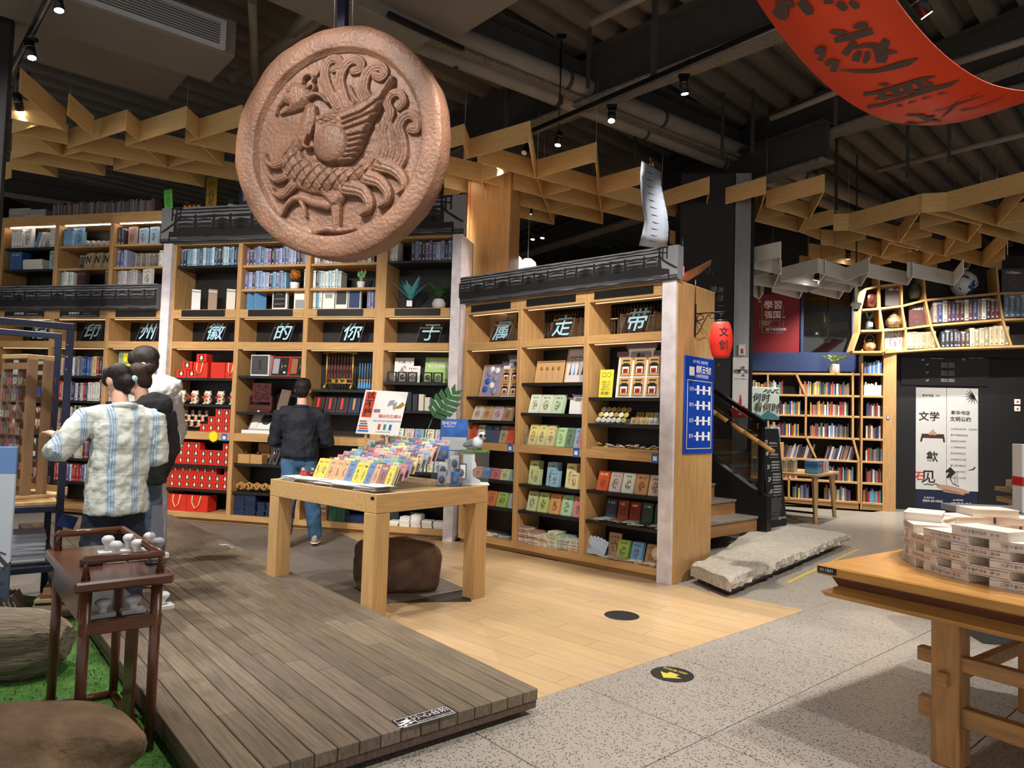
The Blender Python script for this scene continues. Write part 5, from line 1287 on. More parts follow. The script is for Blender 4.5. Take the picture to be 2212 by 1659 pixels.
# red gift boxes and bags
for (xx,zz) in ((.02,0),(.17,0),(.10,.105),(.30,.20)):
 o=item(REDBOX,'toy_box',MID,x0+xx+.02,.06,Z[3]+zz+.001,.14,.12,.10,None,'small red and white window box stacked beside the gift bags','box','window boxes beside the gift bags')
for k,xx in enumerate((.27,.50,.71)):
 gift_bag(MID,x0+xx,.10 if k else .075,Z[3]+.001,.20 if k<2 else .165,.10,.20,'red paper gift bag with cream rope on the shelf under the hui niche','red bags under the hui niche',loops=(k!=1))
for k in range(5):
 item(CAT,'lucky_cat',MID,x0+.10+k*.185,.12,Z[2]+.001,.17,.16,.17,None,'large cream lucky cat figurine in the middle row','figurine','large lucky cats');
wr=thing('wire_riser','small stepped wire riser holding little cats','rack',MID.w(x0+.03,.05,1.101),MID.deg);b=B()
for i in range(3):
 for yy in (0,):b.tube([(0,.03+i*.07,.06*(i+1)),(.40,.03+i*.07,.06*(i+1))],.003,5);b.tube([(.40,.03+i*.07,0),(.40,.03+i*.07,.06*(i+1)),(.40,.03+(i+1)*.07,.06*(i+1))],.003,5);b.tube([(0,.03+i*.07,0),(0,.03+i*.07,.06*(i+1))],.003,5)
b.out('wire_frame','chrome',wr)
for i in range(3):
 for k in range(4):item(CAT,'lucky_cat',MID,x0+.09+k*.10,.075+i*.07,1.104+.06*(i+1),.075,.07,.08,None,'small cream lucky cat figurine on the wire riser','figurine','small lucky cats on the wire riser')
LR='red toy box with a window in the stacked rows under the lucky cats'
for i,n in enumerate((4,3,2)):
 for k in range(n):item(REDBOX,'toy_box',MID,x1-.04-.105*(n-k),.06,1.101+i*.0955,.10,.10,.095,None,'red toy box in the stepped pile beside the yellow price star','box','stepped pile of red toy boxes')
for zi,base in ((1,Z[1]),(0,Z[0])):
 for i in range(3):
  for k in range(8):
   if i==2 and k in ((4,5,6) if zi else (6,)):continue
   item(REDBOX,'toy_box',MID,x0+.015+k*.107,.05+(.05 if (i==2 and not zi) else 0),base+.001+i*.0905,.103,.10,.09,None,('red toy box in the rows just below the yellow price star','red toy box in the lowest rows above the rope bags')[1-zi],'box',('red toy boxes below the price star','red toy boxes above the rope bags')[1-zi])
for k in range(2):gift_bag(MID,x0+.02+.26*k,.06,.116,.255 if k==0 else .30,.18,.20,('red rope bag on the bottom shelf beside the uprights','wide red rope bag on the bottom shelf')[k],None)
# ---------------------------------------------------------------- bay under the character de
x0,x1=MB_[1];Z=LOWM[1]
books(MID,x0+.015,x1-.01,.05,3.158,(.20,.24),.17,P_PURP,'on the top shelf over the de niche','purple and blue books over the de niche',(.038,.055))
xe=books(MID,x0+.01,x0+.58,.05,2.862,(.20,.23),.17,P_PURP+P_BLUE[1:3],'beside the orange topiary','books beside the orange topiary',(.04,.055))
item(BOOK,'book',MID,x1-.04,.05,2.862,.035,.16,.235,C(226,226,220),'white book against the upright by the orange topiary','book')
for k in range(2):item(BOOK,'book',MID,x0+.02+.10*k,.10,2.611,.05,.14,.225,C(96,150,196),'pale blue patterned book turned outward above the de niche','book','pale blue books above the de niche',rz=-30)
def cover_book(x,w,h,col,lab,lines,ink_='ink',z=2.611,panel=None,rz=0.,fr=MID,y=.10):
 t=thing('display_book',lab,'book',fr.w(x,y,z),fr.deg+rz);B().bbox(0,0,0,w,.045,h,.003).out('cover',col,t);B().box(.004,.004,h-.004,w+.002,.041,h+.001).out('page_block','pages',t)
 if panel:B().box(w*panel[0],-.002,h*panel[1],w*panel[2],0,h*panel[3]).out('panel',panel[4],t)
 for s,fx,fz,sz in lines:text(s,sz,'lettering',ink_,t,(w*fx,-.0035,h*fz),UP)
cover_book(x0+.375,.20,.25,'white','white book with a black panel reading simple fashion quality',(('SIMPLE',.48,.80,.032),('FASHION',.48,.55,.032),('QUALITY',.48,.30,.032)),'grey_text',panel=(.08,.12,.9,.94,'black'))
cover_book(x0+.67,.185,.25,'paper','cream fashion magazine book above the de niche',(('FASHION',.5,.88,.036),),panel=(.12,.08,.82,.5,'grey_text'))
t=plant_at(MID.w(x0+.66,.12,2.862),'small round orange topiary in a white pot','topiary');pot(t,[(.035,0),(.05,.01),(.058,.085),(.052,.088)],'white');SOIL(t,.05,.082);B().tube([(0,0,.08),(0,0,.14)],.005,6).out('stem','rock_dark',t)
rg_=random.Random(2);b=B();b.ball((0,0,.185),.05,12,8)
for k in range(160):
 a,c=rg_.uniform(0,6.28),math.acos(rg_.uniform(-1,1));v=Vector((math.sin(c)*math.cos(a),math.sin(c)*math.sin(a),math.cos(c)));b.tube([Vector((0,0,.185))+v*.045,Vector((0,0,.185))+v*.07],[.004,.002],4)
b.out('crown','moss_orange',t)
t=thing('briefcase_box','grey presentation box with a leather handle','box',MID.w(x0+.12,.10,Z[3]+.001),MID.deg);B().bbox(0,0,0,.25,.14,.26,.004).out('body','white',t);B().box(.012,-.003,.02,.238,0,.25).out('panel','ink_grey',t);B().bbox(.115,-.012,.08,.14,-.003,.20,.003).out('handle','print_maroon',t)
for k in range(2):
 t=thing('stationery_set',('open red gift box with a grey notebook and pen','open red gift box with a tan notebook and pen')[k],'gift box',MID.w(x0+.39+.245*k,.11,Z[3]+.001),MID.deg);t.rotation_euler[0]=R_(-10)
 B().bbox(0,0,0,.24,.05,.25,.003).out('tray','red',t);B().box(.012,-.003,.012,.228,0,.238).out('lining','black',t);mat('suede',C(150,96,60),.9) if 'suede' not in MATS else None
 B().bbox(.025,-.015,.03,.11,-.002,.22,.003).out('notebook','grey_text' if k==0 else 'suede',t);B().tube([(.145,-.008,.04),(.145,-.008,.2)],.005,8).out('pen','chrome',t);B().lathe([(.001,0),(.016,0),(.014,.008),(.001,.008)],n=14).out('seal','gold',t,(.185,-.003,.13),UP);B().box(.17,-.006,.04,.20,-.002,.06).out('price_label','white',t)
t=thing('carved_screen','dark red carved wooden table screen on a stand','ornament',MID.w(x0+.10,.12,Z[2]+.001),MID.deg);B().bbox(.03,.02,.12,.29,.045,.36,.004).out('frame','mahogany',t)
b=B();rg_=random.Random(4)
for k in range(60):b.ball((.06+rg_.random()*.2,.018,.15+rg_.random()*.18),(.014,.008,.012),6,4)
b.out('carving','mahogany',t);B().bbox(0,-.03,0,.32,.08,.025,.004).bbox(.02,.0,.025,.30,.06,.09,.004).bbox(.0,.0,.025,.025,.06,.2,.003).bbox(.295,.0,.025,.32,.06,.2,.003).out('stand','mahogany',t);B().box(.15,-.034,.004,.18,-.03,.02).out('price_label','white',t)
item(BOXM,'wooden_block',MID,x0+.46,.14,Z[2]+.001,.13,.02,.30,C(104,84,70),'plain walnut board leaning beside the carved screen','board',tilt=12,lean=8)
t=thing('inkstone_set','open white gift box with a round dark inkstone','gift box',MID.w(x0+.06,.06,1.101),MID.deg);B().bbox(0,0,0,.42,.24,.04,.003).out('tray','white',t)
b=B().bbox(0,0,0,.42,.03,.26,.003);lid=b.out('lid','grey_text',t,(.02,.10,.04),(R_(-28),0,R_(0)));B().box(.02,-.003,.02,.40,0,.24).out('lining','paper',lid);B().lathe([(.001,0),(.075,0),(.07,.015),(.001,.015)],n=24).out('inkstone','ink_grey',lid,(.22,-.002,.15),UP);B().box(.27,-.006,.03,.38,-.003,.12).out('leaflet','white',lid);B().box(.05,-.02,.03,.12,-.003,.1).out('brush_rest','paper',lid)
for k in range(2):
 item(BOXM,'wooden_box',MID,x0+.03+.17*k,.06,Z[1]+.001,.16,.12,.11,C(190,146,90),'small plain oak box with a brass bell on it','box','oak boxes with bells');item(BOXM,'oak_board',MID,x0+.18+.17*k,.25,Z[1]+.001,.16,.02,.24,C(182,136,80),'thin oak board standing behind the bell boxes','board','oak boards behind the bell boxes')
 u=thing('brass_bell','little dark brass bell resting on an oak box','bell',MID.w(x0+.11+.17*k,.11,Z[1]+.112),0,'brass bells');B().lathe([(.03,0),(.028,.02),(.015,.035),(.004,.042),(.006,.055)],n=14).out('bell','mahogany',u)
for k in range(3):
 t=thing('pen_box','open black pen box leaning in the de bay','gift box',MID.w(x0+.42+.15*k,.08,Z[1]+.004),MID.deg,'black pen boxes');t.rotation_euler=(R_(-8),R_(14),R_(MID.deg));B().bbox(0,0,0,.13,.035,.26,.003).out('tray','black',t);B().box(.012,-.002,.012,.118,0,.248).out('lining','ink_grey' if k<2 else 'grey_text',t);B().tube([(.05,-.008,.03),(.05,-.008,.22)],.007,8).out('pen','chrome',t);B().tube([(.085,-.008,.06),(.085,-.008,.2)],.01,8).out('cylinder','mahogany',t)
for k in range(7):
 u=thing('rattan_coil','coil of pale twisted rattan on the low black shelf','rattan',MID.w(x0+.06+k*.11,.10,Z[0]+.062),0,'rattan coils');b=B();b.tube([(.045*math.cos(a),.045*math.sin(a)*.5,.03*math.sin(a*3+k)) for a in [2*math.pi*i/20 for i in range(21)]],.012,7);b.tube([(.03*math.cos(a),.02,.04*math.sin(a)) for a in [2*math.pi*i/16 for i in range(17)]],.012,7);b.out('coil','bamboo',u)
for cx_,cnt,wd in ((.01,9,.145),(.16,9,.145),(.33,6,.10),(.45,6,.10),(.58,5,.12),(.71,5,.12)):pile(MID,x0+cx_,.05,.116,wd,.16,.027,cnt,[C(32,42,72),C(28,38,66)],'navy flat gift box in the stacks on the bottom shelf','navy gift boxes on the bottom shelf','gift_box','gift box')
# ---------------------------------------------------------------- bay under the character ni
x0,x1=MB_[2];Z=LOWM[2]
books(MID,x0+.02,x1-.01,.05,3.158,(.19,.22),.17,[C(226,222,214),C(190,186,180),C(70,60,70)],'behind the hanging medallion over the ni niche','books behind the medallion',(.03,.05))
books(MID,x0+.015,x0+.40,.05,2.862,(.20,.235),.17,[C(222,222,214),C(160,196,206),C(210,214,208),C(60,56,70)],'beside the cactus','books beside the cactus',(.035,.05))
t=plant_at(MID.w(x0+.61,.12,2.862),'small red-tipped cactus in a white pot','cactus');pot(t,[(.032,0),(.04,.01),(.05,.08),(.046,.084)],'white');b=B()
for c in ((0,0,.12,.022,.05),(-.03,0,.17,.018,.035),(.03,.0,.165,.018,.035),(.0,.01,.2,.016,.03),(.045,0,.2,.014,.025)):b.ball(c[:3],(c[3],c[3]*.5,c[4]),10,8)
mat('cactus',C(110,160,96),.6);b.out('pads','cactus',t);b=B()
for c in ((-.035,-.01,.205),(.03,-.01,.2),(.0,-.01,.232),(.05,-.01,.226)):b.ball(c,.009,6,5)
b.out('flowers','red',t)
for k in range(3):item(BOOK,'book',MID,x0+.01+.04*k,.08,2.611,.036,.15,.25,(C(226,222,206),C(90,150,180),C(220,228,228))[k],'upright book at the edge above the ni niche','book','upright books at the edge above the ni niche')
cover_book(x0+.13,.15,.27,'paper','white open-spread book with a black seal above the ni niche',(('Residential',.55,.82,.02),),panel=(.2,.52,.85,.72,'grey_text'))
cover_book(x0+.295,.155,.255,'paper','photo book with a band portrait above the ni niche',(('GRAPHIC',.5,.92,.016),),panel=(.08,.25,.92,.86,'ink_grey'))
cover_book(x0+.465,.155,.255,'paper','graphic design book with a blue arch cover',(('GRAPHIC DESIGN',.5,.94,.016),),panel=(.06,.08,.94,.88,'wall_blue'))
books(MID,x1-.14,x1-.005,.08,2.611,(.23,.25),.16,P_PURP[:3],'at the upright above the ni niche','purple books at the upright above the ni niche',(.04,.045))
t=thing('brush_rack','gilt wooden brush rack hung with dark red brushes','rack',MID.w(x0+.17,.16,Z[3]+.001),MID.deg);b=B()
for x in (.02,.36):b.tube([(x,0,.03),(x,0,.44)],.011,8);b.tube([(x,-.06,.01),(x,0,.09),(x,.06,.01)],.012,7)
b.tube([(-.03,0,.44),(.19,0,.455),(.41,0,.44)],.012,8);b.tube([(.02,0,.08),(.36,0,.08)],.009,7);b.tube([(.02,0,.13),(.36,0,.13)],.007,7)
for k in range(3):b.box(.09+k*.075,-.006,.085,.14+k*.075,.006,.125)
b.out('frame','gold',t);mat('brush_red',C(92,40,36),.5)
for k in range(8):x=.05+k*.04;b=B();b.tube([(x,0,.44),(x,0,.30-(k % 3)*.02)],.0035,6);b.tube([(x,0,.30),(x,0,.20)],.012,8);b.tube([(x,0,.20),(x,0,.10-(k % 2)*.05)],[.012,.006],8);b.out('brush','brush_red',t)
t=thing('tassel_stand','clear stand hung with pale blue tassels','stand',MID.w(x0+.60,.16,Z[3]+.001),MID.deg);B().tube([(0,0,.32),(.28,0,.32)],.006,6).tube([(.13,0,0),(.13,0,.32)],.006,6).out('bar','clear',t);mat('tassel_blue',C(96,160,214),.7);B().bbox(-.02,-.04,0,.3,.06,.006,.002).out('foot','clear',t)
for k in range(8):x=.02+k*.034;b=B();b.tube([(x,0,.32),(x,-.004,.14)],.004,6);b.ball((x,-.004,.12),.014,8,6,1);b.tube([(x,-.004,.11),(x,-.004,.02)],[.007,.018],8);b.out('tassel',['tassel_blue','bamboo'],t)
for k in range(5):
 t=thing('pen_set','slim open gift box holding a brush on the shelf behind the promotion board','gift box',MID.w(x0+.05+.155*k,.10,Z[2]+.001),MID.deg,'slim open gift boxes');t.rotation_euler[0]=R_(-14);B().bbox(0,0,0,.14,.03,.20,.003).out('tray',('print_maroon','ink_grey','ink_grey','wall_blue','wall_blue')[k],t);B().box(.012,-.002,.012,.128,0,.188).out('lining',('mahogany','black','black','navy_metal','navy_metal')[k],t);B().bbox(.055,-.01,.03,.085,-.002,.17,.003).out('brush',('red','red','red','bamboo','bamboo')[k],t)
for k in range(2):cover_book(x0+.10+.105*k,.095,.26,'suede',('brown slipcased book standing on the bottom shelf next to its twin','brown slipcased book standing on the bottom shelf beside the green boxes')[k],(('徽州',.5,.62,.035),('故事',.5,.4,.035)),'white_text',.116)
mat('green_box',C(36,74,56),.5)
for k in range(4):item(BOXM,'gift_box',MID,x0+.33+.055*k,.08,.116,.05,.14,.20,C(36,76,58),'dark green upright gift box on the bottom shelf','gift box','dark green gift boxes')
item(BOXM,'gift_box',MID,x0+.56,.07,.116,.23,.15,.08,C(28,38,72),'single wide navy gift box next to the green boxes','gift box')
# ---------------------------------------------------------------- bay under the character yu
x0,x1=MB_[3];Z=LOWM[3]
books(MID,x0+.005,x0+.15,.05,3.168,(.22,.24),.17,[C(60,110,150),C(226,222,216),C(90,60,90)],'at the upright over the yu niche','books at the upright over the yu niche',(.045,.055))
books(MID,x0+.27,x1-.01,.05,3.168,(.21,.235),.17,P_PURP,'over the plants of the yu bay','books over the plants',(.038,.05))
t=plant_at(MID.w(x0+.25,.14,2.611),'spiky blue green agave in a black pot with a white label','agave');pot(t,[(.05,0),(.075,.008),(.055,.02),(.062,.11),(.056,.115)],'black');B().box(-.035,-.068,.03,.03,-.062,.1).out('label','white',t);leafy(t,17,.30,.045,1.2,'leaf_blue',.10,droop=.05,seed=8)
t=plant_at(MID.w(x0+.60,.14,2.611),'bushy green leafy plant in a round white pot','leafy_plant');mat('pot_grey',C(196,194,190),.5);pot(t,[(.045,0),(.075,.03),(.08,.07),(.06,.11),(.055,.12)],'pot_grey');leafy(t,22,.24,.085,1.0,'leaf',.12,droop=.25,seed=9)
for k in range(2):item(CARD,'price_card',MID,x0+.04+.17*k,.22-.06*k,Z[3]+.001,.24-.06*k,.006,.30-.10*k,C(228,226,222),('large white product card leaning at the back of the yu bay','smaller white price card in front of the large one')[k],'card',tilt=6)
t=thing('green_notice','bright green notice board leaning in the yu bay','sign',MID.w(x0+.42,.22,Z[3]+.001),MID.deg);t.rotation_euler[0]=R_(-8);mat('lime',C(168,206,116),.5);B().bbox(0,0,0,.37,.006,.31,.002).out('board','lime',t);text('国家级非遗',.05,'lettering','white_text',t,(.185,-.003,.26),UP,bold=.02);text('徽墨非遗制香技',.042,'lettering','white_text',t,(.185,-.003,.20),UP,bold=.02)
for k in range(5):
 t=thing('coin_frame','small clear case holding a round charm','ornament',MID.w(x0+.03+.125*k+(.06 if k>2 else 0),.06,Z[3]+.001),MID.deg,'clear charm cases');B().box(0,0,0,.012,.03,.12).box(.098,0,0,.11,.03,.12).box(.012,0,0,.098,.03,.012).box(.012,0,.108,.098,.03,.12).out('case','black',t);B().box(.012,.012,.012,.098,.014,.108).out('window','clear',t);B().lathe([(.001,0),(.032,0),(.032,.006),(.001,.006)],n=18).out('charm','mahogany' if k % 2 else 'rock',t,(.055,.02,.06),UP)
for k in range(7):item(BOXM,'tea_bottle',MID,x0+.03+.075*k,.12,Z[2]+.001,.06,.06,random.uniform(.15,.22),(C(40,44,60),C(34,36,44))[k % 2] if k<5 else C(206,196,180),'dark upright gift canister behind the leaf on the yu shelf','canister','dark canisters of the yu bay')
for k in range(4):item(BOXM,'gift_box',MID,x0+.58+.052*k,.10,Z[2]+.001,.046,.07,.13,C(220,214,204),'small white upright box behind the monstera leaf','gift box','small white boxes behind the monstera leaf')
for zz in (1.101,Z[0]+.001,Z[1]+.001):cards(MID,x0+.02,x1,.07,zz,.11,.13,[C(225,220,210),C(190,210,200),C(206,180,170),C(120,150,190),C(226,214,180),C(200,200,205),C(170,90,80)],2,12,'{c} postcard pack on the shelves behind the notebook table','postcard packs behind the notebook table')
for i in range(5):pile(MID,x0+.12+.135*i,.05,.116,.12,.12,.027,(2,4,5,3,3)[i],[C(232,228,220),C(224,218,206)],'small white flat box stacked on the bottom shelf of the yu bay','white boxes on the bottom shelf','gift_box','gift box')
for i in range(2):pile(MID,x0+.02+.3*i,.20,.116,.16,.14,.03,5,[C(44,44,48)],'dark grey box at the back of the yu bottom shelf','dark boxes on the bottom shelf','gift_box','gift box')
# ---------------------------------------------------------------- the lit bookcase
x0,x1=LB[2]
for k in range(2):item(BOOK,'book',MID,x0+.01+.05*k,.06,3.468,.045,.16,.235,C(60,52,70),'dark patterned spine book on the lit shelf','book','dark patterned books on the lit shelf')
for k,c in enumerate((C(170,140,130),C(160,185,205),C(160,185,205),C(165,190,210))):item(CARD,'book',MID,x0+.13+.165*k,.10,3.468,.145,.035,(.24,.22,.23,.235)[k],c,('tan blue figure cover book on the lit shelf','pale blue medallion cover book on the lit shelf')[k>0],'book','cover books on the lit shelf',rz=-12)
books(MID,x0+.01,x0+.20,.06,3.173,(.21,.24),.16,P_PURP[:4],'on the second lit shelf','purple books on the second lit shelf',(.045,.055));books(MID,x1-.15,x1,.06,3.173,(.2,.23),.16,[C(226,224,214)],'against the stone post','white books against the stone post',(.045,.05))
for k in range(20):item(BOOK,'magazine',MID,x0+.22+.0205*k,.14,3.173,.019,.14,.20,random.choice([C(60,56,52),C(90,84,76),C(160,150,130)]),'thin back-issue magazine on the second lit shelf','magazine','thin back-issue magazines')
books(MID,x0+.05,x0+.36,.05,2.921,(.20,.22),.16,[C(196,190,196),C(110,170,200),C(226,222,212),C(170,166,166)],'over the zhou niche','books over the zhou niche',(.035,.05));item(CARD,'book',MID,x0+.42,.06,2.921,.19,.04,.22,C(222,220,214),'white cover book with a grey sketch over the zhou niche','book',rz=-18)
t=plant_at(MID.w(x1-.08,.10,2.921),'tiny green succulent in a black dish beside the stone post','succulent');pot(t,[(.03,0),(.05,.02),(.05,.04)],'black');leafy(t,10,.09,.04,.9,'leaf',.04,seed=12)
x0,x1=LB[1]
for k in range(5):item(BOOK,'folder',MID,x0+.02+.034*k,.06,3.468,.033,.20,.245,C(120,176,214) if k<4 else C(170,205,230),'light blue box file on the lit shelf over the yin niche','folder','light blue box files')
item(CARD,'folder',MID,x0+.20,.08,3.468,.17,.03,.245,C(120,180,220),'light blue folder with white stripes facing out','folder',rz=-20)
for k in range(6):item(CARD,'patterned_book',MID,x0+.36+.075*k,.05+.012*k,3.470+.0,.075,.16,.05,C(226,224,222),'white book with black zigzags leaning in the row','book','zigzag patterned books',rz=0,lean=-24)
item(BOOK,'book',MID,x1-.05,.05,3.468,.04,.16,.255,C(40,42,50),'tall black and white book against the upright over yin','book')
for k in range(7):item(BOOK,'magazine',MID,x0+.20+.03*k,.16,3.173,.026,.14,.21,C(50,46,44),'thin dark magazine behind the letter covers','magazine','thin dark magazines')
for k in range(3):
 t=thing('letter_book','tan book with a large black letter N on its cover','book',MID.w(x0+.36+.14*k,.06,3.174),MID.deg-14,'letter cover books');t.rotation_euler[0]=R_(-10);mat('tan_cover',C(190,170,140),.6) if 'tan_cover' not in MATS else None
 B().bbox(0,0,0,.16,.03,.21,.003).out('cover','tan_cover',t);text('N',.14,'lettering','ink',t,(.08,-.003,.11),UP,bold=.01)
books(MID,x0+.02,x0+.26,.05,2.921,(.20,.22),.16,[C(200,216,214),C(150,196,210),C(226,226,216)],'on the third shelf over the yin niche','books on the third shelf over yin',(.035,.05));item(CARD,'book',MID,x0+.27,.06,2.921,.20,.05,.21,C(80,56,52),'dark brown cover book over the yin niche','book',rz=-15);books(MID,x1-.09,x1,.05,2.921,(.22,.23),.16,[C(200,196,180),C(90,90,84)],'against the upright over the yin niche','books against the upright over yin',(.035,.045))
for z,pal,hs in ((1.763,P_MIX+[C(70,110,190),C(110,90,170)],(.23,.26)),(1.440,[C(226,220,204),C(236,230,220),C(190,50,40),C(40,50,110)],(.22,.25)),(1.101,P_DARK+[C(210,190,90)],(.24,.28)),(.695,P_MIX,(.22,.26)),(.398,[C(60,90,160),C(170,46,40),C(232,228,220)],(.20,.24))):
 books(MID,x0+.10,x1-.01,.05,z,hs,.16,pal,'in the long wall bay beside the navy stand','books in the bay beside the navy stand',(.026,.05))
x0,x1=LB[2]
t=thing('tin_tray','pale green tin tray with yellow window panels','tray',MID.w(x0+.06,.12,1.763),MID.deg);mat('tin_green',C(150,176,140),.4,metal=.3);B().bbox(0,0,0,.34,.03,.33,.02).out('tray','tin_green',t)
for k in range(2):B().bbox(.09,-.006,.05+.14*k,.27,-.001,.16+.14*k,.004).out('window_panel','star_yellow',t)
books(MID,x0+.45,x1,.05,1.763,(.22,.25),.16,[C(90,110,190),C(226,226,224)],'behind the shoppers on the upper wall shelf','books behind the shoppers',(.04,.05));sbooks(MID,x0+.02,x1,.05,1.440,(.22,.25),.16,P_MIX,'behind the shoppers on the middle wall shelf','books behind the shoppers',(.035,.05));sbooks(MID,x0+.02,x1,.05,.398,(.22,.25),.16,P_MIX,'on the low shelf behind the shoppers','books behind the shoppers',(.04,.06));sbooks(MID,x0+.02,x1,.05,1.101,(.22,.25),.16,P_MIX,'on the beam behind the shoppers','books behind the shoppers',(.04,.06))
x0,x1=LB[0]
for k in range(4):item(BOOK,'box_file',MID,x0+.06+.045*k,.06,3.468,.042,.2,.26,C(236,236,234),'white box file on the lit shelf over the hidden niche','folder','white box files')
item(CARD,'box_file',MID,x0+.24,.08,3.468,.20,.05,.26,C(232,232,230),'white wide album on the lit shelf over the hidden niche','album',rz=-18)
for k in range(3):item(BOOK,'book',MID,x0+.44+.06*k,.06,3.475,.04,.16,.22,(C(90,160,210),C(232,230,228),C(222,222,224))[k],'leaning book on the lit shelf by the white files','book','leaning books by the white files',lean=18)
for k in range(2):item(BOOK,'box_file',MID,x1-.13+.06*k,.05,3.468,.055,.18,.26,C(230,230,230),'white grooved box against the upright on the lit shelf','box','white grooved boxes')
item(CARD,'box_file',MID,x0+.05,.06,3.173,.20,.14,.25,C(50,100,160),'deep blue storage box on the second shelf','box');pile(MID,x0+.28,.06,3.173,.32,.2,.034,4,[C(222,218,208)],'white long box in the stack beside the deep blue box','white long boxes','long_box','box');item(CARD,'box_file',MID,x1-.13,.06,3.173,.12,.12,.25,C(140,180,190),'pale teal box at the upright of the second shelf','box')
t=plant_at(MID.w(x0+.46,.12,2.921),'thin grassy plant in the dark third shelf','grass_plant');pot(t,[(.03,0),(.045,.04)],'black');leafy(t,12,.16,.012,1.2,'leaf_dark',.04,seed=14)
for z,pal in ((1.763,[C(222,216,190),C(236,232,224)]),(1.440,P_MIX),(1.101,[C(200,90,50),C(226,216,196)]),(.695,P_MIX),(.398,P_ALL)):sbooks(MID,x0+.15,x1-.01,.05,z,(.22,.26),.16,pal,'seen through the navy stand','books seen through the navy stand',(.035,.05))
# things on top of the lit bookcase
random.seed(77)
x=-6.45
for k in range(2):pile(MID,-6.48+.26*k,.03,3.881,.34,.2,.025,5-k,[C(150,146,140),C(170,166,160)],'grey magazine lying in the dusty pile on the bookcase top','dusty magazine piles','magazine','magazine')
sbooks(MID,-5.75,-4.15,.03,3.881,(.13,.18),.13,[C(70,74,84),C(96,92,88),C(110,90,76),C(120,120,124),C(90,60,50)],'in the dusty row on the bookcase top','dusty row on the bookcase top',(.025,.04))
item(CARD,'green_card',MID,-4.00,.02,3.886,.12,.006,.26,C(90,190,80),'bright green handwritten card on the roof board','card',lean=-6);item(CARD,'yellow_hanging',MID,-3.62,.30,3.886,.16,.006,.5,C(176,140,30),'yellow paper banner hanging behind the roof board','banner')
t=plant_at(MID.w(-3.10,.12,3.886),'tiny green plant in a dim pot on the roof board','small_plant');pot(t,[(.04,0),(.05,.06)],'pot_grey');leafy(t,14,.12,.02,1.1,'leaf',.06,seed=15)
item(BOOK,'box_file',MID,-2.95,.05,3.886,.18,.12,.24,C(30,34,56),'tall navy box on the roof board beside the small plant','box');item(BOXM,'box_file',MID,-2.6,.08,3.886,.3,.1,.12,C(60,54,56),'low dark box on the roof board behind the medallion','box')
u=thing('model_train','small black and orange model engine on the roof board','ornament',MID.w(-3.72,.0,3.886),MID.deg);mat('dull_orange',C(176,110,40),.6);B().bbox(0,0,.02,.28,.06,.06,.004).bbox(.02,.005,.06,.1,.055,.1,.004).out('body','black',u)
for k in range(4):B().tube([(.04+.065*k,-.004,.022),(.04+.065*k,.0,.022)],.022,12).out('wheel','dull_orange',u)
for x0,x1 in RB:sbooks(RCF,x0+.02,x1-.02,.46,2.20,(.20,.27),.15,[C(206,186,150),C(220,204,172),C(190,160,120),C(228,220,200)])
stuff_books('small_books',FAR_ROWS,'rows of small mixed books filling the far and shaded shelves')
# ---------------------------------------------------------------- gift bookcase contents
random.seed(41)
def framed(fr,x,y,z,w,h,lab,backc,tilt=12,name='framed_display'):
 t=thing(name,lab,'frame',fr.w(x,y,z),fr.deg);t.rotation_euler[0]=R_(-tilt);e=.012
 B().box(0,0,0,w,.018,e).box(0,0,h-e,w,.018,h).box(0,0,e,e,.018,h-e).box(w-e,0,e,w,.018,h-e).out('frame','oak_table_x',t);B().box(e,.008,e,w-e,.014,h-e).out('backing',backc,t);return t
def house(fr,x,y,z,w,h,lab):
 """stepped-gable display card with packets"""
 t=thing('gable_display',lab,'display',fr.w(x,y,z),fr.deg);t.rotation_euler[0]=R_(-8)
 M_=Matrix.Translation((0,.012,0)) @ Matrix.Rotation(math.pi/2,4,'X')
 B().prism([(0,0),(w,0),(w,h*.80),(w*.80,h*.80),(w*.80,h*.94),(w*.2,h*.94),(w*.2,h*.80),(0,h*.80)],0,.012,M=M_).out('board','white',t);mat('roof_purple',C(112,92,108),.6) if 'roof_purple' not in MATS else None
 r=B();r.box(w*.16,-.008,h*.90,w*.84,.016,h*1.0);r.box(-.02,-.008,h*.76,w*.22,.016,h*.85);r.box(w*.78,-.008,h*.76,w*1.02,.016,h*.85)
 for s in (w*.16,w*.84):r.tube([(s,0,h*.99),(s+(.015 if s>w/2 else-.015),0,h*1.04)],.006,6)
 r.out('roof','roof_purple',t);B().bbox(w*.28,-.006,h*.70,w*.72,0,h*.84,.012).out('plaque','grey_text',t);text('黄山',h*.085,'lettering','ink',t,(w*.5,-.009,h*.77),UP,bold=.02)
 return t
PKT=None
def packet(t,x,z,w,h,y=-.012):
 global PKT
 if PKT is None:
  mat('kraft',C(206,160,100),.6);mat('gate_red',C(150,32,26),.6);b=B();b.bbox(0,0,0,1,.25,1,.02,0);b.box(.2,-.03,.14,.8,0,.5,1);b.box(.3,-.04,.14,.7,-.02,.38,2);b.box(.12,-.04,.5,.88,0,.62,3);b.box(.25,-.04,.62,.75,0,.70,3);b.box(.2,-.01,.8,.8,0,.88,3);b.box(.12,-.02,.1,.22,0,.5,3);b.box(.78,-.02,.1,.88,0,.5,3)
  PKT=b.mesh('packet',['kraft','white','gate_red','ink'])
 obj('packet',PKT,t,(x,y,z),(0,0,0),(w,.03,h))
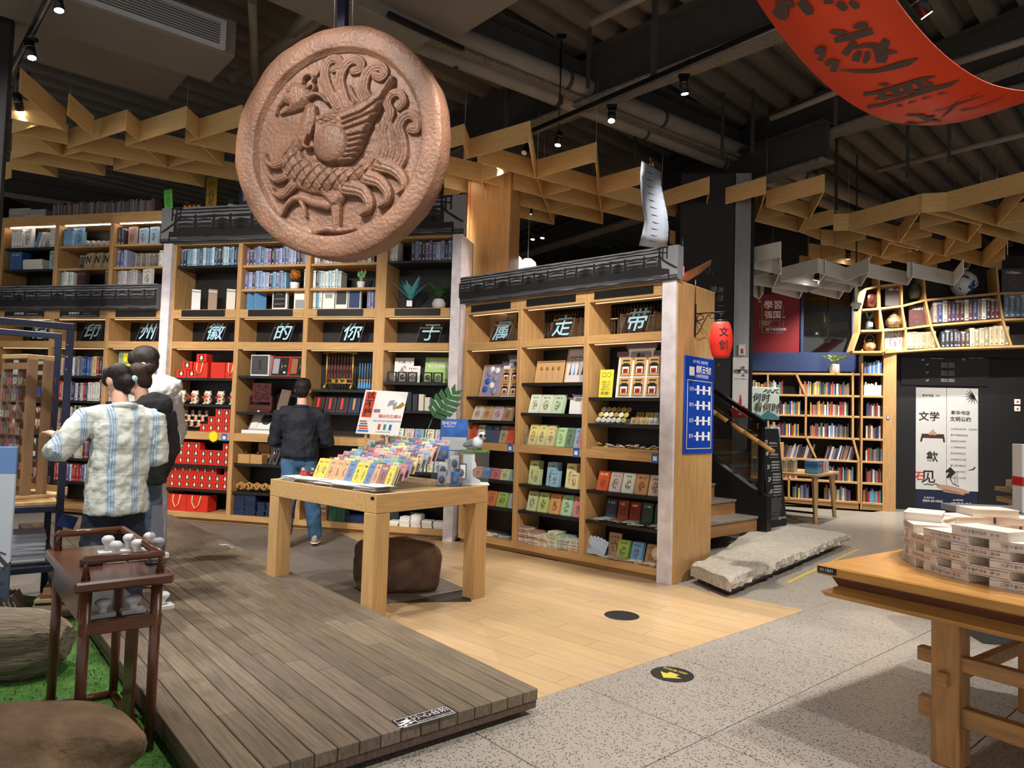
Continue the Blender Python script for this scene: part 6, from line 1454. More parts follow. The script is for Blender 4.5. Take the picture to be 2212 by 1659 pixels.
# bay 1
x0,x1=RB[0];Z=LOWR[0]
t=framed(RCF,x0+.08,.16,Z[3]+.001,.30,.36,'framed board of round painted badges on lilac card','lilac') if False else None
mat('lilac',C(150,140,180),.6)
t=framed(RCF,x0+.08,.14,Z[3]+.001,.30,.37,'oak framed board of round painted badges on lilac card','lilac')
for k,(bx,bz) in enumerate(((.09,.27),(.2,.30),(.08,.18),(.19,.21),(.15,.13),(.06,.09),(.2,.06),(.12,.32))):B().lathe([(.001,0),(.038,0),(.034,.008),(.001,.009)],n=18).out('badge',('grey_text','white','tag_blue')[k % 3],t,(bx+.01,.006,bz),UP)
t=house(RCF,x0+.40,.14,Z[3]+.001,.38,.46,'stepped white gable display with kraft packets beside the badge frame')
for i in range(2):
 for k in range(3):packet(t,.01+.125*k,.02+.15*i,.11,.14)
KCOL=[C(206,196,176),C(170,100,60),C(180,140,150),C(160,120,86),C(200,180,140)]
cards(RCF,x0+.05,x1,.06,Z[2],.135,.17,[C(214,206,186),C(190,160,110),C(200,170,176),C(150,120,90),C(170,100,66)],4,22,'{c} magnet card on the shelf under the badge frame','magnet cards under the badge frame')
cards(RCF,x0+.02,x1,.06,1.116,.10,.19,[C(206,80,56),C(214,206,190),C(60,90,110),C(70,84,110),C(170,150,120),C(206,80,56),C(90,70,60)],4,16,'{c} bookmark card on the beam of the narrow gift bay','bookmark cards on the beam')
cards(RCF,x0+.10,x1,.06,Z[1],.12,.12,[C(206,150,120),C(90,130,180),C(200,120,120),C(196,206,150),C(110,160,200)],4,18,'{c} fridge magnet pack on the low shelf of the narrow gift bay','fridge magnet packs')
cards(RCF,x0+.30,x1,.06,Z[0],.145,.16,[C(206,120,70),C(150,180,90),C(170,176,180)],3,18,'{c} picture card on the lowest shelf of the narrow gift bay','picture cards low in the narrow gift bay')
for k in range(9):item(CARD,'souvenir_packet',RCF,x0+.04+.075*k,.05+random.uniform(0,.1),.117+k % 3*.008,.12,.09,.008,random.choice([C(220,214,200),C(170,200,200),C(60,60,60),C(200,170,130)]),'loose souvenir packet on the bottom board of the narrow gift bay','packet','loose packets on the bottom board',rz=random.uniform(-30,30))
# bay 2
x0,x1=RB[1];Z=LOWR[1]
t=framed(RCF,x0+.10,.14,Z[3]+.001,.35,.24,'oak framed tan board with four gold necklaces','suede2') if False else None
mat('tan_board',C(196,156,110),.7);mat('pearl',C(214,206,206),.6)
t=framed(RCF,x0+.08,.13,Z[3]+.001,.36,.24,'oak framed tan board with four gold hairpins','tan_board')
for k in range(4):b=B();b.lathe([(.001,0),(.020,0),(.016,.006),(.001,.007)],n=14,c=(0,0,0));b.out('medal','gold',t,(.07+.075*k,.006,.16),UP);B().tube([(.07+.075*k,.006,.15),(.075+.075*k,.006,.06)],.002,5).out('chain','gold',t)
t=framed(RCF,x0+.45,.15,Z[3]+.001,.36,.36,'oak framed pale board with tasselled charms','pearl')
for k in range(6):b=B();b.lathe([(.001,0),(.020,0),(.018,.006),(.001,.006)],n=14);b.out('charm','chrome',t,(.06+.05*k,.006,.26),UP);B().tube([(.06+.05*k,.004,.24),(.06+.05*k,.004,.15),(.06+.05*k,.004,.09)],[.002,.004,.010],6).out('tassel',('ink_grey','tassel_blue','suede')[k % 3],t)
cards(RCF,x0+.06,x1-.3,.07,Z[2],.135,.20,[C(232,230,214),C(222,224,204),C(196,216,180),C(90,170,200)],5,16,'{c} round charm card on the shelf under the tan frame','charm cards under the tan frame')
t=house(RCF,x0+.58,.08,Z[2]+.001,.20,.19,'small cut-out building display with orange roof')
cards(RCF,x0+.06,x0+.42,.07,1.116,.105,.22,[C(236,218,140),C(240,222,150),C(238,214,150)],4,16,'{c} keyring card in the clear holder','keyring cards in the clear holder');cards(RCF,x0+.43,x1,.07,1.116,.10,.20,[C(190,216,160),C(110,140,110),C(150,180,200),C(190,200,150)],4,16,'{c} keyring card beside the clear holder','keyring cards beside the clear holder')
cards(RCF,x0+.72,x1,.05,1.116,.09,.17,[C(206,130,140)],4,14,'{c} keyring card at the blue price tag','pink keyring cards')
t=thing('clear_holder','clear acrylic card holder on the beam of the middle gift bay','holder',RCF.w(x0+.04,.05,1.116),RCF.deg);B().box(0,-.006,0,.40,-.003,.10).box(0,-.006,0,.003,.12,.22).box(.397,-.006,0,.40,.12,.22).out('panes','clear',t)
for c,xx in ((C(200,214,150),.02),(C(150,190,220),.26),(C(236,220,160),.50)):
 cards(RCF,x0+.04+xx,x0+.04+xx+.13,.10,Z[1],.12,.24,[c],8,8,'{c} tall charm card in the middle gift bay','tall charm cards');cards(RCF,x0+.13+xx,x0+.13+xx+.1,.05,Z[1],.10,.16,[tuple(v*.95 for v in c)],5,8,'{c} small charm card before the tall ones','small charm cards')
cards(RCF,x0+.08,x1+.1,.06,Z[0],.125,.20,[C(190,200,160),C(190,200,120),C(206,150,96),C(170,206,170),C(206,130,140)],6,14,'{c} long charm card on the lower shelf of the middle gift bay','long charm cards',gap=1.18)
for k,c in enumerate((C(190,150,140),C(200,150,120),C(214,196,160),C(196,206,160),C(180,196,180),C(206,180,150))):pile(RCF,x0+.01+.128*k,.03,.116,.12,.16,.012,13-k % 3*2,[c,tuple(v*.85 for v in c),C(220,216,206)],'flat charm packet in the stacks on the bottom board','stacked flat charm packets','souvenir_packet','packet',me=CARD)
# bay 3
x0,x1=RB[2];Z=LOWR[2]
t=thing('price_note','bright yellow handwritten price note','sign',RCF.w(x0+.06,.10,Z[3]+.001),RCF.deg);t.rotation_euler[0]=R_(-6);mat('note_yellow',C(240,216,70),.6);B().bbox(0,0,0,.155,.005,.27,.002).out('card','note_yellow',t)
for k,s in enumerate(('冰箱贴 10元','书签 15元','徽章 8元','钥匙扣 12元')):text(s,.020,'lettering','ink_brown',t,(.078,-.003,.15-.024*k),UP)
text('买3送1',.034,'lettering','ink_brown',t,(.078,-.003,.04),UP,bold=.01);b=B();b.tube([(.105+.022*math.cos(a),-.002,.22+.022*math.sin(a)) for a in [2*math.pi*i/14 for i in range(15)]],.0015,4);b.box(.03,-.003,.2,.033,-.001,.24).box(.068,-.003,.2,.071,-.001,.24).box(.033,-.003,.2,.068,-.001,.203).box(.033,-.003,.237,.068,-.001,.24);b.out('doodle','ink_brown',t)
t=house(RCF,x0+.24,.12,Z[3]+.001,.48,.52,'tall stepped white gable display with six kraft packets')
for i in range(2):
 for k in range(3):packet(t,.03+.15*k,.02+.19*i,.125,.17)
u=thing('toy_boat','little white and brown toy boat at the stone post','toy',RCF.w(x0+.74,.08,Z[3]+.001),RCF.deg);B().prism([(0,0),(.06,-.02),(.1,0),(.06,.03)],0,.03).out('hull','print_maroon',u);B().prism([(.02,0),(.09,0),(.07,.12)],0,.01,M=Matrix.Translation((0,.005,.03)) @ Matrix.Rotation(math.pi/2,4,'X')).out('sail','paper',u)
COIN=B().lathe([(.001,0),(.5,0),(.5,.28),(.42,.34),(.001,.36)],n=14).mesh('badge','gloss')
def badges(x0,x1,y,z,rows,lab,grp,r=.055,tilt=62):
 for i in range(rows):
  x=x0
  while x<x1:
   c=random.choice([C(206,170,110),C(230,220,200),C(180,140,80),C(220,214,206),C(200,180,90)]);o=obj('badge',COIN,None,RCF.w(x,y+i*.045,z+i*.05+.028),(R_(90-28) if tilt else 0,0,R_(RCF.deg)),(r,r,.03),c);tag(o,lab,'badge',grp);x+=r*1.02
t=thing('badge_tray','clear sloping tray of round badges in the wide gift bay','tray',RCF.w(x0+.06,.05,Z[2]+.001),RCF.deg);YZp=Matrix(((0,0,1,0),(1,0,0,0),(0,1,0,0),(0,0,0,1)))
for xx in (0,.66):B().prism([(0,0),(.24,0),(.24,.20),(.12,.18),(0,.05)],xx,xx+.004,M=YZp).out('side_pane','clear',t)
B().box(.004,0,0,.66,.003,.05).box(.004,0,0,.66,.24,.003).out('front_pane','clear',t)
badges(x0+.09,x0+.42,.075,Z[2]+.006,3,'round painted badge heaped in the clear sloping tray','badges in the sloping tray')
cards(RCF,x0+.44,x1,.07,Z[2]+.004,.085,.065,[C(206,170,110),C(226,206,120),C(220,220,216),C(190,160,120)],2,20,'{c} small boxed magnet in the clear sloping tray','boxed magnets in the sloping tray',step=.05)
cards(RCF,x0+.44,x1,.17,Z[2]+.06,.085,.06,[C(170,130,80),C(214,190,90),C(226,214,190),C(206,200,180)],1,20,'{c} boxed magnet at the back of the clear sloping tray','boxed magnets in the sloping tray')
u=thing('badge_crate','low oak crate of loose badges on the beam','crate',RCF.w(x0+.04,.03,1.116),RCF.deg);B().box(0,0,0,.74,.008,.026).box(0,.2,0,.74,.208,.026).box(0,.008,0,.008,.2,.026).box(.732,.008,0,.74,.2,.026).box(.24,.008,0,.248,.2,.026).box(.49,.008,0,.498,.2,.026).out('crate','oak',u)
for k in range(38):
 c=random.choice([C(206,170,110),C(230,224,210),C(150,130,90),C(226,220,206),C(220,190,80)]);o=obj('badge',COIN,None,RCF.w(x0+.09+random.random()*.66,.055+random.random()*.13,1.124+random.random()*.045),(R_(random.uniform(-25,25)),R_(random.uniform(-25,25)),R_(random.uniform(0,90))),(.055,.055,.03),c);tag(o,'loose round badge in the low oak crate','badge','badges in the oak crate')
cards(RCF,x0+.08,x1+.12,.07,Z[1],.125,.19,[C(206,90,44),C(206,186,190),C(222,222,220),C(214,160,110),C(224,206,180),C(226,228,230)],4,18,'{c} glossy souvenir card under the badge crate','glossy souvenir cards')
cards(RCF,x0+.12,x1+.12,.18,Z[0],.115,.20,[C(44,62,84),C(150,60,34),C(150,40,34),C(50,84,70),C(50,90,76),C(60,90,80)],2,10,'{c} dark souvenir card standing behind the flat ones','dark standing souvenir cards',gap=1.14)
for k in range(16):item(CARD,'souvenir_packet',RCF,x0+.02+.048*k,.03+random.uniform(0,.05),Z[0]+.002+(k % 3)*.009,.12,.13,.008,random.choice([C(220,206,170),C(206,190,150),C(60,70,80),C(190,206,190),C(150,110,70)]),'souvenir packet lying flat before the dark standing cards','packet','flat packets before the dark cards',rz=random.uniform(-14,14))
cards(RCF,x0+.17,x0+.3,.16,.116,.14,.22,[C(190,160,126)],2,8,'{c} wide map card at the back of the bottom board','wide map cards');cards(RCF,x0+.30,x1-.1,.10,.116,.12,.18,[C(160,190,90),C(110,160,200),C(170,120,80)],4,20,'{c} card leaning on the bottom board of the wide gift bay','leaning cards on the bottom board',gap=1.25)
t=thing('foil_packet','crumpled shiny packet with a brown print','packet',RCF.w(x0+.65,.10,.117),RCF.deg);b=B();rg_=random.Random(6);b.grid([[(.02*i,rg_.uniform(-.012,.012)-.004*j,.018*j+rg_.uniform(-.004,.004)) for i in range(9)] for j in range(11)],sm=False);b.grid([[(.02*i,rg_.uniform(.015,.03),.018*j) for i in range(9)] for j in range(11)],sm=False);b.out('foil','film',t);B().lathe([(.001,0),(.06,0),(.06,.006),(.001,.006)],n=20).out('print','rope',t,(.08,.012,.10),UP)
for k in range(7):item(CARD,'fan_card',RCF,x0+.02+.012*k,.06,.118+k*.002,.10,.006,.15,C(186,200,216),'pale blue card in the fanned bunch on the bottom board','card','fanned pale blue cards',tilt=20,lean=-50+k*10)
for k in range(10):item(CARD,'souvenir_packet',RCF,x0+.20+.055*k,.02+random.uniform(0,.03),.117+(k % 3)*.007,.12,.10,.007,random.choice([C(226,220,206),C(206,170,140),C(230,226,210)]),'flat packet scattered on the bottom board of the wide bay','packet','scattered flat packets',rz=random.uniform(-20,20))
# ---------------------------------------------------------------- things fixed to and standing on the gift bookcase
EP=Fr(*RCF.w(2.64,0).xy,RCF.deg+90)  # its end panel, x into the depth
t=thing('blue_guide_board','glossy blue self-service guide board on the bookcase end','sign',EP.w(.16,-.001,1.045),EP.deg)
mat('guide_blue',C(26,66,168),.25);mat('cream_line',C(226,214,170),.5);w,h=.46,.95
w=EP.px(1538,900)[0]-EP.px(1475,900)[0];x0=EP.px(1475,900)[0];z0=EP.px(1475,981)[1];h=EP.px(1475,766)[1]-z0;t.location=EP.w(x0,-.001,z0)
B().bbox(0,-.014,0,w,0,h,.003).out('board','guide_blue',t);text('皖新云书店',.075,'lettering','white_text',t,(w*.62,-.016,h*.865),UP,bold=.02,sx=.8);text('小程序使用流程',.036,'lettering','white_text',t,(w*.56,-.016,h*.80),UP);text('新华书店  皖新传媒',.034,'lettering','white_text',t,(w*.5,-.016,h*.945),UP)
B().box(w*.14,-.0155,h*.80,w*.30,-.014,h*.89).out('white_square','white',t)
fr_=B();e=.006;X0,X1,Z0,Z1=w*.08,w*.92,h*.05,h*.755
fr_.box(X0,-.016,Z0,X1,-.014,Z0+e).box(X0,-.016,Z1-e,X1,-.014,Z1).box(X0,-.016,Z0,X0+e,-.014,Z1).box(X1-e,-.016,Z0,X1,-.014,Z1);fr_.out('border','cream_line',t)
for k,s in enumerate(('扫书','购书','会员','借书')):
 z=h*(.66-.16*k);text(s,.042,'lettering','white_text',t,(w*.22,-.016,z),UP);g=B()
 for q in (.40,.60,.80):g.box(w*q,-.016,z-.04,w*(q+.07),-.014,z+.04)
 g.box(w*.33,-.016,z-.006,w*.86,-.0145,z+.006);g.out('diagram','white_text',t)
 if k<3:B().box(X0+.01,-.0155,z-h*.085,X1-.01,-.0145,z-h*.085+.002).out('rule','tag_blue',t)
# lantern on an iron bracket
xl,zl=EP.px(1500,690);t=thing('lantern_bracket','black scrolled iron bracket on the bookcase end','bracket',EP.w(xl,-.002,zl),EP.deg)
b=B();b.box(-.008,-.012,-.16,.008,0,.14);b.tube([(0,-.01,.05),(0,-.16,.05),(0,-.30,.05)],.006,6)
b.tube([(0,-.015,-.02)]+[(0,-.055-.035*math.cos(a),.0+.04*math.sin(a)) for a in [math.pi*i/8 for i in range(13)]],.005,6);b.tube([(0,-.02,-.14),(0,-.05,-.11),(0,-.08,-.05),(0,-.12,.02),(0,-.17,.045)],.005,6);b.tube([(0,-.17-.025*math.cos(a),.02+.025*math.sin(a)) for a in [2*math.pi*i/10 for i in range(11)]],.004,6);b.out('iron_scroll','black_metal',t)
B().tube([(0,-.003,.14),(0,-.003,.36)],.004,6).out('cord','black',t)
t=thing('red_lantern','red paper lantern with two black characters','lantern',EP.w(xl,-.26,zl-.20),EP.deg)
mat('lantern_red',C(222,40,22),.6,bump=(30,.25,.004));N_=20;prof=[]
for i in range(15):a=i/14;r=.10*(math.sin(math.pi*(.12+.76*a))**.42);prof.append((r*(1.0 if i % 2 else .985),-.155+.31*a))
B().lathe(prof,n=28).out('shade','lantern_red',t);B().lathe([(.05,.155),(.055,.165),(.05,.175)],n=16).out('collar','black_metal',t);B().tube([(0,0,.17),(0,0,.24)],.003,6).out('hook','black_metal',t)
ang=math.atan2(-(EP.w(xl,-.26).y),-(EP.w(xl,-.26).x))
for s,z in (('文',.055),('创',-.055)):
 a=R_(-90)-0;o=text(s,.085,'lettering','ink',t,(0,0,0),UP,bold=.012);rel=R_(-52);o.location=(.1015*math.sin(rel)*1.0,-.1015*math.cos(rel),z);o.rotation_euler=(math.pi/2,0,rel)
# model junk with a battened sail on the bookcase top
t=thing('model_junk','wooden model sailing junk with a white battened sail on the bookcase top','model boat',RCF.w(2.25,.48,2.642),RCF.deg)
mat('sailcloth',C(112,118,128),.85);mat('hull_wood',C(120,78,50),.5,noise=(3,.2,(1,8,8)))
JB=Fr(*RCF.w(2.25,.48).xy,RCF.deg)
def jp(u,v,dy=0.):q=onplane(u,v,JB.w(0,dy),_fw.normalized())-JB.w(0,0,2.642);return Vector((q.dot(JB.ex),q.dot(JB.ey),q.z))
Lf=[(1386,348),(1383,380),(1384,410),(1387,440),(1393,475),(1387,505),(1380,530)];Rt=[(1428,372),(1428,400),(1434,430),(1441,460),(1444,490),(1443,515),(1440,541)]
rows=[]
for i in range(7):a,c=jp(*Lf[i]),jp(*Rt[i]);rows.append([a.lerp(c,f)+Vector((.0,-.03*math.sin(math.pi*f),0)) for f in (0,.25,.5,.75,1)])
g=B();g.grid(rows);o=g.out('sail','sailcloth',t);md=o.modifiers.new('thick','SOLIDIFY');md.thickness=.003
for i in range(13):
 f=i/12*6;k=min(5,int(f));a=rows[k][0].lerp(rows[k+1][0],f-k);c=rows[k][4].lerp(rows[k+1][4],f-k);m_=rows[k][2].lerp(rows[k+1][2],f-k);B().tube([a,m_+Vector((0,-.004,0)),c],.0045,5).out('batten','ink',t)
mp=jp(1440,545);B().tube([Vector((mp.x,mp.y+.02,.1)),jp(1405,340,.02)],.008,8).out('mast','hull_wood',t)
hp=[jp(1400,610),jp(1440,608),jp(1475,603),jp(1508,585),jp(1537,566)]
b=B();rows=[]
for i,p in enumerate(hp):
 f=i/4;wd_=.10*(1-f**2)+.012;dp=.07*(1-f*.7)
 rows.append([p+Vector((0,-wd_,.02)),p+Vector((0,-wd_*.7,-dp*.6)),p+Vector((0,0,-dp)),p+Vector((0,wd_*.7,-dp*.6)),p+Vector((0,wd_,.02))])
b.grid(rows);b.grid([[r[0],r[4]] for r in rows]);b.out('hull','hull_wood',t)
B().bbox(hp[0].x-.1,-.1,0,hp[1].x+.2,.1,.03,.004).bbox(hp[0].x,-.02,.03,hp[1].x,.02,.16,.004).out('cradle','hull_wood',t)
u=thing('paper_mascot','small pink and white paper tag hung beside the model boat','tag',t.matrix_world @ Vector((0,0,0)) if False else JB.w(*jp(1473,586,-.15).xy,2.642+jp(1473,586,-.15).z),JB.deg);mat('pink_tag',C(216,90,110),.6);B().bbox(-.022,0,-.045,.022,.004,.045,.003).out('tag','pink_tag',u);B().ball((0,-.003,.0),(.014,.002,.016),8,5).out('face','white',u);B().tube([(0,.002,.045),(0,.002,.30)],.0015,4).out('string','ink',u)
# white paper lamps glowing behind the bookcase
for px,r,lab in (((1108,570),.13,'white lantern glowing behind the oak column'),((1140,578),.12,'white paper lamp just above the gift bookcase roof board')):
 q=CAM+ray(*px)*(9.2/ray(*px).y);u=thing('paper_lamp',lab,'lamp',q);mat('lamp_paper',C(250,248,240),.6,emit=((1,.97,.9),.8)) if 'lamp_paper' not in MATS else None
 B().lathe([(r*.5,-r),(r*.9,-r*.6),(r,0),(r*.85,r*.6),(r*.45,r*.95)],n=8,sm=False).out('shade','lamp_paper',u);B().tube([(0,0,r*.9),(0,0,CZ-q.z)],.003,5).out('cable','chrome',u)
# ---------------------------------------------------------------- notebook table
TH=.86
NTF=Fr(-.875,4.72,49.5)  # near corner; x along the short side, y along the long side
NT=thing('notebook_table','square-legged oak table carrying rows of notebooks','table',NTF.o,NTF.deg);TWd,TLn,lg=1.10,1.30,.125
B().bbox(0,0,TH-.13,TWd,TLn,TH,.004).out('table_top','oak_table_x',NT)
for x in (0,TWd-lg):
 for y in (0,TLn-lg):B().bbox(x,y,0,x+lg,y+lg,TH-.131,.004).out('leg','oak_table',NT)
B().box(-.003,.02,TH-.04,0,.055,TH-.02).out('number_tag','black',NT)
# rock under the table
def boulder(name,lab,loc,rad,m_,seed,rz=0.,rough=.18,n=48,k=30,pw=2.6):
 rg=np.random.default_rng(seed);b=B();ph=rg.uniform(0,6.28,12);fx=rg.uniform(.8,2.6,(12,3));V=[]
 for i in range(k+1):
  a=math.pi*i/k-math.pi/2
  for j in range(n):
   q=2*math.pi*j/n;d=Vector((math.cos(a)*math.cos(q),math.cos(a)*math.sin(q),math.sin(a)))
   e=1/max(1e-6,(abs(d.x)**pw+abs(d.y)**pw+abs(d.z)**pw)**(1/pw))
   w=sum(math.sin(ph[s]+2.2*(fx[s][0]*d.x+fx[s][1]*d.y+fx[s][2]*d.z))/(1+s*.4) for s in range(12))*rough*.35+rough*.12*math.sin(9*d.x+ph[0])*math.sin(11*d.y+ph[1])*math.sin(10*d.z+ph[2])+rg.normal()*rough*.02
   r=e*(1+w);z=d.z*r*rad[2];z=max(z,-rad[2]*.8)
   V.append((d.x*r*rad[0],d.y*r*rad[1],z+rad[2]*.8))
 b._add(V,[(i*n+j,i*n+(j+1) % n,(i+1)*n+(j+1) % n,(i+1)*n+j) for i in range(k) for j in range(n)],0,True)
 return tag(b.out(name,m_,None,loc,(0,0,R_(rz))),lab,'rock')
q=gz(842,1288);boulder('boulder','brown boulder lying on the floor under the notebook table',(q.x+.0,q.y+.30,0),(.34,.25,.215),'rock_dark',5,14,.07,pw=4.0)
# notebooks in tilted files
random.seed(51)
NCOL=[C(120,40,44),C(214,206,160),C(120,180,210),C(196,150,160),C(150,130,180),C(90,160,140),C(200,200,214),C(226,180,160),C(46,110,110),C(160,196,150),C(60,80,130),C(214,120,130),C(180,60,56),C(226,214,140),C(130,120,170),C(190,206,216)]
def unit_notebook():
 b=B();b.bbox(0,0,0,1,.12,1,.01);b.bbox(0,.88,0,1,1,1,.01);b.box(.02,.1,.02,.985,.9,.985,1);return b.mesh('notebook',['cover','paper'])
NOTE=unit_notebook();GL='softcover notebook standing in the tilted rows on the notebook table'
cols_n=7
NROW=Fr(*NTF.w(0,0).xy,NTF.deg)
# files run along x (receding to the table's far side); each row faces the viewer across the long side
FF=Fr(*NTF.w(.0,.0).xy,NTF.deg-90)  # x along the table's long side reversed, y across the table
def nb(ly,dx,z,w,h,c,lab,grp,tilt=24,th=.012):
 """ly: position along the long edge, dx: distance across the table from the near long edge"""
 o=obj('notebook',NOTE,None,NTF.w(dx,ly+w,TH+.001+z),(0,0,0),(w,th,h),c)
 o.rotation_euler=Matrix.Rotation(R_(NTF.deg-90),4,'Z').to_euler();o.rotation_euler=(R_(-tilt),0,R_(NTF.deg-90));tag(o,lab,'notebook',grp)
for r in range(11):
 z=.021*r+.02;dx=.19+.064*r
 y=.10+.012*r
 while y<1.0:
  w=random.choice((.066,.072,.078,.088));c=random.choice(NCOL) if r else random.choice([C(80,120,180),C(226,196,40),C(230,200,50),C(60,70,110),C(214,160,110),C(140,90,84),C(150,190,220),C(150,40,44)])
  for k in range(2 if r==0 else 1):nb(y,dx+k*.02,z,w*.95,random.uniform(.12,.135) if r else .165,tuple(v*random.uniform(.92,1.06)*.88+.08 for v in c),cname(c)+' notebook in the tilted rows on the notebook table' if r else cname(c)+' notebook in the lowest row facing the deck','notebooks in tilted rows' if r else 'notebooks in the lowest row')
  y+=w
t=thing('notebook_rack','stepped clear acrylic rack under the notebooks','rack',NTF.w(.17,.08,TH),NTF.deg);b=B()
for r in range(11):b.box(.064*r,0,.021*r+.012,.064*r+.060,1.0,.021*r+.016)
for y in (0,.996):b.prism([(0,0),(.72,0),(.72,.24),(0,.03)],y,y+.004,M=Matrix(((1,0,0,0),(0,0,1,0),(0,1,0,0),(0,0,0,1))))
b.out('panes','clear',t)
# cloth bags in clear sleeves along the edge
mat('canvas',C(232,226,220),.9,noise=(6,.1),bump=(18,.5,.01))
def sleeve(dx,ly,n,lab,sx=.17,sy=.22):
 for k in range(n):
  rg=random.Random(int(dx*977+ly*331)+k);t=thing('canvas_bag',lab,'bag',NTF.w(dx+rg.uniform(-.008,.008),ly+rg.uniform(-.01,.01),TH+.002+.011*k),NTF.deg+rg.uniform(-5,5),'folded canvas bags in clear sleeves')
  def sheet(zo,amp,e):return [[(-e+(sx+2*e)*i/8,-e+(sy+2*e)*j/8,zo+rg.uniform(0,amp)*(1 if 0<i<8 and 0<j<8 else .3)) for i in range(9)] for j in range(9)]
  b=B();b.grid(sheet(.006,.004,0));b.grid(sheet(.0,.001,0));b.out('cloth','canvas',t)
  if k==n-1:B().grid(sheet(.0085,.005,.012),sm=False).out('sleeve','film',t)
for i in range(5):sleeve(.015,.04+.235*i,3 if i else 4,'white canvas bag folded in a clear sleeve at the table edge')
for k in range(5):
 rg=random.Random(k);t=thing('sweet_bag','crinkled clear bag with red sweets at the table end','bag',NTF.w(.15+.03*k,1.08+.035*(k % 3),TH+.002),0,'crinkled sweet bags');b=B();b.ball((0,0,.05),(.045,.04,.05),8,6);b.out('film','film',t);b=B()
 for q in range(5):b.ball((rg.uniform(-.025,.025),rg.uniform(-.02,.02),.02+rg.random()*.05),.013,6,5)
 b.out('sweets','red',t)
# promotion board behind the notebooks
q0=NTF.w(.86,.55);PBF=Fr(q0.x,q0.y,2)
xa,za=PBF.px(790,842);xb,zb=PBF.px(886,845);xc,zc=PBF.px(768,936);xd,zd=PBF.px(860,941)
t=thing('promotion_board','white promotion board with a red vertical title on the notebook table','sign',PBF.w(0,0),PBF.deg);M_=Matrix.Rotation(math.pi/2,4,'X')
sl=Vector((xa-xc,za-zc));wv=Vector((xd-xc,zd-zc));PB=lambda u,v:(xc+wv.x*u+sl.x*v,zc+wv.y*u+sl.y*v)
B().prism([PB(0,0),PB(1,0),PB(1,1),PB(0,1)],-.012,0,M=M_).out('board','white',t);B().box(PB(.2,0)[0],.012,TH+.002,PB(.2,0)[0]+.02,.03,zc+.1).box(PB(.7,0)[0],.012,TH+.002,PB(.7,0)[0]+.02,.03,zc+.1).out('easel_leg','oak_table',t)
def pquad(u0,v0,u1,v1,m_,name,y=-.0015):
 B().poly([(*PB(u0,v0)[:1],y,PB(u0,v0)[1]),(PB(u1,v0)[0],y,PB(u1,v0)[1]),(PB(u1,v1)[0],y,PB(u1,v1)[1]),(PB(u0,v1)[0],y,PB(u0,v1)[1])]).out(name,m_,t)
mat('title_red',C(206,66,40),.6);pquad(.04,.38,.27,.96,'title_red','title_panel')
lean=math.atan2(-sl.x,sl.y);pw_=wv.length;ph_=sl.length
for i,s in enumerate('试不挡'):q=PB(.155,.87-.19*i);text(s,ph_*.18,'lettering','ink',t,(q[0],-.003,q[1]),UP,bold=.02,shear=-sl.x/sl.y*-1*.6)
q=PB(.70,.42);text('满59元立减20',ph_*.085,'lettering','title_red',t,(q[0],-.003,q[1]),UP,bold=.012);q=PB(.66,.31);text('凡购“试不可挡”专区商品即享优惠',ph_*.042,'lettering','ink',t,(q[0],-.003,q[1]),UP);q=PB(.62,.06);text('活动时间以店内公告为准',ph_*.03,'lettering','ink',t,(q[0],-.003,q[1]),UP)
for i,m_ in enumerate(('tag_blue','dull_orange','red','teal_print','dull_orange')):pquad(.03+.02*(i % 2),.05+.055*i,.28-.02*i,.085+.055*i,m_,'book_print')
for i,m_ in enumerate(('title_red','tag_blue')):pquad(.30,.50+.04*i,.45,.53+.04*i,m_,'book_print')
for i,m_ in enumerate(('title_red','teal_print','tag_blue')):pquad(.48+.13*i,.11,.54+.13*i,.24,m_,'product_print')
b=B();strokes(b,[PB(.60,.66),PB(.66,.74),PB(.74,.80)],[.01,.04,.005],0,-.002);strokes(b,[PB(.76,.58),PB(.75,.70),PB(.80,.76)],[.015,.03,.005],0,-.002);b.out('bird_print','grey_text',t)
b=B();strokes(b,[PB(.78,.62),PB(.88,.66),PB(.96,.74)],[.01,.03,.03],0,-.002);b.out('branch_print','gold',t)
# small ornaments behind: knitted toy, dried flowers, monstera leaf in a vase
t=thing('knitted_toy','knitted doll in red blue and yellow at the far table end','toy',NTF.w(.74,1.12,TH+.001),0);mat('knit_red',C(150,40,36),.95,bump=(60,.6,.01));mat('knit_blue',C(90,104,170),.95,bump=(60,.6,.01));mat('knit_yellow',C(206,180,70),.95)
B().ball((0,0,.06),(.13,.09,.06),14,8).out('skirt','knit_blue',t);B().ball((0,0,.12),(.06,.05,.05)).ball((0,0,.18),.034).out('body','knit_red',t);B().tube([(-.05,0,.12),(-.13,-.02,.11)],.02,8).tube([(.05,0,.12),(.14,-.02,.11)],.02,8).out('arm','knit_red',t);B().tube([(.05,-.05,.07),(.15,-.03,.05)],.015,8).out('trim','knit_yellow',t)
t=thing('dried_flowers','bunch of pink dried flowers in a brown wrap','flowers',NTF.w(.80,.93,TH+.001),0);B().lathe([(.02,0),(.045,.12),(.05,.16)],n=12).out('wrap','rope',t);mat('dried_pink',C(190,130,120),.9);leafy(t,24,.2,.02,1.3,'dried_pink',.1,'sprig',.1,seed=20)
t=thing('monstera_vase','single monstera leaf in a slim glass vase','plant',NTF.w(.95,.55,TH+.001),0);B().lathe([(.022,0),(.024,.01),(.012,.03),(.011,.15),(.02,.19)],n=14).out('vase','clear',t)
pts=[(0,0,.02),(0,0,.2),(-.01,0,.38),(.03,0,.50)];B().tube(pts,.004,6).out('stem','leaf',t)
b=B()
def mleaf(u,v):return Vector((.03+u*.75+v*.62,-.005+.02*u,.50+v*.78-u*.55))
mid=[mleaf(0,f*.30) for f in (0,.25,.5,.75,1)];b.tube(mid,[.004,.004,.003,.002,.001],5)
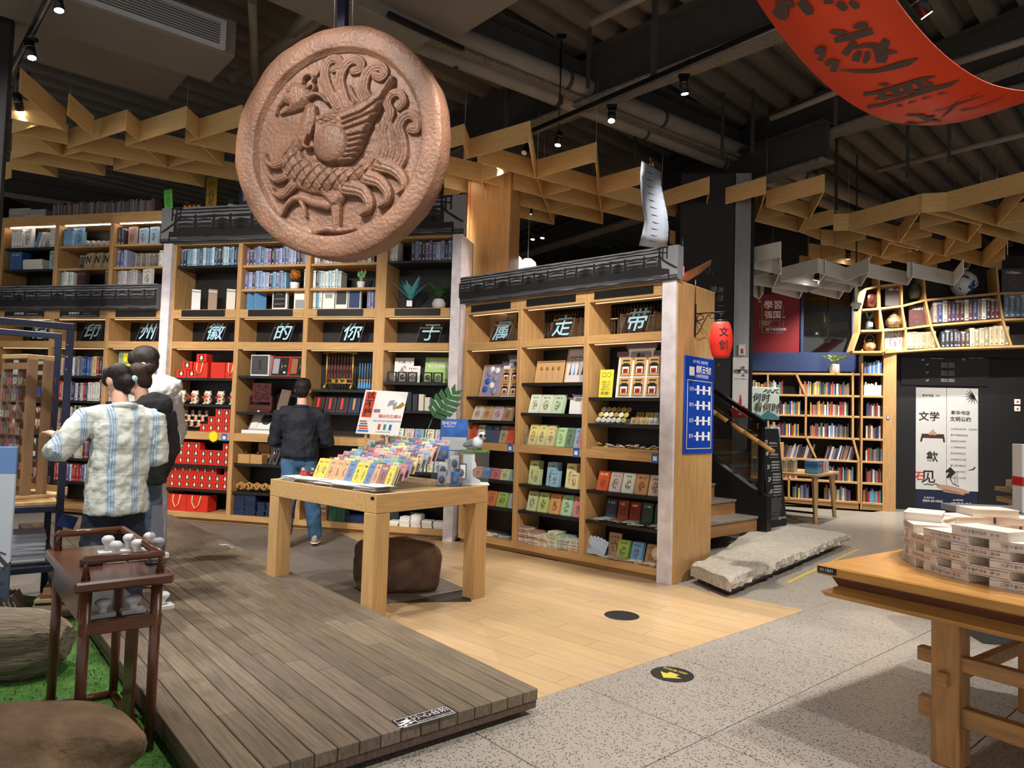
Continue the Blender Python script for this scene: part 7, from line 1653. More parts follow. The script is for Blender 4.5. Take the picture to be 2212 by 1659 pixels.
for s in (-1,1):
 for k in range(6):
  f=.02+k*.048;l=.12*math.sin(math.pi*(.30+k*.115));a0,a1=mleaf(0,f),mleaf(0,f+.042);e=mleaf(s*l,f+.07+k*.004);e2=mleaf(s*l*.95,f+.035);b._add([a0,e2,e,a1],[(0,1,2,3)])
b.out('leaf','leaf',t)
# snow toy boxes, clear pouches and white stand at the short end
def px_on_table(u,v):q=gz(u,v,TH);r=q-NTF.o;return r.dot(NTF.ex),r.dot(NTF.ey)
XW=Fr(*gz(1010,1048,TH).xy,6)
t=thing('white_stand','white cut-out acrylic stand topped with turf and a grey bird toy','stand',(XW.o.x,XW.o.y,TH+.001),6);M2_=Matrix.Translation((0,.0,0)) @ Matrix.Rotation(math.pi/2,4,'X')
B().bbox(-.06,0,0,.17,.16,.010,.002).out('foot','white',t);B().prism([(-.04,.01),(.10,.01),(.10,.03),(.04,.06),(.035,.12),(.065,.14),(.06,.17),(.05,.19),(.05,.245),(-.04,.245)],-.14,-.01,M=M2_).out('cut_out','white',t);B().box(-.05,.0,.01,-.047,.155,.25).box(.16,.0,.01,.163,.155,.25).box(-.047,.0,.25,.163,.155,.253).box(-.047,0,.01,.16,.003,.25).out('case','clear',t);B().box(-.05,-.005,.254,.165,.16,.268).out('turf_top','turf',t)
t=thing('bird_toy','grey and white plush bird perched on the turf top','toy',XW.w(.07,.07,TH+.27),20);mat('plush_grey',C(96,104,116),.95);mat('plush_pale',C(190,194,200),.95)
B().ball((0,0,.055),(.045,.06,.05)).ball((.03,-.02,.11),.034).out('body','plush_pale',t);B().ball((-.05,.01,.055),(.07,.02,.03),10,6,0,Matrix.Rotation(R_(-20),3,'Y')).out('wing','plush_grey',t);B().ball((.045,-.045,.115),.014).ball((.012,-.05,.115),.014).out('eyes','black',t);B().tube([(.035,-.05,.105),(.04,-.07,.1)],[.008,.002],6).out('beak','gold',t);B().tube([(.02,-.01,.01),(.02,-.03,.0)],.01,6).tube([(-.02,-.01,.01),(-.02,-.03,.0)],.01,6).out('feet','plush_grey',t)
t=thing('snow_toy_box','shiny blue toy box printed snow beside the white stand','box',gz(952,1010,TH+.0).xy.to_3d()+Vector((0,0,TH+.001)),8);mat('foil_blue',C(60,110,190),.15,noise=(6,.5),metal=.3)
q=gz(972,1024,TH);t.location=(q.x-.12,q.y+.20,TH+.001);B().box(0,.0,0,.004,.1,.2).box(.256,0,0,.26,.1,.2).box(0,0,.196,.26,.1,.2).out('riser','clear',t);B().bbox(0,0,.201,.26,.11,.50,.004).out('body','foil_blue',t);B().box(.01,-.002,.21,.25,0,.33).out('print','plush_pale',t);text('SNOW',.045,'lettering','white_text',t,(.08,-.003,.46),UP,bold=.015);text('雪山雕塑系列',.018,'lettering','white_text',t,(.08,-.003,.43),UP)
for i,(dx,dz,s) in enumerate(((-.16,.0,1),(-.06,.0,1),(-.155,.07,.9),(-.07,.12,1),(-.15,.19,1),(-.02,.05,1))):
 q=gz(952,1052,TH);t=thing('toy_pouch','clear pouch with a blue grey figure beside the white stand','packet',(q.x+.12+dx,q.y+.04+i*.012,TH+.002+dz),10,'clear toy pouches');B().bbox(0,0,0,.085,.02,.12,.004).out('pouch','film',t);B().box(.01,.006,.01,.075,.008,.11).out('insert',('plush_pale','foil_blue','white')[i % 3],t);B().ball((.042,.0,.05),(.022,.01,.03),8,6).out('figure','plush_grey',t)
t=thing('pouch_rack','clear pegged rack holding the toy pouches','rack',gz(946,1052,TH).xy.to_3d()+Vector((0,0,TH+.001)),8);B().box(-.05,.13,0,.26,.134,.34).box(-.05,.0,0,.26,.13,.003).out('panes','clear',t)
# ---------------------------------------------------------------- navy display stand with a slatted souvenir rack
SA=Fr(-2.90,4.62,37)  # front edge of the stand
ST_=thing('display_stand','navy steel frame stand with shelves on the turf','stand',SA.o,SA.deg)
fw_,fd,bh=.50,.85,1.90;tb=.042
def bar(x0,y0,z0,x1,y1,z1,name='frame_bar'):B().bbox(x0,y0,z0,x1,y1,z1,.003).out(name,'navy_metal',ST_)
for y in (0,fd):
 for x in (-fw_,0):bar(x-tb/2,y-tb/2,0,x+tb/2,y+tb/2,bh-tb/2,'upright')
 bar(-fw_-tb/2,y-tb/2,bh-tb/2,tb/2,y+tb/2,bh+tb/2);bar(-fw_+tb/2,y-tb/2,.70,-tb/2,y+tb/2,.74);bar(-fw_+tb/2,y-tb/2,.32,-tb/2,y+tb/2,.36)
for x in (-fw_,0):
 for z in (.70,.32):bar(x-tb/2,tb/2,z,x+tb/2,fd-tb/2,z+.04)
for k in range(3):B().ball((-.012,-tb/2,bh-.12-.08*k),.006,8,5).out('bolt','chrome',ST_)
B().bbox(-fw_+.02,.02,.36,-.02,fd-.02,.38,.003).out('lower_shelf','black_board',ST_);B().bbox(-fw_+.01,.01,.74,-.01,fd-.01,.765,.003).out('upper_shelf','oak_table',ST_)
# wooden tray and slatted rack
t=thing('souvenir_rack','slatted wooden souvenir rack hung with small packets','rack',SA.w(-.20,.38,.766),152);mat('raw_wood',C(150,116,84),.7,noise=(3,.2,(8,8,1)));mat('pale_wood',C(196,164,116),.6,noise=(3,.15,(1,8,8)))
B().bbox(-.20,-.20,0,.20,.20,.02,.003).bbox(-.20,-.20,.02,.20,-.19,.06,.002).bbox(.19,-.19,.02,.20,.19,.06,.002).out('tray','pale_wood',t)
for x in (-.15,.15):
 for y in (-.05,.05):B().bbox(x-.012,y-.03,.02,x+.012,y+.03,.92,.002).out('post','raw_wood',t)
for k in range(8):
 z=.08+.11*k
 for y in (-.082,.072):B().bbox(-.14,y,z,.14,y+.010,z+.045,.002).out('slat','raw_wood',t)
B().bbox(-.15,-.09,.92,.15,.09,.95,.003).out('cap','pale_wood',t)
random.seed(61)
SPK=B().bbox(0,0,0,1,1,1,.05,0).box(.12,-.1,.1,.88,0,.6,1).mesh('packet',['film','cover'])
for sd,y in ((0,-.105),(1,.105)):
 for k in range(7):
  for i in range(4):
   o=obj('souvenir_packet',SPK,None,(0,0,0),(0,0,0),(.055,.02,.085),random.choice([C(206,60,50),C(210,200,180),C(120,110,100),C(190,170,130)]));l=Vector((-.13+.067*i,y-.01,.085+.11*k));M_=Matrix.Translation(SA.w(-.20,.38,.766)) @ Matrix.Rotation(R_(152),4,'Z');o.location=M_ @ l;o.rotation_euler=(0,0,R_(152));tag(o,'small clear packet with a charm hung on the slatted rack','packet','packets hung on the slatted rack')
# papers on the lower shelf and under it
pile(SA,-.42,.05,.381,.36,.28,.012,14,[C(214,214,222),C(196,198,210)],'pale magazine in the pile on the lower navy shelf','pale magazine pile','magazine','magazine',jit=.004)
pile(SA,-.40,.40,.381,.26,.2,.01,6,[C(150,130,100),C(120,96,70)],'brown booklet behind the pale magazine pile','brown booklets','booklet','booklet')
item(BOXM,'blue_tag',SA,-.02,-.06,.62,.10,.004,.08,C(30,50,110),'blue paper tag tied to the navy upright','tag',lean=20)
# picture board at the edge
PBD=Fr(-2.73,3.94,14)
t=thing('picture_board','standing picture board of a pale blue old street','sign',PBD.w(0,0),14)
m=mat('street_print',C(190,206,226),.35);nt=m.node_tree;tc=nt.nodes.new('ShaderNodeTexCoord');sx=nt.nodes.new('ShaderNodeSeparateXYZ');nt.links.new(tc.outputs['Object'],sx.inputs[0])
nz=nt.nodes.new('ShaderNodeTexNoise');nz.inputs['Scale'].default_value=5;nt.links.new(tc.outputs['Object'],nz.inputs['Vector'])
c1=mixc(nt,mth(nt,'GREATER_THAN',sx.outputs[2],1.0),C(206,216,228),C(110,150,210));c2=mixc(nt,mth(nt,'LESS_THAN',mth(nt,'ADD',sx.outputs[2],mth(nt,'MULTIPLY',sx.outputs[0],-.9)),.52),c1,C(70,84,100));nt.links.new(c2,nt.nodes['Principled BSDF'].inputs['Base Color'])
B().bbox(-.5,0,.30,0,.02,1.15,.003).out('board','street_print',t);B().box(-.46,.021,0,-.43,.05,.9).box(-.08,.021,0,-.05,.05,.9).out('easel_leg','black_metal',t);b=B()
for k in range(4):strokes(b,[(-.16,.62-.08*k),(-.02,.56-.08*k)],.008,0,-.002)
strokes(b,[(-.18,.70),(-.015,.50)],.02,0,-.002);b.out('roof_print','ink_grey',t)
# ---------------------------------------------------------------- rocks, log and old booklets on the turf
b=B();rg=np.random.default_rng(2);n=30;rows=[]
for i in range(19):
 f=i/18;row=[];rr=.18*(1-.55*max(0,(f-.8)/.2)**2)*(1-.5*max(0,(.06-f)/.06))
 for j in range(n):
  a=2*math.pi*j/n;w=1+.10*math.sin(3*a+1)+.06*math.sin(7*a+2*f)+.04*math.sin(13*a)+rg.normal()*.015;row.append((-.7+1.08*f,rr*w*math.cos(a)*1.05,max(.0,.17+rr*w*math.sin(a))))
 rows.append(row)
b.grid(rows,close=True);b.poly(rows[0][::-1]);b.poly(rows[-1]);q=gz(75,1440,0.1);tag(b.out('petrified_log','rock_grey',None,(-2.63,3.66,0),(0,0,R_(10))),'grey fissured petrified log lying on the turf','log')
boulder('flat_boulder','large smooth brown boulder at the deck corner',(-1.80,2.52,0),(.50,.24,.17),'rock',9,20,.10)
boulder('small_stone','small grey stone on the turf beside the smooth boulder',(-1.22,2.36,0),(.09,.07,.05),'rock_grey',12,20)
boulder('small_stone','little stone between the side table and the deck',(-2.52,4.02,0),(.04,.035,.03),'rock',13,20)
random.seed(71)
BK=Fr(*gz(70,1352).xy,24)
pile(BK,.0,.04,.001,.26,.18,.018,8,[C(130,100,76),C(96,70,54),C(170,150,120),C(110,84,66)],'worn old booklet in the flat bundle on the turf','flat bundle of old booklets','old_booklet','booklet',jit=.015)
for k in range(10):item(BOOK,'old_booklet',BK,-.27+.024*k,.0,.004,.022,.2,.2,random.choice([C(70,52,42),C(96,72,56),C(54,42,38)]),'worn dark booklet leaning in the upright bundle on the turf','booklet','upright bundle of old booklets',lean=-24)
pile(BK,.02,.06,.15,.17,.14,.02,3,[C(120,84,60),C(150,120,90)],'torn booklet on top of the flat bundle','torn booklets on the bundle','old_booklet','booklet',jit=.02)
# ---------------------------------------------------------------- walnut side table with stamps
HT_=.72
A_=gz(161,1262,HT_);B_=gz(365,1232,HT_);D_=gz(88,1177,HT_)
SF=Fr(A_.x,A_.y,40);wA=(B_-A_).length;wB=.80
t=thing('side_table','walnut side table with a low rail round its top','side table',SF.o,SF.deg);SDT=t
B().bbox(0,0,HT_-.04,wA,wB,HT_,.008).out('table_top','walnut',t)
for x in (.05,wA-.05):
 for y in (.06,wB-.06):B().tube([(x,y,0),(x,y,HT_-.04)],[.019,.022],14).out('leg','walnut_up',t)
B().bbox(.05,.09,HT_-.20,wA-.05,wB-.08,HT_-.18,.003).out('lower_shelf','walnut',t);B().bbox(.03,.04,HT_-.215,wA-.03,.07,HT_-.165,.003).out('apron','walnut',t);B().bbox(.03,.09,HT_-.16,.05,wB-.08,HT_-.05,.003).out('apron','walnut',t)
for x in (.05,wA-.05):B().tube([(x,.06,.02),(x,wB-.06,.02)],.016,10).out('foot_rail','walnut',t)
B().tube([(.05,wB-.06,.02),(wA-.05,wB-.06,.02)],.016,10).out('foot_rail','walnut',t)
for k in range(5):B().bbox(wA-.075,wB*.34+.035*k,.03,wA-.06,wB*.34+.03+.035*k,HT_-.21,.002).out('side_slat','walnut_up',t)
r=.017
def rail(pts):
 b=B();b.tube(pts,r,12)
 for p in pts[1:-1]:b.ball(p,r,10,6)
 return b
rail([(.045,.05,HT_),(.045,.05,HT_+.075),(wA-.045,.05,HT_+.075),(wA-.045,.05,HT_)]).out('rail','walnut',t)
rail([(.045,wB-.05,HT_),(.045,wB-.05,HT_+.075),(wA-.045,wB-.05,HT_+.075)]).out('rail','walnut',t);rail([(wA-.045,.05,HT_+.075),(wA-.045,wB-.05,HT_+.075)]).out('rail','walnut',t)
mat('stamp_white',C(230,230,232),.3)
STAMP=B().bbox(-.04,-.03,0,.04,.03,.025,.003).lathe([(.018,.025),(.012,.035),(.014,.05),(.026,.066),(.028,.082),(.018,.094),(.004,.097)],n=16).mesh('rubber_stamp','stamp_white')
for i in range(2):
 for k in range(3):o=obj('rubber_stamp',STAMP,None,SF.w(.20+.085*k,.34+.16*i,HT_+.001),(0,0,R_(SF.deg+(-4,3,9)[k])),(.95,.95,.95));tag(o,('white rubber stamp in the front row on the side table','white rubber stamp in the rear row on the side table')[i],'stamp',('front row of white stamps','rear row of white stamps')[i])
t=thing('ink_stamp','clear knobbed stamp on a black ink pad','stamp',SF.w(.11,.33,HT_+.001),SF.deg);B().bbox(-.04,-.03,0,.04,.03,.022,.003).out('pad','black',t);B().lathe([(.016,.022),(.008,.04),(.012,.055),(.024,.07),(.022,.085),(.006,.092)],n=16).out('knob','clear',t)
for k in range(3):o=obj('rubber_stamp',STAMP,None,SF.w(.13+.11*k,.16,HT_-.179),(0,0,R_(SF.deg)),(1.1,1,.75));tag(o,'white rubber stamp on the lower shelf of the side table','stamp','stamps on the lower shelf')
t=thing('plexi_sign','tall clear upright sign on the side table','sign',SF.w(.33,.24,HT_+.001),SF.deg);B().bbox(-.03,-.03,0,.045,.03,.008,.002).out('foot','black',t);B().bbox(-.02,-.003,.008,.045,.003,.25,.001).out('panel','acrylic',t)
# dark column at the edge of the view
q=gz(6,1330);t=thing('dark_column','dark navy steel column at the edge of the turf','column',(-4.42,6.0,0),30);B().bbox(-.16,-.1,0,.0,.12,CZ,.004).out('shaft','black_matt',t)
# ---------------------------------------------------------------- people
mat('denim',C(58,92,124),.9,noise=(7,.3),bump=(16,.6,.012));mat('denim_pale',C(96,112,140),.9,noise=(7,.15),bump=(14,.6,.012));mat('navy_cloth',C(34,40,54),.95,bump=(14,.6,.012));mat('jacket_navy',C(22,25,36),.8,bump=(10,.8,.015));mat('hoodie',C(40,40,42),.95,bump=(12,.8,.014));mat('white_cloth',C(222,222,220),.85,bump=(10,.8,.016));mat('white_trouser',C(212,214,218),.9,bump=(12,.7,.012));mat('shoe_white',C(226,222,216),.6);mat('shoe_grey',C(176,164,150),.8,bump=(40,.3,.004));mat('lens',C(180,190,200),.1)
m=mat('plaid',C(190,208,206),.95,bump=(22,.9,.014));nt=m.node_tree;tc=nt.nodes.new('ShaderNodeTexCoord');sx=nt.nodes.new('ShaderNodeSeparateXYZ')
rt=nt.nodes.new('ShaderNodeMapping');rt.inputs['Rotation'].default_value=(0,0,R_(-55));nt.links.new(tc.outputs['Object'],rt.inputs[0]);nt.links.new(rt.outputs[0],sx.inputs[0])
def stripe(v,per,a,b):f=mth(nt,'FRACT',mth(nt,'MULTIPLY',v,1/per));return mth(nt,'MULTIPLY',mth(nt,'GREATER_THAN',f,a),mth(nt,'LESS_THAN',f,b))
c_=mixc(nt,mth(nt,'MULTIPLY',stripe(sx.outputs[0],.13,.1,.45),.55),C(216,220,212),C(160,192,218))
for s_,per,a,b_,f_ in ((sx.outputs[0],.13,.16,.20,.6),(sx.outputs[0],.13,.26,.30,.6),(sx.outputs[0],.13,.36,.39,.6),(sx.outputs[2],.16,.3,.335,.28),(sx.outputs[2],.16,.42,.45,.28)):c_=mixc(nt,mth(nt,'MULTIPLY',stripe(s_,per,a,b_),f_),c_,C(86,124,168))
nt.links.new(c_,nt.nodes['Principled BSDF'].inputs['Base Color'])
def person(lab,loc,face,H,top,trousers,shoe,hairm,arms,feet,shoulder=.19,hem=.47,loose=1.0,head_fw=.03,head_turn=0.,look_dn=0.,hair='short',sleeve_to=.9,lean=0.,legw=1.0,voxel=.009,hand_side=None):
 loc=Vector(loc);a=R_(face);f=Vector((math.cos(a),math.sin(a),0));r=Vector((f.y,-f.x,0));U=Vector((0,0,1));k=H/1.70
 pt=lambda fw,rt_,z:f*(fw+lean*max(0,z-.9))+r*rt_+U*z
 ht=face+head_turn;ha=R_(ht);hf=Vector((math.cos(ha),math.sin(ha),0));hr=Vector((hf.y,-hf.x,0))
 hc=pt(head_fw*1.6,0,1.585*k)
 hM=Matrix((hr,hf,U)).transposed();hM=hM @ Matrix.Rotation(R_(-look_dn),3,'X')
 hp=lambda x,y,z:hc+hM @ Vector((x,y,z))*k
 oM=Matrix((r,f,U)).transposed()
 legs=[]
 for s,ft in zip((-1,1),feet):
  hip=pt(0,s*.085*k,.88*k);an=Vector(ft)+U*.07;knee=hip.lerp(an,.50)+f*.025;legs.append((hip,knee,an))
 # --- one continuous body
 b=B();b.ball(hp(0,.0,.02),(.072*k,.088*k,.105*k),16,12,0,hM);b.ball(hp(0,.035,-.05),(.052*k,.058*k,.06*k),14,10,0,hM);b.tube([hp(0,.095,.03),hp(0,.108,-.005),hp(0,.09,-.02)],[.008,.013,.009],8)
 for s in (-1,1):b.ball(hp(s*.074,-.008,.0),(.014,.022,.032),8,6,0,hM)
 b.tube([hp(-.022,.086,-.055),hp(.022,.086,-.055)],.008,6)
 b.tube([pt(-.005,0,1.36*k),hp(0,-.01,-.06)],[.058*k,.05*k],14);b.ball(pt(0,0,1.22*k),(.16*k,.10*k,.20*k),16,12,0,oM);b.ball(pt(0,0,1.03*k),(.125*k,.085*k,.18*k),16,12,0,oM);b.ball(pt(0,0,.90*k),(.125*k,.08*k,.11*k),16,12,0,oM)
 for hip,knee,an in legs:b.tube([hip,knee,an],[.075*k,.052*k,.038*k],12);b.ball(an-U*.035+f*.05,(.036,.10,.034),10,8,0,oM)
 AR=[]
 for s,ar in zip((-1,1),arms):
  P=[pt(*q) for q in ar];AR.append(P);b.tube(P[:3],[.046*k,.038*k,.026*k],12);b.tube([pt(0,s*.08,1.34*k),P[0]],[.07*k,.05*k],12)
  w,tip=P[2],P[3];d=(tip-w);L=d.length;d.normalize();sd=d.cross(U);sd=sd.normalized() if sd.length>.1 else r.copy();pn=sd.cross(d)
  pal=w+d*.045;b.tube([w,pal,w+d*.085],[.024,.030,.030],10,flat=.6)
  for i in range(4):
   o=sd*(i-1.5)*.0185;l=(.062,.072,.068,.052)[i];c0=w+d*.075+o;c1=c0+d*l*.5+pn*-.004;c2=c1+d*l*.4-pn*.018;c3=c2+d*l*.15-pn*.018;b.tube([c0,c1,c2,c3],[.0095,.009,.008,.0065],8)
  th=w+d*.03+sd*.028;b.tube([th,th+d*.03+sd*.018-pn*.01,th+d*.06+sd*.012-pn*.02],[.012,.010,.008],8)
 me=blend('person',b,voxel,4,'skin');root=tag(obj('person',me,None,loc),lab,'person')
 # --- trousers
 b=B();b.ball(pt(0,0,.89*k),(.165*k,.112*k,.12*k),16,12,0,oM);b.loft([(pt(0,0,.86*k),.15*k,.11*k),(pt(0,0,1.02*k),.14*k,.10*k)],oM)
 for hip,knee,an in legs:b.tube([hip,hip.lerp(knee,.5),knee,knee.lerp(an,.5),an-U*.01],[.092*k,.086*k*min(legw,1.15),.078*k*legw,.072*k*legw,.066*k*legw],16)
 obj('trousers',blend('trousers',b,.012,6,trousers,.03),root)
 # --- shoes
 for hip,knee,an in legs:
  b=B();b.ball(an-U*.032+f*.055,(.046,.128,.042),14,10,0,oM);b.ball(an+U*.005-f*.015,(.042,.058,.05),12,8,0,oM);o=obj('shoe',blend('shoe',b,.008,4,shoe),root)
  s_=B();s_.ball(an-U*.058+f*.055,(.05,.135,.012),14,6,0,oM);s_.out('sole','shoe_white' if shoe!='black' else 'black',o)
 # --- upper garment
 b=B();zb=hem*H;W=.172*k*loose;D=.125*k*loose;zs=[zb+(1.20*k-zb)*i/5 for i in range(6)]
 b.loft([(pt(-.01,0,z),W*(1.05-.03*i+.03*(i % 2)),D*(1.10-.03*i+.02*(i % 2))) for i,z in enumerate(zs)]+[(pt(-.015,0,1.29*k),shoulder*.92*k,D*.95),(pt(-.02,0,1.36*k),shoulder*.80*k,D*.8),(pt(-.015,0,1.42*k),.085*k,.075*k)],oM,24)
 for s in (-1,1):b.tube([pt(-.015,s*.06*k,1.385*k),AR[(s+1)//2][0]],[.05*k,.07*k*loose],12)
 for si,P in enumerate(AR):
  e=P[1].lerp(P[2],sleeve_to if si==0 else .9);n_=(P[0]-P[1]).normalized();b.tube([P[0]+n_*.02,P[0].lerp(P[1],.5),P[1],P[1].lerp(e,.5),e],[.078*k*loose,.074*k*loose,.068*k*loose,.062*k*loose,.056*k*loose],14)
 g=obj('jacket',blend('jacket',b,.011,5,top,.035),root)
 b=B();b.tube([pt(.03*math.cos(q)+.0-.01,.075*math.sin(q),1.405*k+.02*math.cos(q+math.pi))+f*.045*math.cos(q) for q in [2*math.pi*i/20 for i in range(21)]],.020,8,cap=False);b.out('collar',top,g)
 # --- hair
 b=B();b.ball(hp(0,-.022,.045),(.082*k,.092*k,.092*k),16,12,0,hM);b.ball(hp(0,-.045,-.0),(.074*k,.062*k,.085*k),14,10,0,hM)
 if hair=='short':b.ball(hp(0,.035,.10),(.066*k,.055*k,.035*k),12,8,0,hM)
 else:
  b.ball(hp(0,.05,.085),(.066*k,.045*k,.045*k),12,8,0,hM)
  for s in (-1,1):b.ball(hp(s*.06,.02,.03),(.022*k,.05*k,.06*k),10,8,0,hM)
 if hair=='bun':b.ball(hp(0,-.115,.06),(.048*k,.042*k,.048*k),12,10,0,hM);b.tube([hp(0,-.07,.05),hp(0,-.11,.06)],.035,10)
 if hair=='clip':b.ball(hp(0,-.10,-.02),(.05*k,.04*k,.055*k),12,10,0,hM);b.tube([hp(0,-.08,-.02),hp(.01,-.06,-.10)],[.04,.02],10)
 if hair=='mop':b.ball(hp(0,-.02,.05),(.098*k,.112*k,.095*k),14,10,0,hM);b.ball(hp(0,.05,.06),(.08*k,.06*k,.05*k),12,8,0,hM)
 ho=obj('hair',blend('hair',b,.009,3,hairm,.012),root)
 if hair=='short':pass
 eb=B()
 for s in (-1,1):eb.ball(hp(s*.03,.082,.02),(.012,.006,.007),8,5,0,hM)
 eb.out('eyes','ink',root)
 return root,hp,pt,hM,AR
# woman in the plaid shirt reaching for the rack
def rel(p,loc,face):
 a=R_(face);f=Vector((math.cos(a),math.sin(a)));r=Vector((f.y,-f.x));d=Vector((p[0]-loc[0],p[1]-loc[1]));return (d.dot(f),d.dot(r),p[2]-loc[2])
L1=(-2.44,4.44,.12);F1=140
root,hp,pt,hM,AR=person('woman in a pale blue plaid shirt with tied hair reaching for the souvenir rack',L1,F1,1.525,'plaid','navy_cloth','shoe_white','hair',
 [[rel((-2.58,4.33,1.31),L1,F1),rel((-2.67,4.18,1.10),L1,F1),rel((-2.77,4.34,1.20),L1,F1),rel((-2.92,4.43,1.235),L1,F1)],[(-.02,.185,1.20),(-.04,.225,.95),(.16,.12,.93),(.28,.05,.97)]],
 [pt_ for pt_ in ((-.06,-.10,0),(.10,.04,0))],shoulder=.20,hem=.40,loose=1.14,head_fw=.05,head_turn=18,look_dn=14,hair='clip',sleeve_to=.30,legw=1.25,voxel=.0075)
B().ball(hp(.02,-.145,-.005),(.02,.012,.02),10,6,0,hM).out('hair_clip','blue_text',root)
g=B()
for s in (-1,1):g.tube([hp(s*.034+.026*math.cos(q),.102,.018+.022*math.sin(q)) for q in [2*math.pi*i/14 for i in range(15)]],.002,5);g.tube([hp(s*.06,.10,.02),hp(s*.08,-.01,.025)],.002,5)
g.out('glasses','gold',root)
w=AR[0][2];dd=(AR[0][3]-w).normalized();e1=dd.orthogonal().normalized();e2=dd.cross(e1);b=B()
for i in range(16):q=2*math.pi*i/16;b.ball(w-dd*.012+(e1*math.cos(q)+e2*math.sin(q))*.031,.0065,6,5)
b.out('bracelet','pearl',root)
# woman in the dark hoodie
L2=(-2.58,4.98,.12);F2=165
root,hp,pt,hM,AR=person('woman in a dark grey hoodie with a hair bun looking down at the rack',L2,F2,1.56,'hoodie','denim_pale','shoe_white','hair_brown',
 [[(.0,-.18,1.22),(.02,-.20,.97),(.16,-.10,.90),(.26,-.05,.86)],[(-.02,.18,1.22),(-.05,.22,.95),(.02,.19,.75),(.06,.16,.64)]],
 [(-.05,-.09,0),(.08,.10,0)],shoulder=.20,hem=.47,loose=1.12,head_fw=.04,head_turn=12,look_dn=18,hair='bun',legw=1.35,voxel=.01)
b=B();b.ball(pt(-.09,0,1.28),(.13,.10,.09),16,10);b.ball(pt(-.12,0,1.19),(.09,.06,.09),14,8);obj('hood',blend('hood',b,.012,5,'hoodie',.04),root)
B().bbox(-.035,-.006,-.07,.035,.006,.07,.004).out('phone','black',root,pt(.05,.17,.72),(0,R_(30),R_(40)))
# person in white behind them
L3=(-2.96,5.80,.12);F3=170
root,hp,pt,hM,AR=person('person in a loose white hooded jacket and white trousers with a black mop of hair',L3,F3,1.74,'white_cloth','white_trouser','black','hair',
 [[(.0,-.21,1.37),(.02,-.25,1.08),(.14,-.16,.90),(.22,-.12,.84)],[(-.02,.21,1.37),(-.06,.27,1.08),(-.02,.27,.85),(.0,.26,.76)]],
 [(-.06,-.11,0),(.04,.11,0)],shoulder=.22,hem=.44,loose=1.25,head_fw=.04,head_turn=25,look_dn=22,hair='mop',legw=1.5,voxel=.01)
b=B();b.ball(pt(-.11,0,1.44),(.16,.12,.10),16,10);obj('hood',blend('hood',b,.012,5,'white_cloth',.04),root)
# man with folded arms facing the shelves
L4=(-2.16,7.32,.0);F4=98
root,hp,pt,hM,AR=person('man in a dark navy jacket and blue jeans facing the shelves with folded arms',L4,F4,1.72,'jacket_navy','denim','shoe_grey','hair',
 [[(-.0,-.20,1.36),(.06,-.27,1.08),(.24,-.05,1.12),(.26,.08,1.14)],[(-.0,.20,1.36),(.06,.27,1.08),(.25,.05,1.07),(.27,-.08,1.09)]],
 [Vector((-.11,-.06,0)),Vector((.16,.12,.02))],shoulder=.20,hem=.535,loose=1.06,head_fw=.02,head_turn=-6,look_dn=4,hair='short',legw=1.05,voxel=.01)
# ---------------------------------------------------------------- book table with a ring of stacked books
RT=Fr(1.463,3.381,-54)
t=thing('book_table','heavy oak table with a stepped double edge','table',RT.o,RT.deg);H=.75
mat('oak_gold',C(190,138,72),.22,noise=(3,.16,(1.2,14,14)),spec=.5);mat('pine',C(176,128,76),.45,noise=(3,.28,(12,12,1.2)));mat('pine_x',C(176,128,76),.45,noise=(3,.28,(1.2,12,12)))
LX,LY=1.9,1.35
B().bbox(0,0,H-.045,LX,LY,H,.006).out('table_top','oak_gold',t)
def frus(z0,z1,i0,i1):  # inset at bottom and top
 V=[(i0,i0,z0),(LX-i0,i0,z0),(LX-i0,LY-i0,z0),(i0,LY-i0,z0),(i1,i1,z1),(LX-i1,i1,z1),(LX-i1,LY-i1,z1),(i1,LY-i1,z1)]
 return B()._add(V,((0,3,2,1),(4,5,6,7),(0,1,5,4),(1,2,6,5),(2,3,7,6),(3,0,4,7)))
frus(H-.095,H-.045,.07,.045).out('upper_moulding','walnut',t);frus(H-.125,H-.095,.015,.07).out('sloped_moulding','oak_gold',t);frus(H-.145,H-.125,.03,.015).out('lower_moulding','oak_gold',t)
for x in (.52,1.45):
 B().bbox(x-.055,.10,0,x+.055,.21,H-.145,.004).out('leg','pine',t);B().bbox(x-.055,LY-.3,0,x+.055,LY-.19,H-.145,.004).out('leg','pine',t)
 B().bbox(x-.02,.07,.33,x+.02,LY-.15,.39,.003).out('tenon_rail','pine_x',t)
B().bbox(.40,.13,.17,1.6,.18,.25,.003).out('stretcher','pine_x',t);B().bbox(.40,.12,.40,1.6,.17,.46,.003).out('stretcher','pine_x',t)
u=B().bbox(.01,-.004,H-.035,.10,-.0005,H-.005,.001).out('number_tag','black',t);text('011001',.022,'lettering','white_text',u,(.055,-.006,H-.02),UP)
random.seed(91);mat('spine_ink',C(96,86,80),.7)
mat('book_pink',C(222,208,200),.4,noise=(2,.04));mat('book_art',C(206,184,180),.4,noise=(5,.12))
SB=B().bbox(-.5,0,0,.5,1,.16,.006,0).bbox(-.5,0,.84,.5,1,1,.006,0).bbox(-.5,0,.1,.5,.06,.9,.006,0).box(-.49,.05,.14,.49,.98,.86,1).mesh('stacked_book',['book_pink','pages'])
cx_,cy_,rad=.70,.84,.62;NL=6;nb_=12
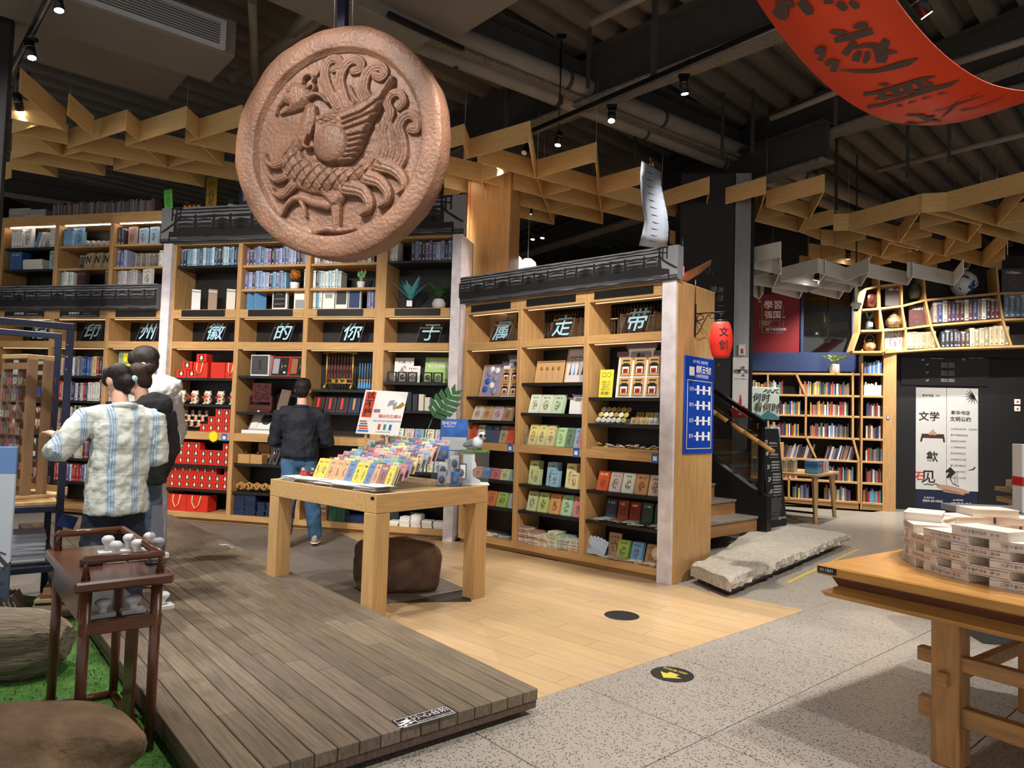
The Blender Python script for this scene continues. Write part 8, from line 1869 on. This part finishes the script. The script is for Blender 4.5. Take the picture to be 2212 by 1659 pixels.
for l in range(NL):
 for k in range(nb_):
  a=2*math.pi*(k+.5*(l % 2))/nb_+.1;px_=cx_+rad*math.cos(a);py_=cy_+rad*math.sin(a)
  wp=RT.w(px_,py_,0)
  if wp.y<.8 or CX+FPX*wp.x/wp.y>2420:continue
  if l==NL-1 and (k % 2):continue
  o=obj('stacked_book',SB,None,RT.w(px_,py_,H+.0008+l*.0395),(0,0,R_(RT.deg)+a+math.pi/2+random.uniform(-.04,.04)),(.235,.165,.039))
  tag(o,('pale hardback in the ring stack on the book table','pale hardback on top of the ring stack')[l>=NL-1],'book',('ring of stacked hardbacks','top books of the ring stack')[l>=NL-1])
  text('习近平著作选读',.020,'spine_lettering','spine_ink',o,(-.10,-.012,.5),(math.pi/2,0,0)).scale=(.016/.235,.016/.039,.1)
  text('第一卷',.020,'spine_lettering','spine_ink',o,(.28,-.012,.5),(math.pi/2,0,0)).scale=(.012/.235,.012/.039,.1)
# counter with white gift box beyond
q=gz(2118,1118,.92);KC=Fr(q.x,q.y,-8);t=thing('display_counter','grey counter with a chipped oak top beyond the book table','counter',KC.o,KC.deg)
q=gz(2118,1160,.75)
CZc=.86;q=gz(2122,1108,CZc);KC=Fr(q.x,q.y,-8);t.location=KC.o
B().bbox(0,0,CZc-.045,.9,.6,CZc,.004).out('counter_top','oak_gold',t);B().bbox(.02,.03,0,.88,.57,CZc-.046,.004).out('body','ink_grey',t);mat('body_grey',C(120,122,128),.5);t.children[1].data.materials[0]=MATS['body_grey']
x_=(gz(2190,1105,CZc)-KC.o).dot(KC.ex)
u=thing('ribbon_box','tall white box with a red ribbon on the counter','box',KC.w(x_,.08,CZc+.001),KC.deg);B().bbox(0,0,0,.25,.12,.46,.003).out('box','white',u);B().box(-.002,-.003,.18,.252,.122,.24).out('ribbon','red',u);B().bbox(-.02,-.02,0,.3,.14,.006,.002).out('foot','clear',u)
q=CAM+ray(2196,1062)*(9.0/ray(2196,1062).y);SHF=Fr(q.x,q.y,-8);u=thing('corner_shelf','small oak shelf unit by the elevator call panel','shelf',SHF.w(0,0,0),SHF.deg)
B().bbox(-.06,0,q.z-.02,.8,.4,q.z+.03,.003).bbox(-.04,.0,q.z-.16,.8,.4,q.z-.10,.003).out('boards','oak',u);B().bbox(.1,.05,0,.75,.38,q.z-.16,.003).out('base','oak_up',u);B().box(-.06,-.004,q.z+.002,.08,0,q.z+.022).out('number_tag','black',u)
for k in range(4):item(BOXM,'booklet',SHF,.0,.05,q.z+.032+.026*k,.3,.2,.024,C(226,222,214),'white booklet on the small shelf by the call panel','booklet','white booklets by the call panel')
bpy.data.scenes.remove(TMP)
